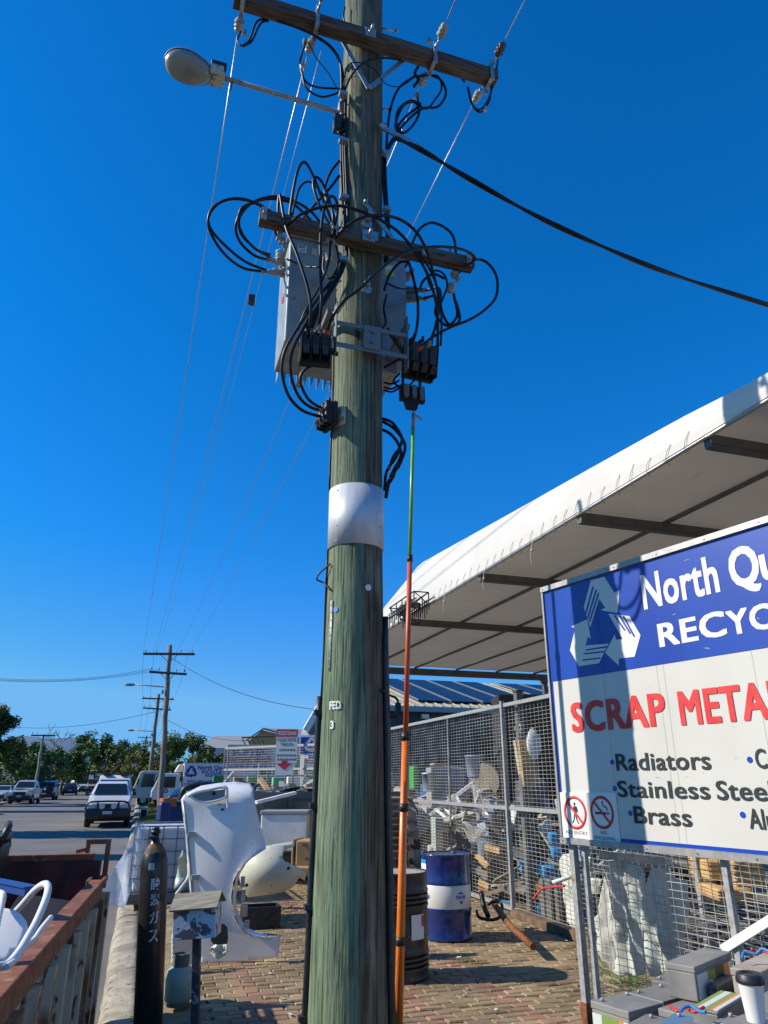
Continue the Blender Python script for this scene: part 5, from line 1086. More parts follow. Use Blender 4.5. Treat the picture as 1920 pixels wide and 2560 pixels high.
# ================================================================ TREES
def tree(name,label,px,pyt,Y,wid,h0,mats,n=4200,leaf=.2,seed=1,trunk=bark,gap=.5,shape=1.0,bare=False,group='trees beyond the street'):
    tp=at(px,pyt,Y); base=Vector((tp.x,tp.y,-.25)); Ht=tp.z+.25; q=random.Random(seed); t=thing(name,label,'tree',tuple(base),0,group)
    m=MB(); ends=[]
    def limb(p,d,L,r,lv):
        pts=[p]; dd=d.copy()
        for i in range(4): dd=(dd+Vector((q.uniform(-.25,.25),q.uniform(-.25,.25),q.uniform(-.05,.2)))).normalized(); pts.append(pts[-1]+dd*L/4)
        m.tube(pts,[max(r,.035 if bare else .0)*(1-.16*i) for i in range(5)],6 if lv<2 else 4,caps=False); ends.append(pts[-1]); 
        if lv>0: ends.append(pts[2])
        if lv<(4 if bare else 2):
            for k in range(q.choice((3,4)) if not bare else q.choice((2,3,3))):
                a=q.uniform(0,6.28); sp_=q.uniform(.45,1.0); nd=(dd+Vector((math.cos(a)*sp_,math.sin(a)*sp_,q.uniform(-.15,.35)))).normalized(); limb(pts[q.choice((3,4))] ,nd,L*q.uniform(.55,.8),r*.5,lv+1)
    limb(base,Vector((0,0,1)),Ht*.32*h0,Ht*.028,0); m.build('trunk',trunk,t)
    V3=[e-base for e in ends]
    mx=max(max(abs(e.x),abs(e.y)) for e in V3); mz=max(e.z for e in V3); cen=[]
    for e in V3: cen.append(Vector((e.x/mx*wid*.42,e.y/mx*wid*.42,min(e.z/mz,1)*Ht*.9)))
    if bare:
        tr_=[c for c in t.children][0]
        for v in tr_.data.vertices: v.co.x*=wid*.5/mx; v.co.y*=wid*.4/mx; v.co.z*=Ht/mz
        return t
    for v in [c for c in t.children][0].data.vertices: 
        v.co.x*=wid*.42/mx; v.co.y*=wid*.42/mx; v.co.z*=Ht*.9/mz
    for k in range(int(26*shape)):
        a=q.uniform(0,6.28); rr_=q.uniform(.3,.95)**.6; z=q.uniform(.22 if h0<1.2 else .1,.86); en=math.sqrt(max(.06,1-((z-.5)/.52)**2)); cen.append(Vector((math.cos(a)*rr_*en*wid*.46,math.sin(a)*rr_*en*wid*.46,z*Ht)))
    m=MB(); per=n//len(cen)
    for c in cen:
        cr_=q.uniform(.5,1.15)*wid*.105; m.cur=q.choices(range(len(mats)),weights=[3,2,1,1][:len(mats)])[0]; base_m=m.cur
        for i in range(int(per*q.uniform(.6,1.4))):
            d=Vector((q.gauss(0,1),q.gauss(0,1),q.gauss(0,.75))); d.normalize(); p=c+d*cr_*q.uniform(.5,1.1); p.z=max(p.z,.3)
            p+=Vector((0,0,Ht*.03))
            u=Vector((q.uniform(-1,1),q.uniform(-1,1),q.uniform(-.6,.6))).normalized(); v=u.cross(d+Vector((q.uniform(-.6,.6),)*3)); 
            if v.length<.01: continue
            v.normalize(); s=leaf*q.uniform(.6,1.3); m.cur=base_m if q.random()<.8 else q.randrange(len(mats))
            m.add([base+p+u*s,base+p+v*s*.45,base+p-u*s,base+p-v*s*.45],[(0,1,2,3)])
    m.build('crown',mats,t,recalc=False); return t
LA,LB,LC,LD=leafg
tree('tree','tall dark tree at the left edge of the photo above the parked cars',-10,1752,62,5.6,1.0,[LD,LA,LB],9000,.16,2)
tree('tree','lower dense tree left of the pale T shaped pole',62,1843,78,6.2,1.1,[LD,LA,LB],6500,.17,3)
tree('tree','bushy green tree right of the pale T shaped pole under the bare tree',122,1862,100,7.5,1.1,[LA,LD,LB],6500,.2,4)
tree('tree','small dark bushy tree at the foot of the bare tree',170,1872,104,6.5,1.1,[LD,LA],6000,.2,14)
tree('bare_tree','leafless pale tree rising above the bushes left of the street',148,1812,112,9.5,1.0,[LA],0,.2,5,trunk=barkp,bare=True)
tree('tree','bright green rounded tree at the far end of the street',250,1830,118,9.0,1.0,[LB,LA,LD],9000,.24,6)
tree('tree','dark flat topped tree between the green tree and the power poles',322,1852,112,8.0,1.0,[LD,LC,LA],4200,.22,7)
tree('tree','brownish leafed tree right behind the second power pole',400,1834,76,6.6,1.0,[LC,LB,LA],8000,.15,8)
tree('tree','green and brown tree above the small truck',470,1828,82,6.4,1.0,[LA,LC,LB],7500,.16,9)
tree('tree','small dark green tree behind the mesh gate',548,1878,74,4.6,1.0,[LA,LD],4500,.15,10)
tree('tree','dark leafy tree behind the parked vans at the end of the street',215,1915,128,9,1.1,[LD,LA],5000,.25,12)
tree('tree','dark bushes behind the white truck cab',350,1905,84,5.5,1.15,[LD,LC],5000,.17,13)
m=MB(); q=random.Random(2)
for i in range(9000):
    x=q.uniform(-60,-14) if q.random()<.8 else q.uniform(-14,2); y=145+q.uniform(-6,6)+(0 if x>-30 else -(-30-x)*.9); z=q.uniform(-.2,3.4+1.2*noise.noise(Vector((x*.15,0,0)))); s=.3
    p=Vector((x,y,z)); u=Vector((q.uniform(-1,1),q.uniform(-1,1),q.uniform(-1,1))).normalized(); v=u.orthogonal().normalized(); m.cur=q.choice((0,0,1)); m.add([p+u*s,p+v*s*.5,p-u*s,p-v*s*.5],[(0,1,2,3)])
tag(m.build('hedge',[LD,LA],recalc=False),'dark continuous undergrowth closing the far end of the street','hedge',kind='stuff')

for i,(y,wd2,h_) in enumerate(((34.6,4.2,14),(25.6,1.7,13),(56,3.4,14),(66,3.0,14))):  # unseen trees added and sized to cast bands of shade across the road
    rr=random.Random(50+i); x=-14.5; t=thing('shadow_tree',('broad','slim','tall','round topped','spreading','far')[i]+' unseen leafy tree added on the left footpath to shade the road','tree',(x,y,-.15)); b0=Vector((x,y,-.15))
    m=MB(); m.tube([b0,b0+UP*h_*.4,b0+UP*h_*.9],[.22,.17,.05],8); m.build('trunk',bark,t); m=MB()
    for k in range(4200):
        z=rr.uniform(.12,1)*h_; w2=wd2*.5*math.sqrt(max(.1,1-((z/h_-.5)/.56)**2)); a=rr.uniform(0,6.3); r_=w2*rr.random()**.5; p=b0+Vector((math.cos(a)*r_,math.sin(a)*r_,z)); u=Vector((rr.uniform(-1,1),rr.uniform(-1,1),rr.uniform(-1,1))).normalized(); v=u.orthogonal().normalized(); s=.26; m.cur=rr.choice((0,0,1)); m.add([p+u*s,p+v*s*.55,p-u*s,p-v*s*.55],[(0,1,2,3)])
    m.build('crown',[LD,LA],t,recalc=False)
# ================================================================ VEHICLES
tyre=M('tyre_rubber',(.02,.02,.021),.85); rim=M('wheel_rim',(.42,.43,.44),.4,.6); chrome=M('headlight_glass',(.6,.62,.62),.15,.3); lampred=M('tail_red',(.4,.02,.02),.3)
SH={'ute':[(2.45,.62,.98,.98,.62),(2.3,.45,1.08,1.08,.82),(1.2,.4,1.20,1.20,.86),(.95,.4,1.22,1.24,.80),(.35,.4,1.22,1.80,.66),(-.05,.4,1.2,1.86,.66),(-.75,.4,1.2,1.84,.66),(-.95,.4,1.2,1.25,.8),(-1.0,.4,1.16,1.16,.86),(-2.5,.5,1.16,1.16,.86)],
 'wagon':[(2.35,.55,.95,.95,.7),(2.2,.4,1.05,1.05,.84),(1.15,.36,1.16,1.16,.88),(.9,.36,1.18,1.2,.82),(.3,.36,1.2,1.72,.68),(-.2,.36,1.2,1.80,.68),(-2.0,.36,1.2,1.78,.66),(-2.35,.4,1.15,1.2,.72),(-2.4,.5,1.0,1.0,.8)],
 'van':[(2.4,.55,.85,.85,.7),(2.3,.35,1.1,1.1,.86),(1.9,.33,1.25,1.27,.86),(1.25,.33,1.3,1.98,.76),(.9,.33,1.3,2.15,.76),(-2.3,.33,1.3,2.15,.76),(-2.45,.4,1.3,1.5,.8)],
 'sedan':[(2.25,.5,.72,.72,.66),(2.1,.32,.82,.82,.82),(1.0,.3,.95,.95,.86),(.75,.3,.97,.99,.8),(.1,.3,.98,1.40,.62),(-.8,.3,.98,1.42,.62),(-1.5,.3,1.0,1.02,.76),(-1.6,.3,1.0,1.0,.84),(-2.25,.4,.95,.95,.76)]}
def car(kind,name,label,loc,rz,paint,group=None,bull=False,rack=False,spot=False,dark=True,cat='car',plate_n=None):
    t=thing(name,label,cat,loc,rz,group); st=SH[kind]; hw=.9
    vs=[]
    for (y,zl,zb,zt,ht) in st:
        e=hw if abs(y)<2.2 else hw-.1
        if zb==zt: ring_=[(-e,zl),(-e-.0,zl+(zb-zl)*.5),(-e,zb-.08),(-ht,zt),(ht,zt),(e,zb-.08),(e,zl+(zb-zl)*.5),(e,zl)]
        else: ring_=[(-e,zl),(-e,zl+(zb-zl)*.5),(-e+.01,zb),(-ht,zt),(ht,zt),(e-.01,zb),(e,zl+(zb-zl)*.5),(e,zl)]
        vs+=[(x,y,z) for x,z in ring_]
    n=8; fs=[(i*n+k,i*n+k+1,(i+1)*n+k+1,(i+1)*n+k) for i in range(len(st)-1) for k in range(n-1)]+[(i*n+7,i*n,(i+1)*n,(i+1)*n+7) for i in range(len(st)-1)]
    m=MB(); m.add(vs,fs+[list(range(8)),[(len(st)-1)*8+k for k in range(8)]]); m.build('body',paint,t,local=True,bevel=.04)
    # windows
    roofs=[i for i,s in enumerate(st) if s[3]-s[2]>.3]; i0,i1=roofs[0],roofs[-1]
    g=MB(); a,b=st[i0-1],st[i0]
    def L(p,q,t_): return [p[k]+(q[k]-p[k])*t_ for k in range(len(p))]
    def quadoff(P,off): g.add([tuple(Vector(p)+Vector(off)) for p in P],[(0,1,2,3)])
    bl_,br_=(-a[4]+.06,a[0],a[3]),(a[4]-.06,a[0],a[3]); tl,tr2=(-b[4]+.07,b[0],b[3]),(b[4]-.07,b[0],b[3])
    quadoff([L(bl_,tl,.08),L(br_,tr2,.08),L(br_,tr2,.9),L(bl_,tl,.9)],(0,.02,.012)); g.build('windscreen',glass,t,local=True)
    a,b=st[i1],st[i1+1]; g=MB(); bl_,br_=(-b[4]+.06,b[0],b[3]),(b[4]-.06,b[0],b[3]); tl,tr2=(-a[4]+.07,a[0],a[3]),(a[4]-.07,a[0],a[3])
    quadoff([L(bl_,tl,.15),L(br_,tr2,.15),L(br_,tr2,.88),L(bl_,tl,.88)],(0,-.02,.008)); g.build('rear_window',glass,t,local=True)
    for sx in (-1,1):
        yy0,yy1=st[i0][0]-.08,st[i1][0]+.06; cuts=3 if kind in('wagon','van') else 2; g=MB()
        for c in range(cuts):
            ya=yy0+(yy1-yy0)*c/cuts-.03; yb=yy0+(yy1-yy0)*(c+1)/cuts+.03
            zb,zt,ht=st[i0][2],st[i0][3],st[i0][4]
            f=lambda z: hw-.01+(ht-(hw-.01))*(z-zb)/(zt-zb)+.012
            z0,z1=zb+.05,zt-.1; g.add([(sx*f(z0),ya+(.18 if c==0 else 0),z0),(sx*f(z0),yb,z0),(sx*f(z1),yb,z1),(sx*f(z1),ya-.06,z1)],[(0,1,2,3)])
        g.build('side_window',glass,t,local=True)
        m=MB(); m.box((sx*(hw+.1),st[i0-1][0]-.15,st[i0][2]+.12),(.16,.08,.17),bev=.02); m.build('mirror',blk,t,local=True)
    yf=st[0][0]; zf=st[0][2]
    for sx in (-1,1):
        m=MB(); m.box((sx*.66,yf-.02,zf-.14),(.34,.14,.2),bev=.03); m.build('headlight',chrome,t,local=True)
        m=MB(); yr=st[-1][0]; m.box((sx*.78,yr+.0,.85),(.14,.08,.26)); m.build('tail_light',lampred,t,local=True)
        if spot: m=MB(); m.cyl((sx*.24,yf+.2,zf-.1),(sx*.24,yf+.34,zf-.1),.1,.12,16); m.build('spotlight',chrome,t,local=True)
    m=MB(); m.box((0,yf,zf-.15),(.86,.1,.24)); m.build('grille',blk,t,local=True)
    m=MB(); m.box((0,yf-.02,.52),(1.74,.26,.3),bev=.05); m.box((0,st[-1][0]-.02,.5),(1.7,.2,.22),bev=.04)
    if bull:
        m.box((0,yf+.2,.62),(1.8,.2,.34),bev=.05); 
        m.tube(cr([(-.9,yf+.16,.75),(-.75,yf+.22,1.02),(-.3,yf+.24,1.06),(.3,yf+.24,1.06),(.75,yf+.22,1.02),(.9,yf+.16,.75)],4),.04,8)
        for sx in (-.42,.42): m.cyl((sx,yf+.23,.6),(sx,yf+.24,1.06),.035,.035,8)
    m.build('bumper',blk,t,local=True)
    m=MB(); m.box((0,yf+(.34 if bull else .13),.62),(.38,.02,.12)); m.build('number_plate',M('np%d'%len(bpy.data.materials),(.55,.56,.55),.5),t,local=True)
    for sy in (1.5,-1.45):
        for sx in (-1,1):
            r=.38 if kind!='sedan' else .32; mt=Matrix.Translation((sx*(hw-.1),sy,r))@Matrix.Rotation(R(90),4,'Y')
            m=MB(); m.lathe([(r*.62,-.12),(r*.93,-.12),(r,-.08),(r,.08),(r*.93,.12),(r*.62,.12)],n=24,mat=mt); wl_=m.build('tyre',tyre,t,local=True)
            m=MB(); m.lathe([(0,sx*.09),(r*.2,sx*.1),(r*.6,sx*.07),(r*.64,sx*.11)],n=20,mat=mt); m.build('rim',rim,wl_,local=True)
    m=MB(); m.box((0,0,.36),(1.5,4.2,.2)); m.build('underbody',blkm,t,local=True)
    if rack:
        m=MB(); 
        for y in (.1,-.6): m.beam((-.62,y,1.93),(.62,y,1.93),.05,.04)
        m.build('roof_rack',blk,t,local=True)
    return t
def P_(name,col,**k): return M(name,col,.28,.0,coat=.5,**k)
pw=P_('car_white',(.74,.75,.75)); pg_=P_('car_light_grey',(.45,.46,.46)); pd=P_('car_dark',(.04,.045,.055)); pbl=P_('car_pale_blue',(.40,.52,.60)); psil=P_('car_silver',(.38,.39,.40))
car('ute','four_wheel_drive','white ute with black bull bar and two round spotlights parked facing the viewer',(-1.17,37.6,-.25),R(180),pw,bull=True,spot=True,cat='utility vehicle')
v=car('van','white_van','tall white van parked close behind the white ute with the spotlights',(-1.25,43.9,-.25),R(180),pw,cat='van')
m=MB()
for sx in (-.42,.42): m.box((sx,.5,2.19),(.42,1.3,.07),bev=.02)
m.build('roof_vent',blk,v,local=True)
def onroad(px,Y): a,b=ray(px,2000); p=LY(a*Y,Y); return (p.x,p.y,-.25)
g='cars parked along the left of the street'
car('ute','ute','pale open tray ute nearest in full view left of the street',onroad(62,66),R(176),pg_,g)
car('wagon','wagon','small pale vehicle with two big round black openings facing the street',onroad(115,78),R(180),psil,g)
w_=bpy.data.objects['wagon']; m=MB()
for sx in (-.45,.45): m.cyl((sx,2.42,.98),(sx,2.46,.98),.36,.36,20); m.cyl((sx,2.40,1.35),(sx,2.42,1.35),.3,.3,20)
m.build('round_opening',blkm,w_,local=True)
car('sedan','sedan','dark low car parked beyond the pale vehicle with round openings',onroad(172,101),R(184),pd,g)
car('sedan','sedan','white sedan partly hidden behind the dark low car',onroad(146,112),R(182),pw,g)
car('wagon','wagon','white wagon further up the left side of the street seen side on',onroad(192,124),R(205),pw,g)
car('ute','ute','grey ute facing the viewer in the middle distance before the dark signboard',onroad(228,118),R(180),psil,g)
car('sedan','hatchback','pale blue car half cut by the left edge beside the pale ute',onroad(5,70),R(170),pbl,g)
car('sedan','hatchback','pale car at the far left edge, nearest on that side of the street',(-10.0,50.5,-.25),R(184),pbl,g)
car('wagon','wagon','dark blue wagon among the trees behind the pale ute',onroad(70,84),R(160),P_('car_navy',(.05,.08,.14)),g)
# signboard at the street end
t,a,U,w_,h_,Nn=flatsign('signboard','dark signboard with white lettering CAPE YORK at the far end of the street',217,1931,272,1956,112,M('board_black',(.02,.025,.03),.6))
textmesh('lettering','CAPE YORK',signlw,t,a+U*w_*.36+UP*h_*.62,U,UP,w_*.6,h_*.26,bold=.06,depth=.02,normal=Nn); textmesh('lettering','AUTOMOTIVE',signlw,t,a+U*w_*.36+UP*h_*.25,U,UP,w_*.6,h_*.26,bold=.06,depth=.02,normal=Nn)
m=MB(); m.prism([a+U*w_*.05+UP*h_*.3,a+U*w_*.3+UP*h_*.3,a+U*w_*.28+UP*h_*.75,a+U*w_*.08+UP*h_*.8],Nn*.02); m.build('emblem',signlw,t)
# box truck parked across the footpath
def truck(name,label,x0,y,boxlen,zt,paint,txt=True,cabh=2.1,wid=2.0):
    t=thing(name,label,'truck',(x0,y,-.05)); m=MB()
    prof=[(0,.55),(0,1.05),(.12,1.3),(.42,cabh-.08),(.6,cabh),(1.65,cabh),(1.65,.5)]
    m.prism([(x0+a,y,b-.05) for a,b in prof],(0,wid,0)); m.build('cab',paint,t,bevel=.06)
    m=MB(); m.prism([(x0+.55,y-.012,1.2),(x0+.66,y-.012,cabh-.25),(x0+1.4,y-.012,cabh-.25),(x0+1.4,y-.012,1.2)],(0,-.01,0)); m.build('side_window',glass,t)
    m=MB(); m.prism([(x0+.1,y+.12,1.28),(x0+.37,y+.12,cabh-.2),(x0+.37,y+wid-.12,cabh-.2),(x0+.1,y+wid-.12,1.28)],(-.03,0,.01)); m.build('windscreen',glass,t)
    m=MB(); m.box((x0+.35,y-.15,1.55),(.08,.16,.36)); m.build('mirror',blk,t)
    m=MB(); m.box((x0+.0,y+wid/2,.5),(.15,wid,.3)); m.box((x0+2.5+boxlen/2-1,y+wid/2,.62),(boxlen+1.6,.9,.22)); m.build('chassis',blkm,t)
    for x in (x0+.8,x0+1.9+boxlen*.65):
        for yy in (y+.15,y+wid-.15):
            mt=Matrix.Translation((x,yy,.38))@Matrix.Rotation(R(90),4,'X'); m=MB(); m.lathe([(.2,-.12),(.38,-.12),(.41,-.07),(.41,.07),(.38,.12),(.2,.12)],n=22,mat=mt); wl_=m.build('tyre',tyre,t); m=MB(); m.lathe([(0,.1),(.2,.1)],n=16,mat=mt); m.lathe([(0,-.1),(.2,-.1)],n=16,mat=mt); m.build('rim',rim,wl_)
    if boxlen:
        m=MB(); bx0=x0+1.85; m.bb((bx0,y-.05,.78),(bx0+boxlen,y+wid+.05,zt)); bo=m.build('cargo_box',paint,t,bevel=.03)
        m=MB(); 
        for z in (.78,zt-.05): m.bb((bx0-.005,y-.062,z),(bx0+boxlen+.005,y-.052,z+.05))
        m.build('box_trim',galvd,bo)
        m=MB(); m.prism([(bx0-.55,y+.3,cabh+.02),(bx0-.3,y+.3,zt-.1),(bx0-.02,y+.3,zt-.1),(bx0-.02,y+.3,cabh+.02)],(0,wid-.6,0)); m.build('wind_deflector',M('deflector_cream',(.6,.58,.48),.5),t,bevel=.08)
    return t
TP=at(447,1906,48); ty_=TP.y; cabx=aty(380,1960,ty_).x
tk=truck('box_truck','small white box truck with a blue recycling logo parked beyond the gate',cabx,ty_,4.6,TP.z,pw)
bx0=TP.x; 
bo=tk
logo(tk,aty(478,1930,ty_-.06)+Vector((0,-.006,0)),Vector((1,0,0)),Vector((0,-1,0)),.72,signb)
def tkt(body,xa,ya,xb,yb,ht,mt):
    p=aty(xa,ya,ty_-.06); q=aty(xb,yb,ty_-.06); textmesh('lettering',body,mt,tk,p,(1,0,0),(0,0,1),q.x-p.x,ht,bold=.05,depth=.012,normal=(0,-1,0))
S_=lambda x,y:(x/2.37,1560+y/2.37)
k=.40
p=S_(1172,862); q=S_(1292,862); tkt('North Queens',p[0],p[1],S_(1372,0)[0],q[1],.24,signb)
p=S_(1195,886); tkt('RECYCLING',p[0],p[1],S_(1340,0)[0],p[1],.19,signb)
p=S_(1213,906); tkt('AGENTS',p[0],p[1],S_(1318,0)[0],p[1],.19,signb)
p=S_(1110,938); tkt('SECURE VAN FOR',p[0],p[1],S_(1345,0)[0],p[1],.13,signb)
p=S_(1088,956); tkt('CONFIDENTIAL DOCUMENTS',p[0],p[1],S_(1420,0)[0],p[1],.13,signb)
logo(tk,aty(414,1977,ty_)+Vector((0,-.012,0)),Vector((1,0,0)),Vector((0,-1,0)),.3,signb)
truck('flatbed_truck','older cream and white truck cab with goods on top behind the box truck',cabx-1.2,ty_+5,0,2.2,P_('truck_cream',(.6,.56,.46)),cabh=2.3)
# ================================================================ SKIP BIN IN THE FOREGROUND
fcn=LY(-2.31,6.65,.95); SX1=fcn.x; SX0=SX1-2.25; SY1=fcn.y; SY0_=SY1-6.5
zr=.95; zb_=-.2
sk_=thing('skip_bin','rusty cream and brown steel skip bin in the lower left corner','skip bin',(SX1,SY1,zb_))
m=MB(); rw=.10; rh=.12
m.bb((SX1-rw,SY0_,zr-rh),(SX1,SY1-.32,zr)); m.bb((SX0,SY0_,zr-rh),(SX0+rw,SY1,zr)); m.bb((SX0+rw+.002,SY1-.07,zr+.12),(SX1-.12,SY1,zr+.17)); m.bb((SX0+rw,SY0_,zr-rh),(SX1-rw,SY0_+.1,zr)); m.build('top_rim',rustp,sk_,bevel=.006)
m=MB()   # open lifting pocket and hook loop at the far corner
x=SX1; y=SY1
for a,b in (((x-.12,y-.32,zr-.02),(x-.12,y,zr-.02)),((x-.01,y-.32,zr-.02),(x-.01,y,zr-.02)),((x-.12,y-.01,zr-.02),(x-.01,y-.01,zr-.02)),((x-.12,y-.31,zr-.02),(x-.01,y-.31,zr-.02))): m.beam(a,b,.025,.04)
m.beam((x-.03,y+.02,zr-.1),(x-.03,y+.02,zr+.235),.04,.04); m.beam((x-.19,y+.02,zr+.1),(x-.19,y+.02,zr+.24),.035,.035); m.beam((x-.21,y+.02,zr+.255),(x-.01,y+.02,zr+.255),.04,.04); m.beam((x-.19,y+.02,zr+.2),(x-.28,y+.02,zr+.18),.035,.03); m.build('lifting_loop',rustp,sk_,bevel=.005)
m=MB(); m.bb((SX1-.06,SY0_,zb_),(SX1-.03,SY1-.02,zr-rh)); m.bb((SX0+.03,SY0_,zb_),(SX0+.06,SY1,zr-rh)); m.bb((SX0+.06,SY1-.05,zb_),(SX1-.06,SY1-.02,zr+.118)); m.bb((SX0+.06,SY0_+.02,zb_),(SX1-.06,SY0_+.05,zr-rh)); m.build('side_wall',skipw,sk_)
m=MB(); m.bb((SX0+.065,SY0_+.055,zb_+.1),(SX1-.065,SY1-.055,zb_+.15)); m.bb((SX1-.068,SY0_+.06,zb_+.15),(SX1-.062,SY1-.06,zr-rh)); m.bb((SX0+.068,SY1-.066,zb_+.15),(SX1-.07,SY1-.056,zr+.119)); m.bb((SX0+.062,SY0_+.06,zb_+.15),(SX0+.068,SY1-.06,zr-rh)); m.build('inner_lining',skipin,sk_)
yy=SY1-.06; i=0
while yy>SY0_: m=MB(); m.prism([(SX1-.03,yy-.07,zb_+.05),(SX1+.035,yy-.05,zb_+.05),(SX1+.035,yy+.05,zb_+.05),(SX1-.03,yy+.07,zb_+.05)],(0,0,zr-rh-.001-zb_-.05)); m.build('stiffener_rib',skipw,sk_); yy-=.42
m=MB(); m.bb((SX0+.1,SY0_,-.25),(SX0+.4,SY1-.3,-.2)); m.bb((SX1-.4,SY0_,-.25),(SX1-.1,SY1-.3,-.2)); m.build('skid',dsteel,sk_)
sk_.rotation_euler=(0,0,-R(3.6))
rt=Matrix.Translation((SX1,SY1,0))@Matrix.Rotation(-R(3.6),4,'Z')
m=MB(); vs=[]
for i in range(31):
    for j in range(61):
        x=-2.1+2.0*i/30; y=-6.3+6.2*j/60; vs.append(rt@Vector((x,y,.22+.16*noise.noise(Vector((x*2,y*2,0)))+.09*noise.noise(Vector((x*6,y*6,4))))))
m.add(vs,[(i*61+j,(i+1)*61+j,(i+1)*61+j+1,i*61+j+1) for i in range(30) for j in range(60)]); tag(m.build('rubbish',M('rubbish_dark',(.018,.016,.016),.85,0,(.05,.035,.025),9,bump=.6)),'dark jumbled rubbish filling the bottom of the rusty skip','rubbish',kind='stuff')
# rubbish in the skip
def box_thing(name,label,cat,c,d,mat,rz=0,rx=0,ry=0,bev=.01,extra=None,group=None):
    t=thing(name,label,cat,tuple(c),0,group); t.rotation_euler=(rx,ry,rz); m=MB(); m.box((0,0,0),d,bev=bev); m.build('body',mat,t,local=True); 
    if extra: extra(t)
    return t
def flaps(mat):
    def f(t):
        d=[c for c in t.children][0].dimensions; b=t.children[0].data; zs=max(v.co.z for v in b.vertices); xs=max(v.co.x for v in b.vertices); ys=max(v.co.y for v in b.vertices)
        m=MB(); m.bb((-xs*.98,-.03,zs),(xs*.98,.03,zs+.002)); m.bb((-.03,-ys-.002,-zs*.2),(.03,-ys,zs)); m.build('tape',mat,t,local=True)
    return f
cc=at(45,2385,3.1); 
wt=thing('white_chair','white round seat chair frame with bent tube legs dumped on the skip','chair',tuple(cc))
sx_=lambda x,y,Y:at(x/5.027,2060+y/5.027,Y)
Yc=3.6
out=[(-200,1130),(0,1105),(120,1120),(220,1170),(300,1250),(340,1340),(335,1450),(280,1560),(200,1680),(100,1740),(-60,1600),(-200,1550)]
O_=sx_(60,1400,Yc); Ux=Vector((cy_,-sy_,0)); 
def loc2(p): q=sx_(p[0],p[1],Yc)-O_; return (q.dot(Ux),q.z)
o2=[loc2(p) for p in out]
def dsp(a,b): return O_+Ux*a+UP*b+Vector((sy_,cy_,0))*(.10*(a*a+b*b)/.04*.25+b*.5)
m=sheet(o2,.03,dsp,.02); m.build('seat',whtg,wt)
m=MB(); m.tube(cr([sx_(-150,1000,3.75),sx_(20,1240,3.7)] if False else [sx_(160,1140,3.9),sx_(300,990,3.8),sx_(440,830,3.7),sx_(560,755,3.62),sx_(605,800,3.58),sx_(570,960,3.5),sx_(460,1220,3.4),sx_(350,1420,3.3),sx_(240,1600,3.2),sx_(100,1760,3.1),sx_(-60,1800,3.05)],6),.0155,10); m.build('tube_frame',wht,wt)
m=MB(); m.tube(cr([sx_(640,1175,3.65),sx_(520,1320,3.5),sx_(430,1450,3.4),sx_(330,1530,3.3),sx_(200,1700,3.15),sx_(80,1800,3.05)],6),.012,8); m.build('tube_frame',wht,wt)
m=MB(); m.tube(cr([sx_(-20,860,3.7),sx_(40,890,3.65),sx_(20,1010,3.6),sx_(-20,1180,3.5),sx_(-60,1400,3.4)],6),.014,8); m.build('tube_frame',wht,wt)
a=sx_(-150,740,4.9);b=sx_(385,850,4.6); t=thing('blue_channel','long blue folded steel channel lying across the skip','scrap metal',tuple(a)); m=MB(); m.beam(a,b,.07,.04); m.beam(a+UP*.024,b+UP*.024,.085,.008); m.build('channel',M('channel_blue',(.02,.07,.27),.45),t)
a=sx_(60,1660,3.0); t=box_thing('blue_box','blue plastic corner piece beneath the white chair in the skip','scrap',a+Vector((-.1,0,-.05)),(.14,.14,.08),M('dull_blue',(.015,.06,.2),.5),rz=.3,rx=.3)
c=sx_(760,760,5.2); t=thing('black_hopper','dark grey sheet metal tray tipped up inside the skip','scrap metal',tuple(c)); m=MB()
m.add([c+Vector(v) for v in ((-.45,-.6,-.5),(.08,-.6,-.5),(.12,.1,-.12),(-.25,.15,-.06))],[(0,1,2,3)]); m.add([c+Vector(v) for v in ((-.25,.15,-.06),(.12,.1,-.12),(.14,.3,-.2),(-.15,.32,-.14))],[(0,1,2,3)]); 
m.build('tray',M('tray_grey',(.025,.025,.028),.7,.0),t)
c=at(45,2180,6.0); t=thing('black_wheelie_bin','tall black plastic bin standing at the far left in the skip','bin',(c.x-.25,c.y,.0)); m=MB(); x,y=c.x-.35,c.y
m.prism([(x-.25,y-.25,-.03),(x+.2,y-.25,-.03),(x+.2,y+.25,-.03),(x-.25,y+.25,-.03)],(0.04,0,1.28)); m.build('bin_body',blk,t,bevel=.03); m=MB(); m.tube(cr([(x+.2,y-.2,1.2),(x+.26,y-.2,1.36),(x+.20,y+.2,1.36),(x+.22,y+.22,1.2)]),.025,8); m.box((x,y,1.29),(.5,.52,.04),bev=.015); m.build('lid',blk,t)
rr=random.Random(21)
for k in range(9):
    c=Vector((rr.uniform(SX0+.4,SX1-.35),rr.uniform(2.2,SY1-.8),rr.uniform(.12,.35))); m=MB(); a=rr.uniform(0,3); d=Vector((math.cos(a),math.sin(a),rr.uniform(-.2,.3)))*rr.uniform(.2,.5)
    t=thing('scrap_offcut','dark metal offcut lying in the shadow at the bottom of the skip','scrap metal',tuple(c),0,'offcuts in the skip'); m.beam(c-d,c+d,rr.uniform(.08,.3),rr.uniform(.02,.1)); m.build('offcut',rr.choice([gskip,blkm,gskip,dsteel]),t)

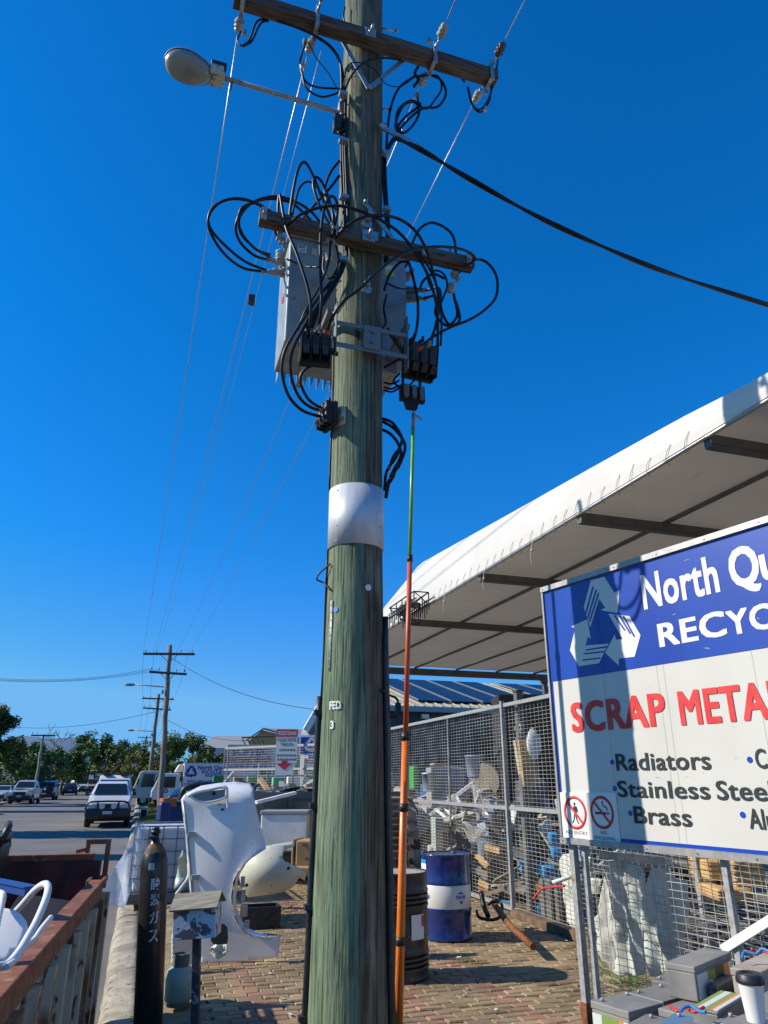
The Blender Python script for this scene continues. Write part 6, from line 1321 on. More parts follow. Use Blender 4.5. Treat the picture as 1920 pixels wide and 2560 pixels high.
# ================================================================ GAS CYLINDER, LETTERBOX, SMALL BOTTLE, IBC
pc_=at(400,2072,5.95); bx,by=pc_.x,pc_.y; hv_=pc_.z
cyl_m=M('cylinder_black',(.012,.012,.014),.33,0,(.022,.02,.02),6,coat=.2,col3=(.15,.065,.03),s3=5,lo3=.63,hi3=.68)
gc=thing('gas_cylinder','tall black gas cylinder with a rusty shoulder and white Japanese characters','gas cylinder',(bx,by,0))
r=.100; hs=hv_-.26
m=MB(); m.lathe([(0,0),(r*.9,0),(r,.02),(r,hs),(r*.96,hs+.05),(r*.8,hs+.10),(r*.5,hs+.145),(.036,hs+.16),(.034,hs+.19),(0,hs+.19)],(bx,by,0),32); m.build('cylinder_body',cyl_m,gc)
m=MB(); m.lathe([(r*.83,hs+.095),(r*.52,hs+.147),(.037,hs+.163)],(bx,by,.002),32); tag(m.build('rusty_shoulder',M('shoulder_rust',(.20,.085,.035),.7,0,(.03,.02,.02),16,.45,.6,bump=.3),gc),'rust brown shoulder of the cylinder')
m=MB(); m.cyl((bx,by,hs+.17),(bx,by,hs+.235),.03,.026,14); m.cyl((bx,by,hs+.23),(bx,by,hs+.255),.038,.036,14); m.cyl((bx,by-.0,hs+.205),(bx-.05,by-.04,hs+.205),.012,.012,8); m.cyl((bx,by,hs+.255),(bx,by,hs+.275),.028,.028,12); m.build('valve',blk,gc)
a0=math.atan2(-by+0,-bx+0)+R(8)
def cb(z0,hh,ww,off=0): return lambda a,b: Vector((bx+(r+.0015)*math.cos(a0+off+(a-ww/2)/r),by+(r+.0015)*math.sin(a0+off+(a-ww/2)/r),z0+b))
chm=M('worn_stencil_white',(.62,.62,.60),.6,0,(.06,.06,.06),60,.56,.62)
for i,ch in enumerate('酸素ガス'):
    py=(2212,2242+9,2296,2343)[i]; z=H+ray(393,py)[1]*(5.85)-.035; textmesh('lettering',ch,chm,gc,(0,0,0),(1,0,0),(0,0,1),.066,.078,bend=cb(z,.08,.066),bold=.012)
m=MB(); n=6; 
vs=[(bx+(r+.0015)*math.cos(a0-.55+k*.07),by+(r+.0015)*math.sin(a0-.55+k*.07),hs-.01+j*.045) for j in (0,1) for k in range(n+1)]; m.add(vs,[(k,k+1,n+2+k,n+1+k) for k in range(n)]); m.build('sticker',M('sticker_worn',(.45,.42,.36),.5),gc)
tl=Matrix.Rotation(-.068,4,Vector((sy_,cy_,0))).to_euler(); gc.rotation_euler=tl; gc.location=gc.location+Vector((cy_,-sy_,0))*.06
# small pale green bottle
q=at(449,2450,6.75); lpg=thing('gas_bottle','small pale green gas bottle on the pavers behind the black cylinder','gas bottle',(q.x,q.y,0)); m=MB(); lm=M('bottle_green',(.34,.44,.40),.55,0,(.24,.30,.27),7,.4,.65)
m.lathe([(0,.02),(.09,.02),(.112,.05),(.115,.19),(.10,.25),(.05,.28),(0,.29)],(q.x,q.y,0),24); m.build('bottle_body',lm,lpg); m=MB(); m.lathe([(.09,0),(.095,.05)],(q.x,q.y,0),20); m.lathe([(.065,.27),(.065,.36)],(q.x,q.y,0),20); m.cyl((q.x,q.y,.28),(q.x,q.y,.35),.025,.025,10); loose(m,'collar',M('collar_dark',(.10,.14,.12),.6),lpg)
# letterbox
q=at(494,2300,5.8); lx,ly,lz=q.x,q.y,q.z
lb=thing('letterbox','timber letterbox with peeling white paint and slatted roof on a thin dark post','letterbox',(lx,ly,0)); peel=M('peeling_white',(.60,.62,.66),.6,0,(.13,.11,.12),14,.53,.56,bump=.2)
hh=at(494,2262,5.8).z-at(494,2342,5.8).z
m=MB(); m.box((lx,ly,lz),(.30,.2,hh),rz=R(-17),bev=.004); m.build('box',peel,lb)
m=MB(); mt=Matrix.Translation((lx,ly,lz+hh/2))@Matrix.Rotation(R(-17),4,'Z')
for k in range(4): m.box(None,(.335,.044,.012),mat=mt@Matrix.Translation((0,-.12+.042*k,-.002+.021*k))@Matrix.Rotation(R(28),4,'X'))
for k in range(4): m.box(None,(.335,.044,.012),mat=mt@Matrix.Translation((0,.04+.042*k,.062-.021*k))@Matrix.Rotation(R(-28),4,'X'))
m.build('roof',M('roof_slats',(.30,.28,.22),.85,0,(.20,.18,.14),12,bump=.4,stretch=(.3,3,3)),lb)
pb=at(490,2560,5.75); m=MB(); m.box((lx-.0,ly,(lz-hh/2)/2-.02),(.05,.06,lz-hh/2+.03),rz=R(-17)); m.build('post',M('post_dark_paint',(.06,.05,.055),.8,0,(.35,.34,.36),18,.58,.63),lb)
lb.rotation_euler=tl; lb.location=lb.location+Vector((cy_,-sy_,0))*.05
# IBC cage with white tank and plastic film
ix,iy=.02,12.2; zt=at(370,2060,12.3).z
ibc=thing('bulk_container','white caged bulk liquid container at the kerb behind the gas cylinder','bulk container',(ix+.5,iy+.5,0))
m=MB(); m.box((ix+.51,iy+.575,.06+zt/2),(.94,1.04,zt-.16),bev=.05); m.build('inner_tank',M('tank_milky',(.60,.64,.66),.4,0,(.48,.54,.60),3),ibc)
m=MB()
for x,y,ax in ((ix,iy,0),(ix,iy+1.15,0),(ix,iy,1),(ix+1.02,iy,1)):
    for k in range(6): z=.16+(zt-.16)*k/5; m.beam((x,y,z),(x+1.02 if ax==0 else x,y if ax==0 else y+1.15,z),.02,.02)
    for k in range(6):
        f=k/5; p=(x+1.02*f if ax==0 else x, y if ax==0 else y+1.15*f); m.beam((p[0],p[1],.14),(p[0],p[1],zt),.02,.02)
m.build('cage',M('cage_steel',(.20,.24,.28),.5,.4),ibc)
m=MB(); m.box((ix+.5,iy+.55,.07),(1.05,1.2,.13)); m.build('pallet_base',gskip,ibc)
film=M('plastic_film',(.45,.58,.78),.25,0,(.62,.70,.80),5,alpha=.4,bump=.5,bscale=12)
ft=thing('plastic_sheet','crumpled translucent bluish plastic sheet hanging off the caged container','plastic sheet',(ix,iy-.1,0))
def fd(a,b): return Vector((ix-.25+a+.35*b*.3,iy-.12-.28*(1-b)**2+.09*math.sin(a*17+b*4)+.05*noise.noise(Vector((a*6,b*6,0))),b*zt*1.03+.02))
m=sheet([(-.22,.02),(.22,0),(.30,.5),(.30,.98),(.16,1.0),(.05,.6),(-.1,.3)],.05,fd,.003); m.build('film',film,ft)
# ================================================================ WHITE SHELL PANELS
HD=Vector((sy_,cy_,0))
def panel(name,label,pts,Y,dispf,thick,mat,cell=.05,cat='panel'):
    O=at(*pts[0],Y); P2d=[]
    for p in pts: q=at(*p,Y)-O; P2d.append((q.dot(Ux),q.z))
    t=thing(name,label,cat,(O.x,O.y,0)); xs=[a for a,b in P2d]; zs=[b for a,b in P2d]; cx=(min(xs)+max(xs))/2; cz_=(min(zs)+max(zs))/2; W_=max(xs)-min(xs); Hh=max(zs)-min(zs)
    def D(a,b): return O+Ux*a+UP*b+HD*dispf((a-min(xs))/W_,(b-min(zs))/Hh)
    m=sheet(P2d,cell,D,thick); m.build('shell',mat,t); return t
R1=lambda x,y:(400+x/2.37,1880+y/2.37)
fair=[(150,262),(235,215),(330,200),(430,192),(520,203),(545,222),(560,300),(585,430),(608,525),(617,577),(575,605),(520,645),(470,700),(440,765),(428,850),(432,930),(455,1000),(490,1050),(545,1082),(620,1097),(680,1093),(716,1090),(712,1130),(703,1208),(600,1222),(450,1240),(300,1252),(245,1257),(225,1100),(205,950),(190,835),(178,690),(160,480),(135,285)]
def fdsp(u,v):
    e=min(u,1-u,1)*2
    d=-.05*v
    d+=.30*(max(0,(u-.50))/.50)**2*min(1,max(0,(v-.38)/.3))      # right side rolls back
    d+=.16*max(0,.12-u)/.12*0
    d+=.22*max(0,(v-.90)/.10)**2                               # rounded top
    d+=-.05*math.sin(min(1,max(0,(u-.1)/.75))*math.pi)*math.sin(min(1,max(0,(v-.2)/.7))*math.pi)
    return d
fp=panel('fibreglass_fairing','large glossy white truck fairing standing upright on the pavers left of the pole',[R1(*p) for p in fair],8.25,fdsp,.03,whtg,.04)
# details on the fairing: recessed headlamp scoop, wheel arch return, foot hole with crumpled film, edge seal
def fpt(x,y,Y=8.2,off=0): return at(*R1(x,y),Y+off)
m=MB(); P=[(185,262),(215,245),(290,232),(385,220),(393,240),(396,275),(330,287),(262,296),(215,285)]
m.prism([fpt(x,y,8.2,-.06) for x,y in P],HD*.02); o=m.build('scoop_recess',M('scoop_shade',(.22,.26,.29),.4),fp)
m=MB(); m.tube(cr([fpt(x,y,8.2,-.07) for x,y in ((180,262),(215,285),(262,297),(330,288),(378,272),(396,268),(398,300),(402,335))],4),.013,8); m.tube(cr([fpt(x,y,8.2,-.07) for x,y in ((165,262),(215,238),(290,222),(385,208),(396,268))],4),.02,8)
m.build('scoop_lip',whtg,fp)
m=MB(); 
for x,y,r_ in ((368,341,.013),(350,312,.007),(318,246,.018)): p=fpt(x,y,8.2,-.075); m.cyl(p,p+HD*.03,r_,r_,14)
loose(m,'bolt_hole',blkm,fp)
m=MB(); A=[(615,577),(555,612),(492,668),(455,730),(437,800),(430,870),(434,935),(458,1003),(494,1050),(548,1083),(620,1098)]
vs=[]
for x,y in A: p=fpt(x,y,8.15,-.02); vs+= [p,p+HD*.13+Ux*.01]
m.add(vs,[(2*i,2*i+2,2*i+3,2*i+1) for i in range(len(A)-1)],True); o=m.build('wheel_arch_return',whtg,fp)
m=MB()
for x,y in ((490,770),(494,850),(505,940),(515,1030)): p=fpt(x,y,8.15,.08); m.box(p,(.04,.04,.1))
m.build('bracket_tabs',galv,fp)
m=MB(); P=[(302,1050),(345,1022),(375,1018),(398,1040),(402,1100),(396,1145),(330,1155),(302,1120)]; m.prism([fpt(x,y,8.13,-.04) for x,y in P],HD*.012); m.build('fog_lamp_hole',blkm,fp)
m=MB(); q=random.Random(5)
O8=fpt(296,1208,8.0,-.05); P8=[fpt(x,y,8.0,-.05) for x,y in ((296,1208),(300,1160),(330,1140),(400,1142),(404,1175),(385,1205),(345,1228))]
m=sheet([((p-O8).dot(Ux),(p-O8).z) for p in P8],.014,lambda a,b:O8+Ux*a+UP*b+HD*(.05*noise.noise(Vector((a*22,b*22,3)))+.03*noise.noise(Vector((a*50,b*50,3)))),.003)
tag(m.build('crumpled_film',M('film_white',(.62,.68,.66),.35,0,(.5,.6,.45),20),fp),'crumpled pale film stuffed under the round hole')
m=MB(); m.tube([fpt(138,288,8.2,-.02),fpt(160,480,8.2,-.02),fpt(180,690,8.2,-.02),fpt(192,835,8.2,-.02)],.012,8)
for x,y in ((185,488),(208,742)): m.box(fpt(x,y,8.2,-.05),(.07,.05,.05))
m.build('edge_seal',porc,fp)
# smaller ribbed vent by its foot
v0=at(*R1(130,1170),7.9); vt=thing('slatted_vent','cream slatted vent panel leaning at the foot of the white fairing','vent panel',(v0.x,v0.y,0))
m=MB()
for k in range(6): m.beam(at(*R1(72,1090+28*k),7.75),at(*R1(192,1100+27*k),7.85),.03,.045)
m.beam(at(*R1(72,1085),7.8),at(*R1(100,1250),7.8),.03,.02); m.beam(at(*R1(192,1095),7.9),at(*R1(200,1235),7.9),.03,.02); m.build('slats',M('vent_cream',(.60,.60,.52),.4),vt)
# green white sheets behind
pts=[R1(*p) for p in ((150,575),(160,600),(163,700),(150,740),(120,790),(85,815),(78,770),(95,700),(125,620))]
panel('sheet_offcut','pale green bent sheet hanging between the fairing and the caged container',pts,9.4,lambda u,v:.1*math.sin(v*5),.012,M('pale_green_sheet',(.52,.60,.52),.4,0,(.4,.47,.42),6),.06)
t=thing('cream_strap','pale cream flexible strip curving to the ground by the fairing','strip',tuple(at(*R1(95,840),9.0))); m=MB(); m.tube(cr([at(*R1(170,660),9.0),at(*R1(168,740),9.0),at(*R1(130,800),8.9),at(*R1(95,845),8.85)]),.018,8); m.build('strip',M('strip_cream',(.62,.62,.5),.5),t)
# second, cream fairing lying behind
c2p=[(478,690),(500,650),(560,600),(600,568),(680,552),(780,540),(792,548),(790,565),(760,572),(735,590),(728,620),(740,640),(770,655),(800,672),(830,690),(855,722),(850,765),(820,745),(808,760),(790,790),(745,815),(690,828),(600,843),(520,862),(500,830),(480,780)]
cf=panel('fibreglass_fairing','dirty cream fairing lying on its side behind the tall white one',[R1(*p) for p in c2p],11.4,lambda u,v:.25*(2*abs(u-.45))**2-.25*math.sin(v*math.pi)*.9,.02,cream,.06)
m=MB()
for x,y in ((757,605),(760,690),(512,790)): p=at(*R1(x,y),11.05); m.cyl(p,p+HD*.04,.022,.022,10)
loose(m,'bolt_hole',blkm,cf)
# white chest freezer
def fwbox(name,label,cat,px0,pyt,px1,pyb,Y,dep,mat,lid=None,bev=.02):
    a=at(px0,pyb,Y); b=at(px1,pyb,Y); z1=at((px0+px1)/2,pyt,Y).z; z0=max(0,a.z) if a.z<.3 else a.z; w_=(b-a).dot(Ux)
    c=a+Ux*w_/2+HD*dep/2; c.z=(z0+z1)/2; t=thing(name,label,cat,(c.x,c.y,z0)); m=MB(); m.box(c,(w_,dep,z1-z0),rz=-YAW,bev=bev); m.build('body',mat,t)
    if lid: m=MB(); m.box((c.x,c.y,z1+.03),(w_+.03,dep+.03,.06),rz=-YAW,bev=.012); m.build('lid',lid,t)
    return t,c,w_,z0,z1
fwbox('chest_freezer','white chest freezer with a grey lid standing against the grey skip','freezer',648,2036,765,2128,13.2,.6,wht,M('lid_grey',(.33,.34,.34),.5))
t,c,w_,z0,z1=fwbox('cardboard_box','brown cardboard box beside the white freezer left of the pole','cardboard box',738,2102,800,2165,12.6,.5,card)
m=MB(); m.box((c.x-cy_*w_/2,c.y+sy_*w_/2,(z0+z1)/2+.02),(.012,.5,z1-z0),rz=-YAW-R(14)); m.build('open_flap',card2,t)
m=MB(); 
for i,(dx,dz) in enumerate(((-.05,.12),(.08,.12),(0,-.08))): p=Vector((c.x,c.y,(z0+z1)/2))+Ux*dx-HD*.256+UP*dz; m.box(p,(.09,.004,.05),rz=-YAW)
m.build('print',M('box_print',(.2,.1,.05),.8),t)
fwbox('cardboard_box','flattened cardboard box lying under the other box left of the pole','cardboard box',735,2168,800,2190,12.4,.55,card)
# grey skip behind
gs=thing('grey_skip','dark grey steel skip bin across the yard behind the white fairing','skip bin',(2.4,14.6,0)); m=MB(); x0,x1,y0,y1,zg=.95,5.0,14.0,15.7,1.42
m.prism([(x0,y0,.05),(x1-.1,y0,.05),(x1-.1,y1,.05),(x0,y1,.05)],(0,0,zg-.1)); m.build('skip_body',gskip,gs); m=MB()
m.bb((x0-.04,y0-.05,zg-.05),(x1-.06,y0+.05,zg+.06)); m.bb((x0-.04,y1-.05,zg-.05),(x1-.06,y1+.05,zg+.06)); m.bb((x0-.05,y0+.052,zg-.05),(x0+.05,y1-.052,zg+.06)); 
for k in range(8): x=x0+.1+k*.53; m.bb((x,y0-.04,.1),(x+.07,y0-.002,zg-.052))
m.build('skip_rim',gskip,gs)
def at2(px,py,Y): return at(px,py,Y)
gs2=thing('grey_side_bin','tall narrow dark grey steel bin side at the left of the fairing','skip bin',tuple(LY(-2.6,9.6))); m=MB(); a=atz(430,2215,.0); b=at(430,2035,9.9); m.box((1.22,10.6,.60),(.10,.7,1.2)); m.box((1.22,10.6,1.22),(.14,.74,.07)); m.build('side_wall',gskip,gs2)
# scrap heaped above the grey skip seen through the gate
rr=random.Random(31)
names=[('timber_offcut','pale timber offcut on top of the grey skip heap',pine),('metal_strip','bent grey metal strip sticking out of the grey skip heap',galvd),('sheet_offcut','dark sheet piece in the heap on the grey skip',blkm)]
for i in range(22):
    nm,lb_2,mt=names[i%3]; c=Vector((rr.uniform(1.6,4.9),rr.uniform(14.2,15.5),zg+rr.uniform(.05,.2))); a=rr.uniform(0,3.1); d=Vector((math.cos(a),math.sin(a)*.6,rr.uniform(-.1,.3)))*rr.uniform(.2,.6)
    t=thing(nm,lb_2,'scrap',tuple(c),0,nm.replace('_',' ')+'s heaped on the grey skip'); m=MB(); m.beam(c-d,c+d,rr.uniform(.06,.2),rr.uniform(.02,.06)); m.build('piece',mt,t)
t=thing('white_beam','long pale beam lying slanted on the heap behind the fairing','beam',tuple(at(700,1990,13.6))); m=MB(); m.beam(at(640,2006,13.6),at(738,1982,14.0),.12,.05); m.build('beam',wht,t)
# yard behind the gate: racks, pallets, boxes
for i in range(7):
    p=at(575+i*34,1975+rr.uniform(-8,8),29+rr.uniform(-1,3)); h_=rr.uniform(1.9,2.5); t=thing('storage_rack','pale steel storage rack upright frame in the yard beyond the gate','rack',(p.x,p.y,0),0,'storage racks beyond the gate'); m=MB()
    for dx in (0,.9): m.bb((p.x+dx,p.y,0),(p.x+dx+.05,p.y+.05,h_))
    for z in (.6,1.2,1.8): m.bb((p.x+.051,p.y,z),(p.x+.899,p.y+.05,z+.06)); 
    m.build('rack_frame',rr.choice([galvd,wht,galvd]),t); m=MB(); m.box((p.x+.45,p.y+.4,.9+.3*(i%2)),(.7,.5,.45),bev=.02); m.box((p.x+.4,p.y+.3,1.62),(.5,.4,.35),bev=.02); m.build('stored_goods',[card,M('goods_green',(.15,.35,.12),.6),gskip,M('goods_blue',(.12,.2,.3),.6),plate,pine,M('goods_dark',(.05,.05,.05),.7)][i],t)
for (px,py,c_,lb_2) in ((663,1992,M('crate_red',(.45,.03,.03),.5),'small red plastic box on the heap seen through the gate'),(693,1955,M('crate_mint',(.15,.5,.25),.5),'green plastic box beyond the gate post'),(545,1950,M('crate_green2',(.02,.2,.06),.6),'dark green box at the left end of the gate')):
    q=at(px,py,17 if py>1980 else 24); box_thing('plastic_crate',lb_2,'crate',q,(.3,.3,.26),c_)
# air-conditioner, wheelie bin, bonnet scrap by the second pole
q=atz(358,2052,-.2); t=thing('air_conditioner','discarded white air conditioner box on the verge below the second pole','air conditioner',(q.x,q.y,-.2)); m=MB(); m.box((q.x,q.y,.12),(.34,.8,.62),bev=.02); m.build('casing',pbl,t); m=MB(); m.box((q.x-.02,q.y-.405,.1),(.26,.02,.42)); m.build('grille',blkm,t)
q=at(442,1998,24); t=thing('wheelie_bin','navy blue wheelie bin near the small truck','bin',(q.x,q.y,0)); m=MB(); m.prism([(q.x-.25,q.y-.25,.05),(q.x+.25,q.y-.25,.05),(q.x+.25,q.y+.25,.05),(q.x-.25,q.y+.25,.05)],(0,.03,.95)); m.build('bin_body',M('bin_navy',(.01,.03,.13),.5),t,bevel=.03); m=MB(); m.box((q.x,q.y,1.03),(.56,.6,.06),bev=.02); m.build('lid',M('lid_navy',(.01,.025,.1),.5),t)
q=at(500,1982,16); t=thing('car_bonnet_scrap','black curved car panel lying on the heap under the truck sign','car panel',tuple(q)); m=sheet([(-.55,-.25),(.5,-.25),(.58,.05),(.3,.2),(-.4,.16),(-.6,.0)],.08,lambda a,b:q+Ux*a+HD*(b*1.5)+UP*(.1+b*.5-.18*a*a),.03); m.build('panel',P_('gloss_black',(.012,.014,.02)),t)
t=thing('bumper_scrap','grey and black car bumper piece in front of the truck sign','car part',tuple(at(470,1995,15.5))); m=MB(); m.tube(cr([at(452,2000,15.5),at(462,1972,15.5),at(500,1962,15.6),at(552,1963,15.8)]),[.06]*19,8); m.build('bumper',blk,t)
t=box_thing('orange_crate','orange brown rusty lump beside the second pole','scrap metal',at(420,2006,22),(.4,.3,.22),M('orange_rust',(.45,.13,.04),.7),rz=.4)
t=box_thing('blue_drum_base','dark blue plastic tub behind the fairing, left','tub',at(408,2030,20),(.3,.3,.5),M('tub_navy',(.01,.03,.14),.5),rz=.4,bev=.08)
# black crate on the pavers behind the fairing
c=atz(655,2318,0); t=thing('black_crate','open black plastic crate on the pavers behind the fairing arch','crate',(c.x,c.y,0)); m=MB(); x,y=c.x,c.y
for a,b in (((x-.24,y-.15,0),(x+.2,y-.13,.24)),((x-.24,y+.13,0),(x+.2,y+.15,.24)),((x-.26,y-.128,0),(x-.24,y+.128,.24)),((x+.18,y-.128,0),(x+.2,y+.128,.24)),((x-.238,y-.128,.002),(x+.178,y+.128,.02))): m.bb(a,b)
m.tube(cr([(x-.1,y-.16,.16),(x,y-.2,.08),(x+.12,y-.16,.17),(x+.35,y-.1,.23)]),.006,6); m.build('crate_body',blk,t)

# ================================================================ DRUMS
def drum(name,label,c,body,ribs=True,sc=1):
    t=thing(name,label,'drum',tuple(c)); r=.29*sc; h=.88*sc; m=MB()
    pr=[(0,.01),(r*.96,.01),(r*.98,0),(r*1.015,.012),(r*.985,.03)]
    rb=[.3,.58] if ribs is True else ribs
    z=.03; 
    for q in rb: pr+=[(r*.985,q*sc-.022),(r*1.02,q*sc),(r*.985,q*sc+.022)]
    pr+=[(r*.985,h-.03),(r*1.015,h-.012),(r*1.0,h),(r*.97,h),(r*.955,h-.02),(0,h-.02)]
    m.lathe(pr,tuple(c),40); return t,m,r,h
bc=LY(.725,9.36); drb=M('drum_navy',(.008,.024,.13),.22,0,(.012,.03,.16),3,coat=.5)
t,m,r,h=drum('steel_drum','blue and white oil drum with two printed emblems right of the orange stick',(bc.x,bc.y,0),None); m.build('drum_body',drb,t)
m=MB(); m.lathe([(r*.99,.325),(r*1.0,.33),(r*1.0,.555),(r*.99,.56)],(bc.x,bc.y,0),40); m.build('white_band',M('drum_band_white',(.66,.66,.60),.35,coat=.3),t)
m=MB(); m.lathe([(r*.958,0),(0,.0)],(bc.x,bc.y,h-.016),40); m.cyl((bc.x+.15,bc.y+.1,h-.02),(bc.x+.15,bc.y+.1,h+.005),.03,.03,12); m.cyl((bc.x-.18,bc.y-.05,h-.02),(bc.x-.18,bc.y-.05,h),.02,.02,12); m.build('lid',M('drum_lid',(.10,.11,.14),.4,.3),t)
av=math.atan2(-bc.y,-bc.x)
def bendd(cx,cy,r,a0,ww,z0): return lambda a,b: Vector((cx+(r+.002)*math.cos(a0+(a-ww/2)/r),cy+(r+.002)*math.sin(a0+(a-ww/2)/r),z0+b))
for da in (R(-52),R(36)):
    textmesh('lettering','FUCHS',signb,t,(0,0,0),(1,0,0),(0,0,1),.125,.036,bend=bendd(bc.x,bc.y,r,av+da,.125,.425),bold=.05)
    m=MB()
    for sgn in (1,-1):
        for k in range(6):
            f=k/5; pr=[(-.045,.03),(-.02,.05),(0,.056),(.02,.045),(.04,.025),(.015,.035),(0,.036),(-.02,.032)] if sgn>0 else [(-.03,-.03),(0,-.045),(.03,-.03),(.008,-.07),(-.008,-.07)]
        m.add([bendd(bc.x,bc.y,r,av+da,0,.443)(a,b) for a,b in pr],[list(range(len(pr)))])
    m.build('emblem',signb,t)
m=MB(); n=8; vs=[bendd(bc.x,bc.y,r,av-R(62),.12,.62+j*.2)(k*.12/n,0) for j in (0,1) for k in range(n+1)]; m.add(vs,[(k,k+1,n+2+k,n+1+k) for k in range(n)]); lbm=m.build('drum_label',plate,t)
m=MB(); vs=[bendd(bc.x,bc.y,r+.001,av-R(62),.12,.78+j*.04)(k*.12/n,0) for j in (0,1) for k in range(n+1)]; m.add(vs,[(k,k+1,n+2+k,n+1+k) for k in range(n)]); m.build('label_stripe',M('label_cyan',(.02,.3,.6),.4),lbm)
kc=LY(.125,7.62); kd=M('drum_black',(.02,.02,.018),.4,0,(.045,.04,.03),5,.4,.7,bump=.12,bscale=9,coat=.2,col3=(.18,.12,.06),s3=14,lo3=.62,hi3=.68)
t,m,r,h=drum('steel_drum','battered black drum with a white label between the pole and the blue drum',(kc.x,kc.y,0),None,ribs=[.10,.14,.18,.22,.36,.60,.64,.68,.72]); m.build('drum_body',kd,t)
m=MB(); m.lathe([(r*.958,0),(0,.0)],(kc.x,kc.y,h-.012),40); m.build('lid',M('drum_lid_dusty',(.42,.38,.32),.7,0,(.30,.26,.2),5),t)
av=math.atan2(-kc.y,-kc.x); m=MB(); n=8; vs=[bendd(kc.x,kc.y,r*1.02,av+R(40),.15,.34+j*.2)(k*.15/n,0) for j in (0,1) for k in range(n+1)]; m.add(vs,[(k,k+1,n+2+k,n+1+k) for k in range(n)]); lbm=m.build('drum_label',plate,t)
m=MB(); vs=[bendd(kc.x,kc.y,r*1.02+.001,av+R(40)+.2,.04,.44+j*.09)(k*.04/n,0) for j in (0,1) for k in range(n+1)]; m.add(vs,[(k,k+1,n+2+k,n+1+k) for k in range(n)]); m.build('red_mark',signr,lbm)

# ================================================================ CLUTTER BEHIND THE MAIN FENCE
def fenceY(px,py):
    a_,b_=ray(px,py); lo_,hi_=6.0,25.0
    for _ in range(30):
        md=(lo_+hi_)/2; p_=LY(a_*md,md)
        if p_.x<fx(p_.y): lo_=md
        else: hi_=md
    return lo_
def atf(px,py,Y,gap=.3):      # never in front of the mesh
    return at(px,py,max(Y,fenceY(px,py)+gap))
def sxf(px,py,Y,gap=.3): return max(1,(fenceY(px,py)+gap)/Y)
Q2=lambda x,y:(960+x/3.072,1650+y/3.072)
Q4=lambda x,y:(960+x/3.19,1980+y/3.19)
def clut(name,label,cat,f,p,Y,d,mat,rz=0,rx=0,ry=0,bev=.015,extra=None): gp_=.3+1.7*d[0]+.5*d[1]; sc_=sxf(*f(*p),Y,gp_); return box_thing(name,label,cat,atf(*f(*p),Y,gp_),tuple(q*sc_ for q in d),mat,rz=rz,rx=rx,ry=ry,bev=bev,extra=extra)
def drumh(name,label,a,b,r,mat,capm=None,cat='drum'):
    t=thing(name,label,cat,tuple(a)); a=Vector(a);b=Vector(b); d=(b-a); q=d.to_track_quat('Z','Y').to_matrix().to_4x4(); L=d.length; m=MB(); mt=Matrix.Translation(a)@q
    m.lathe([(0,0),(r*.95,0),(r,.02),(r*.97,.05),(r*.97,L*.3),(r*1.02,L*.33),(r*.97,L*.36),(r*.97,L*.64),(r*1.02,L*.67),(r*.97,L*.7),(r*.97,L-.05),(r,L-.02),(r*.95,L),(0,L)],n=28,mat=mt); m.build('drum_body',mat,t)
    if capm: m=MB(); m.lathe([(0,-.004),(r*.9,-.004)],n=24,mat=mt); m.build('drum_end',capm,t)
    return t
dgrey=M('drum_grey_plastic',(.07,.08,.10),.4,0,(.11,.12,.14),4)
drumh('plastic_drum','dark grey drum lying on its side high on the heap behind the fence',atf(*Q2(770,930),13.2),atf(*Q2(960,925),14.2),.31,dgrey,M('drum_end_tan',(.30,.25,.18),.7))
drumh('plastic_drum','dark ribbed drum standing right of the main fence post, upper one',atf(*Q2(1130,1170),11.6),atf(*Q2(1125,930),11.6),.24,dgrey)
drumh('plastic_drum','dark ribbed drum below the upper one right of the main fence post',atf(*Q2(1170,1480),11.2),atf(*Q2(1160,1215),11.2),.24,M('drum_grey2',(.11,.12,.13),.5,0,(.05,.06,.07),5))
cardb=M('wrapped_stack',(.36,.40,.50),.5,0,(.45,.33,.24),7,.5,.6)
clut('wrapped_stack','tall wrapped stack of flattened cardboard bluish with a pink top behind the fence','stack',Q2,(475,1010),13.6,(.62,.5,.8),cardb,rz=-.2)
c=atf(*Q2(465,815),13.6,1.6); box_thing('loose_board','pink brown board lying on top of the tall wrapped stack','board',c,(.52,.45,.04),M('pinkboard',(.42,.30,.26),.8),rz=-.2,ry=.13)
def bucket(name,label,c,r,h,mat,cat='bucket',rx=0,ry=0):
    t=thing(name,label,cat,tuple(c)); t.rotation_euler=(rx,ry,0); m=MB(); m.lathe([(0,0),(r*.8,0),(r*.84,.01),(r,h),(r*1.06,h),(r*1.06,h+.025),(r*.94,h+.02),(r*.8,h*.9)],n=22); m.build('bucket_body',mat,t,local=True)
    m=MB(); m.tube([(r*math.cos(a),r*math.sin(a)*.3-.02,h-.02-.12*math.sin(a)) for a in [k*math.pi/8 for k in range(9)]],.004,5); m.build('handle',galv,t,local=True); return t
bucket('white_basket','pale crumpled foil basket at the left of the wrapped stack',atf(*Q2(350,1010),12.6),.14,.3,M('foil_white',(.55,.60,.62),.35,.3,(.4,.45,.5),14,bump=.5,bscale=20))
bucket('plastic_tub','blue grey square topped tub standing on the lying drum',atf(*Q2(710,900),13.4),.19,.34,M('tub_grey_blue',(.36,.42,.56),.4))
def rod(name,label,cat,pts,r,mat,sm=True):
    P=[at(*p) for p in pts]; t=thing(name,label,cat,tuple(P[0])); m=MB(); m.tube(cr(P,5) if sm else P,r,8); m.build('bar',mat,t); return t
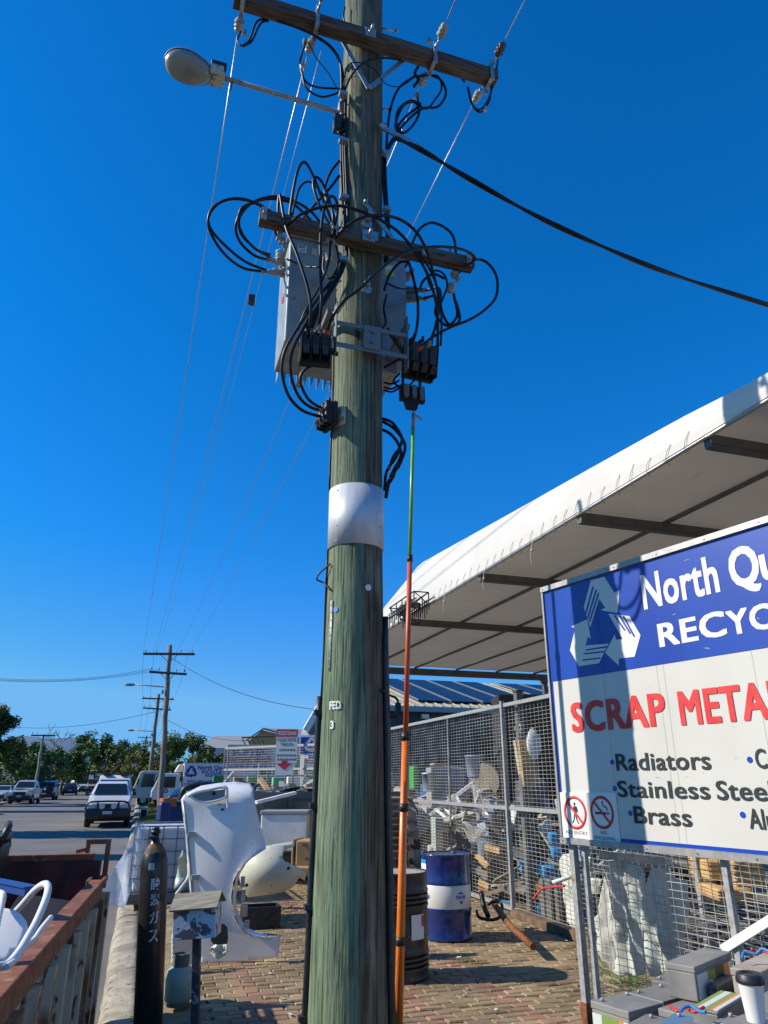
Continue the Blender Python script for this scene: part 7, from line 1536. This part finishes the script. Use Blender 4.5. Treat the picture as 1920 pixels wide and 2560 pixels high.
# aluminium window frame triangle
t=thing('scrap_aluminium','bent white aluminium frame of triangular shape leaning behind the fence','frame',tuple(atf(*Q2(600,1100),10.9))); m=MB()
for a,b in (((380,1170),(690,940)),((690,940),(725,1230)),((400,1150),(480,1215)),((470,1230),(720,1150)),((560,1050),(610,1180)),((440,1100),(520,1200)),((700,1130),(745,1000))): m.beam(atf(*Q2(*a),10.8),atf(*Q2(*b),11.0),.05,.06,up=tuple(HD))
m.build('frame',wht,t)
t=thing('crumpled_sheet','crumpled silver sheet metal under the bent frame behind the fence','scrap metal',tuple(atf(*Q2(860,1250),10.9))); 
def crump(f,pts,Y,am,seed,cell=.06,fr=5,lean=0):
    P=[atf(*f(*p),Y,.12) for p in pts]; Yc_=max((p.x*sy_+p.y*cy_) for p in P); P=[at(*f(*p),Yc_) for p in pts]; O=P[0]; p2=[((q-O).dot(Ux),(q-O).z) for q in P]
    return sheet(p2,cell,lambda a,b:O+Ux*a+UP*b+HD*(am*noise.noise(Vector((a*fr+seed,b*fr*.6,seed)))+am*.5*noise.noise(Vector((a*fr*2.4,b*fr*2,seed+3)))+lean*b),.008)
m=crump(Q2,[(770,1160),(920,1180),(905,1360),(850,1320),(800,1230)],10.9,.14,2); m.build('sheet',galv,t)
t=thing('hessian_sack','tan sack and timber scraps leaning below the bent frame','sack',tuple(atf(*Q2(600,1180),11.1))); m=crump(Q2,[(620,1090),(680,1000),(740,1060),(770,1180),(700,1230),(600,1235)],11.2,.16,6); m.build('sack',M('hessian',(.30,.24,.17),.9,0,(.22,.17,.12),8),t)
# mask-like white oval + tall sack
t=thing('white_shell','white oval plastic shell hung high behind the mesh right of the post','plastic shell',tuple(atf(*Q2(1145,640),10.4))); c=atf(*Q2(1150,640),10.6); m=MB(); m.sphere(c,.2,18,(.55,.3,1.0),jit=.25); m.build('shell',M('shell_pale',(.55,.60,.64),.4),t)
t=thing('hanging_rag','twisted pale rag tied high on the mesh right of the main post','rag',tuple(atf(*Q2(1035,560),9.6))); m=MB(); m.tube(cr([atf(*Q2(1010,540),9.7),atf(*Q2(1030,500),9.7),atf(*Q2(1055,510),9.7),atf(*Q2(1045,560),9.7),atf(*Q2(1025,600),9.7),atf(*Q2(1040,670),9.7)],5),[.02+.012*math.sin(k) for k in range(26)],8); m.build('rag',M('rag_grey',(.45,.45,.47),.8,0,(.15,.15,.17),40),t)
for i,(x,y,w2,mt,lb_2) in enumerate(((1050,790,.10,M('pipe_cream',(.5,.47,.38),.5),'pale leaning board high behind the mesh, left of the yellow boards'),(1105,790,.24,pine,'yellow timber boards stacked upright beneath the white oval shell'))):
    c=atf(*Q2(x,y),10.7); box_thing('timber_board',lb_2,'timber',c,(w2,.08,.62),mt,ry=-.12+.05*i,bev=.005)
clut('timber_rack','dark timber pile rack running behind the right part of the mesh','rack',Q2,(1250,900),12.6,(1.6,.8,2.6),blkm,rz=-.3)
# grey crates left of the blue drum, pallet stack
def palletstack(name,label,c,n,w_=1.1,d=.9,mat=pine,rz=0,dz=.14):
    ts=[]
    for k in range(n):
        t=thing(name,label if n==1 else label+', '+('lowest','second','third','fourth','top')[min(k,4) if k<n-1 else 4],'pallet',(c[0],c[1],c[2]+k*dz),rz,'stacked timber pallets')
        m=MB()
        for j in range(6): m.box((0,-d/2+.06+j*(d-.12)/5,.105),(w_,.09,.02))
        m.build('top_boards',mat,t,local=True); m=MB()
        for x in (-w_/2+.05,0,w_/2-.05): m.box((x,0,.055),(.08,d,.078))
        for j in (0,1,2): m.box((0,-d/2+.06+j*(d-.12)/2,.008),(w_,.09,.015))
        m.build('bearers',mat,t,local=True); ts.append(t)
    return ts
c=atf(*Q4(20,260),12.3); c0_=LY(-.1,12.6); palletstack('timber_pallet','worn pinkish timber pallet standing in the stack just right of the pole',(c0_.x+.05,c0_.y,.55),5,1.0,.9,M('pallet_pinkish',(.46,.33,.24),.85,0,(.33,.22,.15),7,bump=.2),rz=-.25,dz=.19)
clut('styrofoam_block','grooved pale foam block under the timber pallets right of the pole','foam block',Q4,(70,450),11.6,(.5,.4,.44),M('foam_greenish',(.55,.57,.47),.7,0,(.45,.47,.38),10,stretch=(6,1,.2)),rz=-.2)
def crates(t):
    tg_=M('pale_tags',(.52,.62,.62),.5)
    for i in range(5):
        for j in range(5):
            if (i*7+j*3)%4: m=MB(); m.box((-.22+.11*i,-.252,-.24+.12*j),(.07,.01,.06)); m.build('tag',tg_,t,local=True)
clut('battery_stack','stack of dark industrial batteries with pale square tags behind the blue drum','battery stack',Q4,(290,330),12.4,(.56,.5,.62),M('stack_dark',(.05,.065,.075),.6),rz=-.15,extra=crates)
clut('steel_cabinet','pale mint steel cabinet door behind the blue drum','cabinet',Q4,(485,335),11.6,(.36,.3,.46),M('mint_steel',(.48,.57,.53),.5,0,(.4,.48,.45),5),rz=-.15)
clut('wire_bale','bale of pale wire and foil on the ground at the left behind the fence','bale',Q2,(100,980),14,(.5,.5,.5),M('foilbale',(.38,.39,.40),.4,.4,(.06,.06,.06),22,.45,.55,bump=.8),bev=.06)
clut('green_stand','bright green plastic stand left of the thin fence post','stand',Q2,(225,905),14.5,(.12,.3,.42),greenp,bev=.03)
clut('cast_board','large weathered grey board leaning against the inside of the mesh by the big post','board',Q4,(930,660),10.2,(.34,.03,.74),oldw,rz=-.25,rx=-.08)
for i,(a,b,mt,nm,lb_2) in enumerate((((705,465),(830,600),pine,'timber_offcut','pale broken timber slanting left of the weathered board'),((690,620),(835,660),oldw,'timber_offcut','grey plank lying left of the weathered board'),((700,560),(830,700),gskip,'steel_offcut','dark steel strip among the timber by the blue drum'),((700,860),(800,930),pine,'timber_offcut','short pale timber near the ground by the blue drum'),((810,440),(930,470),pine,'timber_offcut','splintered timber on top of the weathered board'),((690,760),(830,790),rustp,'steel_offcut','rusty flat bar low beside the weathered board'),((760,715),(840,760),card,'cardboard_scrap','torn cardboard piece low beside the weathered board'))):
    P=atf(*Q4(*a),10.3+.05*i); Q=atf(*Q4(*b),10.15+.05*i); t=thing(nm,lb_2,'scrap',tuple(P)); m=MB(); m.beam(P,Q,.09,.04,up=tuple(HD)); m.build('piece',mt,t,bevel=.004)
# blue plastic crates and hoses
bcr=[((1170,590),(.5,.4,.2),10.4,'broken bright blue crate with a round hole low behind the mesh'),((1345,625),(.46,.4,.22),10.0,'bright blue crate low beside the white foam'),((1175,420),(.12,.2,.22),10.8,'small blue triangular plastic piece between the grey drums'),((1350,370),(.18,.2,.24),10.1,'upper small blue plastic corner right of the grey drums'),((1375,485),(.2,.25,.2),10.0,'blue plastic corner just above the bright blue crate'),((975,900),(.30,.2,.12),9.95,'pale blue plastic lump at the foot of the main post'),((1180,975),(.5,.1,.1),9.7,'long pale blue plastic edge lying at the fence foot'),((1258,935),(.22,.2,.18),9.4,'blue box corner lying at the fence foot left of the foam')]
for p,d,Y,lb_2 in bcr: d=tuple(q*.62 for q in d); clut('plastic_piece',lb_2,'plastic scrap',Q4,p,Y,d,skyb,rz=-.3,rx=.1,bev=.02)
rod('rusty_pipe','long rusty pipe lying on the pavers in front of the mesh','pipe',[(*Q4(870,880),9.9),(*Q4(1000,1060),9.0),(*Q4(1190,1235),8.25)],.035,MT['rust'],False)
rod('black_pipe','black pipe leaning on the mesh foot beside the blue drum','pipe',[(*Q4(775,800),9.8),(*Q4(800,920),9.7),(*Q4(830,990),9.5)],.03,rub)
rod('hose','black hose coil beside the foot of the main post','hose',[(*Q4(830,900),9.7),(*Q4(880,870),9.75),(*Q4(940,900),9.7),(*Q4(930,990),9.5),(*Q4(860,1020),9.3),(*Q4(760,1000),9.35),(*Q4(740,950),9.5)],.018,rub)
rod('red_hose','thin red hose hanging behind the lower right mesh','hose',[(*Q4(1180,870),9.4),(*Q4(1250,780),9.4),(*Q4(1330,760),9.2),(*Q4(1440,750),9.0)],.012,redp)
for i,(x,w2) in enumerate(((1290,.12),(1345,.14),(1400,.1))): c=atf(*Q4(x,880),9.3); box_thing('dark_canister','dark metal canister standing behind the lower mesh','canister',c,(w2,w2,.55),gskip,bev=.03,group='canisters behind the lower mesh')
rr=random.Random(41)
for i in range(34):   # dark scrap mass near the ground and mid height behind the mesh
    y=rr.uniform(8.6,13.5); x=fx(y)+rr.uniform(.3,1.3); z=rr.uniform(.05,1.1)*rr.uniform(.4,1); c=Vector((x,y,z)); t=thing('scrap_part','dark machinery scrap piece in the heap behind the mesh','scrap metal',tuple(c),0,'dark scrap heaped behind the mesh'); m=MB(); a=rr.uniform(0,3); m.box(c,(rr.uniform(.15,.5),rr.uniform(.1,.4),rr.uniform(.08,.35)),rz=a,rx=rr.uniform(-.5,.5),bev=.02)
    if i%3==0: m.tube([c,c+Vector((rr.uniform(-.3,.3),rr.uniform(-.5,.5),rr.uniform(.1,.4)))],.03,8)
    m.build('piece',rr.choice([gskip,blkm,dsteel,MT['rust'],dgrey]),t)
scr=[(M('scrap_white',(.66,.67,.66),.45,0,(.35,.35,.35),8),'pale'),(M('scrap_brown',(.20,.12,.07),.8,0,(.10,.06,.04),9),'rusty'),(galvd,'galvanised'),(M('scrap_bluegrey',(.20,.26,.33),.5,0,(.1,.13,.17),8),'blue grey'),(oldw,'weathered timber'),(blkm,'black')]
for i in range(170):
    y=rr.uniform(8.3,17); x=fx(y)+rr.uniform(.12,1.9)**1.0; z=rr.uniform(.05,1.5)*(.6+.4*rr.random()); c=Vector((x,y,z)); mt,wd_n=scr[(0,1,2,0,3,4,0,5,2)[i%9]]; t=thing('yard_scrap',wd_n+' piece of scrap in the tangled heap behind the mesh','scrap metal',tuple(c),0,wd_n+' scrap behind the mesh'); m=MB(); k_=i%4; d=Vector((rr.uniform(-1,1),rr.uniform(-1,1),rr.uniform(-.7,.7))).normalized()
    if k_==0: m.beam(c-d*rr.uniform(.2,.5),c+d*rr.uniform(.2,.5),rr.uniform(.03,.1),rr.uniform(.02,.06))
    elif k_==1:
        p=[c+Vector((rr.uniform(-.3,.3),rr.uniform(-.3,.3),rr.uniform(-.2,.2))) for _ in range(4)]; m.tube(cr(p,4),rr.uniform(.012,.035),6)
    elif k_==2: m.lathe([(0,0),(.1,0),(.11,.02),(.13,.28),(.12,.3),(0,.27)],n=14,mat=Matrix.Translation(c)@Matrix.Rotation(rr.uniform(0,3),4,'X')@Matrix.Scale(rr.uniform(.6,1.4),4))
    else:
        u=d.orthogonal().normalized(); v=d.cross(u); s1,s2=rr.uniform(.12,.35),rr.uniform(.1,.3); g_=5; vs=[c+u*(s1*(a/g_*2-1))+v*(s2*(b/g_*2-1))+d*(.07*noise.noise(Vector((a*.7,b*.7,i)))) for a in range(g_+1) for b in range(g_+1)]; m.add(vs,[(a*(g_+1)+b,(a+1)*(g_+1)+b,(a+1)*(g_+1)+b+1,a*(g_+1)+b+1) for a in range(g_) for b in range(g_)])
    m.build('piece',mt,t)
hb=[(M('heap_white_enamel',(.72,.73,.72),.4,0,(.5,.5,.48),6),'white enamelled'),(M('heap_pale_blue',(.42,.50,.60),.5,0,(.3,.36,.44),5),'pale blue'),(M('heap_cream',(.60,.56,.44),.6,0,(.4,.36,.28),6),'cream'),(skyb,'bright blue'),(dgrey,'dark grey')]
for i in range(64):
    y=rr.uniform(8.2,18.5); x=fx(y)+rr.uniform(.3,1.5); z=rr.uniform(.2,1.5); s=rr.uniform(.14,.30); mt,wd_n=hb[(0,1,2,0,4,3,0,2,1)[i%9]]; c=Vector((x,y,z)); t=thing('casing',wd_n+' appliance casing tipped in the heap behind the mesh','scrap metal',tuple(c),0,wd_n+' casings behind the mesh'); t.rotation_euler=(rr.uniform(-.5,.5),rr.uniform(-.5,.5),rr.uniform(0,3))
    m=MB(); m.box((0,0,0),(s,s*rr.uniform(.6,1.1),s*rr.uniform(.8,1.6)),bev=.012); m.build('shell',mt,t,local=True)
    m=MB(); m.box((0,-s*.2,0),(s*.6,s*.95,s*.5)); m.build('inside',blkm,t,local=True)
t=thing('steel_channel','dark steel channel lying on the pavers along the mesh foot','steel channel',(4.86,8.6,.06)); m=MB(); m.beam((4.88,6.6,.05),(4.9,9.6,.05),.12,.09); m.build('channel',M('channel_rust_dark',(.10,.07,.05),.8,0,(.2,.12,.07),7),t)
# white foam hanging and crushed white bundles
X4=lambda x,y:(1360+x/2.9625,2080+y/2.9625)
foam=M('foam_white',(.72,.73,.66),.6,0,(.60,.62,.56),4,bump=.3,bscale=12)
t=thing('foam_sheet','white lumpy foam sheet squashed against the mesh left of the sign post','foam',tuple(at(*X4(190,400),8.9))); FP_=[(105,200),(125,165),(230,160),(262,220),(258,500),(255,710),(205,755),(180,690),(150,560),(140,500),(150,440),(135,340),(115,270)]
PF=[atx(*X4(*p),5.06) for p in FP_]; OF=PF[0]; m=sheet([((p-OF).y*-1,(p-OF).z) for p in PF],.05,lambda a,b:OF+Vector((.03+.06*noise.noise(Vector((a*5,b*4,4)))+.03*noise.noise(Vector((a*12,b*12,4))),-a,b)),.01); m.build('sheet',foam,t)
crush=M('crushed_enamel',(.66,.70,.66),.36,.12,(.42,.46,.43),5,.45,.65,bump=.35,bscale=14,coat=.15,col3=(.25,.22,.17),s3=11,lo3=.64,hi3=.7,stretch=(1,1,.4))
cr_def=[([(470,270),(500,215),(600,200),(700,250),(790,300),(800,500),(770,700),(770,900),(760,1050),(560,1050),(500,960),(460,800),(440,560)],'big crushed white appliance bale behind the sign fence',7.35,1),
 ([(805,265),(970,260),(1010,350),(1080,360),(1085,560),(1060,640),(1070,850),(1000,1010),(890,1060),(780,1060),(775,800),(780,500)],'right hand crushed white appliance bale behind the sign fence',7.15,5),
 ([(400,640),(520,560),(560,700),(560,1050),(510,980),(430,850)],'small crushed pale piece at the lower left of the white bales',7.6,9),
 ([(330,170),(400,180),(395,330),(460,350),(450,450),(345,455),(325,300)],'crushed white corner piece high behind the twin posts',7.7,12),
 ([(420,140),(660,160),(980,200),(985,235),(800,230),(520,200),(410,170)],'long pale folded strip lying over the crushed bales',7.2,15)]
for pts,lb_2,Y,sd_ in cr_def:
    dn_=-.16-.06*(Y-7.0); P=[SPt(*SUV(*X4(*p),dn_),dn_) for p in pts]; O=P[0]; p2=[((q-O).dot(SU),(q-O).z) for q in P]; t=thing('crushed_appliance',lb_2,'crushed appliance',tuple(O))
    def D(a,b,O=O,sd_=sd_): 
        s=abs(((a*6.5+.3*noise.noise(Vector((a*1.5,b*2,sd_)))*2)%1)-.5)*2
        return O+SU*a+UP*b-SN*(.05*s+.05*noise.noise(Vector((a*3,b*1.6,sd_)))+.03*noise.noise(Vector((a*11,b*8,sd_)))+.014*noise.noise(Vector((a*26,b*20,sd_)))-.06)
    zlo=min(p.z for p in P); zhi=max(p.z for p in P); eye=Vector((0,0,H)); zlo=min(zlo,.2); zhi=1.45
    def D2(a,b,D=D):      # bales lean forward: lower points pushed back along camera rays, top close behind sign
        p=D(a,b); t_=max(0,min(1,(p.z-.1)/1.3)); return eye+(p-eye)*(1+.10*(1-t_))
    m=sheet(p2,.022,D2,.012); m.build('bale',crush,t)
fwbox('dark_backing','added black backing block that darkens the gaps behind the white bales','appliance',1640,2170,1770,2480,7.9,.6,blkm)  # added block, stands in for the dark gap behind and under the bales
for i,(x0,x1,yt,yb,lb_2) in enumerate(((1235,1420,215,360,'upper pale timber box under the big sign, left'),(1425,1655,215,420,'upper pale timber box under the big sign, at the right edge'),(1300,1570,420,520,'thin timber board below the boxes under the sign'))):
    a=X4(x0,yt); b=X4(x1,yb); tt,c,w_,z0,z1=fwbox('timber_box',lb_2,'timber box',a[0],a[1],b[0],b[1],7.0-.1*i,.5,M('box_pine%d'%i,(.56,.38,.17),.8,0,(.46,.28,.11),5,bump=.15)); 
    m=MB()
    for k in range(1,4): m.box((c.x,c.y,z0+(z1-z0)*k/4),(w_+.004,.504,.006),rz=-YAW)
    m.build('board_joints',M('joint_dark%d'%i,(.2,.13,.06),.9),tt)
t=thing('wire_bundle','tangled pile of grey mesh offcuts behind the sign fence at the right','mesh scrap',tuple(at(*X4(1300,700),6.9))); m=MB(); rr=random.Random(8)
for i in range(60):
    p=at(*X4(rr.uniform(1130,1700),rr.uniform(520,900)),rr.uniform(6.4,7.2)); d=Ux*rr.uniform(.2,.6)+UP*rr.uniform(-.12,.03)+HD*rr.uniform(-.2,.2); m.tube([p-d,p,p+d],.004,4,caps=False)
m.build('wires',galvd,t)
fwbox('dark_bin','dark steel bin behind the mesh under the timber boxes','bin',1745,2255,1960,2470,7.6,.6,blkm)
# weed at the fence foot
rr=random.Random(6); c=atz(*X4(680,1090),0.0); t=thing('weed','green leafy weed growing at the foot of the sign fence','weed',(c.x-.25,c.y-.2,0)); m=MB(); c=Vector((c.x-.25,c.y-.2,0))
for i in range(38):
    a=rr.uniform(0,6.3); h_=rr.uniform(.08,.34); p=c+Vector((rr.gauss(0,.12),rr.gauss(0,.16),0)); tip=p+Vector((math.cos(a)*.12,math.sin(a)*.12,h_)); m.tube([p,p.lerp(tip,.5)+UP*.04,tip],.002,4,caps=False)
    for k in range(3): q=p.lerp(tip,.5+.25*k); u=Vector((rr.uniform(-1,1),rr.uniform(-1,1),rr.uniform(-.5,.5))).normalized(); v=u.orthogonal().normalized(); m.add([q,q+u*.025+v*.01,q+u*.055,q+u*.025-v*.01],[(0,1,2,3)])
m.build('leaves',M('weed_green',(.10,.20,.03),.6,spec=.3),t,recalc=False)

# ================================================================ BATTERIES AND CUP, LOWER RIGHT
bgm=M('battery_grey',(.17,.17,.165),.5,0,(.24,.23,.21),6,.42,.7,bump=.06,bscale=50,col3=(.33,.30,.25),s3=9,lo3=.62,hi3=.74)
bdm=M('battery_dark',(.05,.05,.052),.5,0,(.08,.08,.08),9); lab_w=M('batt_label_white',(.62,.64,.60),.45); lab_g=M('batt_label_green',(.20,.30,.07),.5); lab_o=M('batt_label_orange',(.70,.22,.03),.5); lab_k=M('batt_label_dark',(.05,.08,.03),.5)
def battery(label,px,py,Y,d,rz,tilt=(0,0),style='label',mat=bgm):
    c=at(px,py,Y); c.z-=d[2]/2; t=thing('battery',label,'battery',tuple(c),0,'scrap batteries piled at the lower right'); t.rotation_euler=(tilt[0],tilt[1],rz); t.rotation_mode='XYZ'
    m=MB(); m.box((0,0,-.012),(d[0],d[1],d[2]-.024),bev=.005); m.build('case',mat,t,local=True)
    m=MB(); m.box((0,0,d[2]/2-.014),(d[0]+.006,d[1]+.006,.03),bev=.005); m.build('lid',mat,t,local=True)
    m=MB()
    for k in range(2): m.cyl(((-.35+.7*k)*d[0],-d[1]*.3,d[2]/2),((-.35+.7*k)*d[0],-d[1]*.3,d[2]/2+.016),.009,.008,10)
    loose(m,'terminal',MT['red_plastic'] if style=='red' else galvd,t,local=True)
    if style in('label','side'):
        cols=[(lab_w,.22),(lab_g,.2),(lab_k,.3),(lab_o,.12),(lab_w,.1)]; x=-d[0]*.46
        for i,(mt,f) in enumerate(cols):
            w_=d[0]*.92*f; m=MB(); m.box((x+w_/2,-d[1]/2-.0015,-.012),(w_-.0006,.003,d[2]*.72)); lbm=m.build('label',mt,t,local=True); x+=w_
        textmesh('print','40AH',lab_w,t,(0,0,0),(1,0,0),(0,0,1),.01,.01) if False else None
    if style=='top':
        for i,(mt,f) in enumerate([(lab_w,.3),(lab_g,.25),(lab_o,.15),(lab_w,.3)]):
            y=-d[1]*.42+d[1]*.84*sum(q for _,q in [(lab_w,.3),(lab_g,.25),(lab_o,.15),(lab_w,.3)][:i]); hgt=d[1]*.84*f; m=MB(); m.box((0,y+hgt/2,d[2]/2+.0025),(d[0]*.9,hgt-.0006,.003)); m.build('label',mt,t,local=True)
    return t
D1=(.33,.175,.21)
def bat2(label,F,L,Rr,zt,h,mat=bgm,side=None,top=False):
    F,L,Rr=(atz(*X4(*p),zt) for p in (F,L,Rr)); u=(Rr-F); v=(L-F); wu=u.length; u.normalize(); v=v-u*v.dot(u); wv=v.length; v.normalize(); c=F+u*wu/2+v*wv/2; ang=math.atan2(u.y,u.x)
    t=thing('battery',label,'battery',(c.x,c.y,zt-h/2),ang,'scrap batteries piled at the lower right')
    lh=min(.03,h*.2)
    m=MB(); m.box((0,0,-lh/2),(wu-.006,wv-.006,h-lh),bev=.004); m.build('case',mat,t,local=True)
    m=MB(); m.box((0,0,h/2-lh/2),(wu,wv,lh-.001),bev=.004); m.build('lid',mat,t,local=True)
    sg=1 if wv>0 else -1
    def strip(face,cols):
        x=-.46
        for mt,fr_ in cols:
            q=(x+fr_*.46)*1.0; m=MB()
            if face=='u': m.box((wu*(x+fr_*.92/2),-wv/2+.001,-lh/2),(wu*fr_*.92-.001,.006,(h-lh)*.86))
            elif face=='v': m.box((-wu/2+.001,-wv*(x+fr_*.92/2),-lh/2),(.006,wv*fr_*.92-.001,(h-lh)*.86))
            else: m.box((0,-wv*(x+fr_*.92/2)*-1,h/2+.001),(wu*.9,wv*fr_*.92-.001,.003))
            m.build('label',mt,t,local=True); x+=fr_*.92
    C5=[(lab_w,.27),(lab_g,.22),(lab_g if side=='v' else lab_k,.25),(lab_o,.14),(lab_w,.12)]
    if side: strip(side,C5)
    if top: strip('t',[(lab_w,.2),(lab_o,.12),(lab_g,.2),(lab_w,.28),(lab_g,.2)])
    if not top and zt<.9:
        for k in (-1,1): m=MB(); m.cyl((k*wu*.36,wv*.3,h/2),(k*wu*.36,wv*.3,h/2+.012),.008,.007,10); m.build('terminal',galvd,t,local=True)
    return t
dusty=M('battery_dusty',(.25,.24,.22),.6,0,(.15,.15,.145),5,.4,.65,bump=.08)
bat2('grey battery with striped label on its right face, topmost at the back',(1112,1000),(888,962),(1388,885),.95,.13,dusty,side='u')
bat2('grey battery with white, green and orange label at the left front of the pile',(625,1332),(352,1242),(882,1264),.80,.22,dusty,side='v')
bat2('plain flat topped grey battery right behind the left front one',(882,1256),(640,1180),(1108,1192),.795,.2)
bat2('grey battery wedged under the topmost one at the back',(1000,1130),(770,1108),(1150,1040),.79,.2)
bat2('small dark clear sided battery between the topmost one and the cup',(1290,1140),(1236,1106),(1430,1062),.88,.09,bdm)
bat2('tan topped battery at the right edge behind the cup',(1600,1040),(1412,985),(1850,920),.94,.2,M('battery_tan',(.34,.29,.23),.6,0,(.42,.38,.32),5))
bat2('thin battery lying with its striped label facing up left of the cup',(1285,1335),(1130,1270),(1500,1205),.88,.055,top=True)
bat2('grey battery under the thin labelled one',(1180,1390),(900,1282),(1420,1300),.815,.2,dusty)
bat2('low grey battery at the bottom edge, centre of the pile',(880,1560),(600,1425),(1110,1420),.80,.2)
bat2('battery with faded blue label at the bottom edge',(1130,1530),(925,1360),(1290,1400),.83,.16,M('battery_blue',(.06,.20,.38),.5,0,(.16,.16,.16),14,.42,.58))
bat2('grey battery left of the cup base at the bottom edge',(1480,1520),(1290,1380),(1640,1400),.86,.16,dusty)
bat2('dark battery at the right edge right of the cup',(1700,1330),(1560,1240),(1860,1200),.90,.2,bgm)
bat2('grey battery low between the topmost and the tan topped ones',(1420,1200),(1180,1190),(1560,1110),.83,.2,bgm)
pt=LY(1.16,3.25); t=thing('pallet_bin','dark plastic pallet bin under the batteries','pallet bin',(pt.x,pt.y,0)); m=MB(); m.box((pt.x+.34,pt.y-.0,.29),(1.05,1.1,.56),rz=-.3,bev=.02); m.build('bin_body',gskip,t)
def wires(label,pts,mat): 
    P=[at(*p) for p in pts]; t=thing('battery_lead',label,'wire',tuple(P[0])); m=MB(); m.tube(cr(P,6),.006,7); m.build('lead',mat,t); return t
wires('red lead lying on the middle batteries',[(1675,2515,3.2),(1695,2528,3.15),(1712,2518,3.18),(1735,2530,3.1),(1760,2518,3.12)],redp)
wires('blue lead tangled with the red one on the middle batteries',[(1700,2530,3.1),(1712,2518,3.12),(1730,2516,3.12),(1748,2528,3.08),(1765,2530,3.05)],M('lead_blue',(.04,.2,.5),.5))
wires('blue lead on the tan topped battery',[(1855,2395,3.6),(1862,2380,3.62),(1890,2384,3.6),(1905,2372,3.58),(1925,2380,3.55)],MT['lead_blue'])
wires('red lead on the tan topped battery',[(1878,2372,3.6),(1890,2380,3.6),(1910,2378,3.58),(1930,2388,3.55)],redp)
# coffee cup
c=at(1874,2443,2.95); cb_=Vector((c.x,c.y,c.z-.135)); t=thing('coffee_cup','white paper coffee cup with black lid standing on the batteries','cup',tuple(cb_)); m=MB(); pwm=M('paper_cup_white',(.80,.79,.76),.55)
m.lathe([(0,0),(.029,0),(.03,.004),(.0435,.128),(.045,.131),(.0435,.134),(.0,.13)],tuple(cb_),36); m.build('cup_body',pwm,t)
m=MB(); m.lathe([(.0462,.118),(.0475,.122),(.0475,.132),(.045,.136),(.044,.146),(.041,.149),(.036,.146),(.034,.141),(0,.141)],tuple(cb_),36); m.box(cb_+Vector((0,-.036,.150)),(.016,.006,.002)); m.build('cup_lid',blk,t)
c=cb_; t=thing('battery','grey battery directly carrying the cup','battery',(c.x,c.y,c.z-.06),R(20),'scrap batteries piled at the lower right'); m=MB(); m.box((0,0,0),(.2,.16,.118),bev=.004); m.build('case',bgm,t,local=True)
gj=[(random.Random(i).uniform(.8,4.7),random.Random(i+99).uniform(6.2,13.5),-.012) for i in range(70)]
tufts('grass',gj,'sparse low weeds and moss in the joints of the yard pavers',n=9,h=.022,spread=.03,mat=M('joint_moss',(.13,.17,.05),.8,spec=.1))
S.render.film_transparent=False
for o in list(bpy.data.objects):
    for k in ('label',):
        if k in o and o[k] is None: del o[k]

rr=random.Random(77)
for i in range(26):
    p=atz(rr.uniform(640,1440),rr.uniform(2250,2545),.0); t=thing('paper_scrap','small pale scrap lying on the yard pavers','scrap',(p.x,p.y,.006),0,'small scraps lying on the pavers'); m=MB(); s=rr.uniform(.008,.03); a=rr.uniform(0,3); u=Vector((math.cos(a),math.sin(a),.1)); v=Vector((-u.y,u.x,.15)); q=Vector((p.x,p.y,.008)); m.prism([q,q+u*s*1.6,q+u*s*1.5+v*s*.8,q+v*s],(0,0,.004)); m.build('scrap',rr.choice([plate,oldw,MT['rust'],plate,conc]),t)
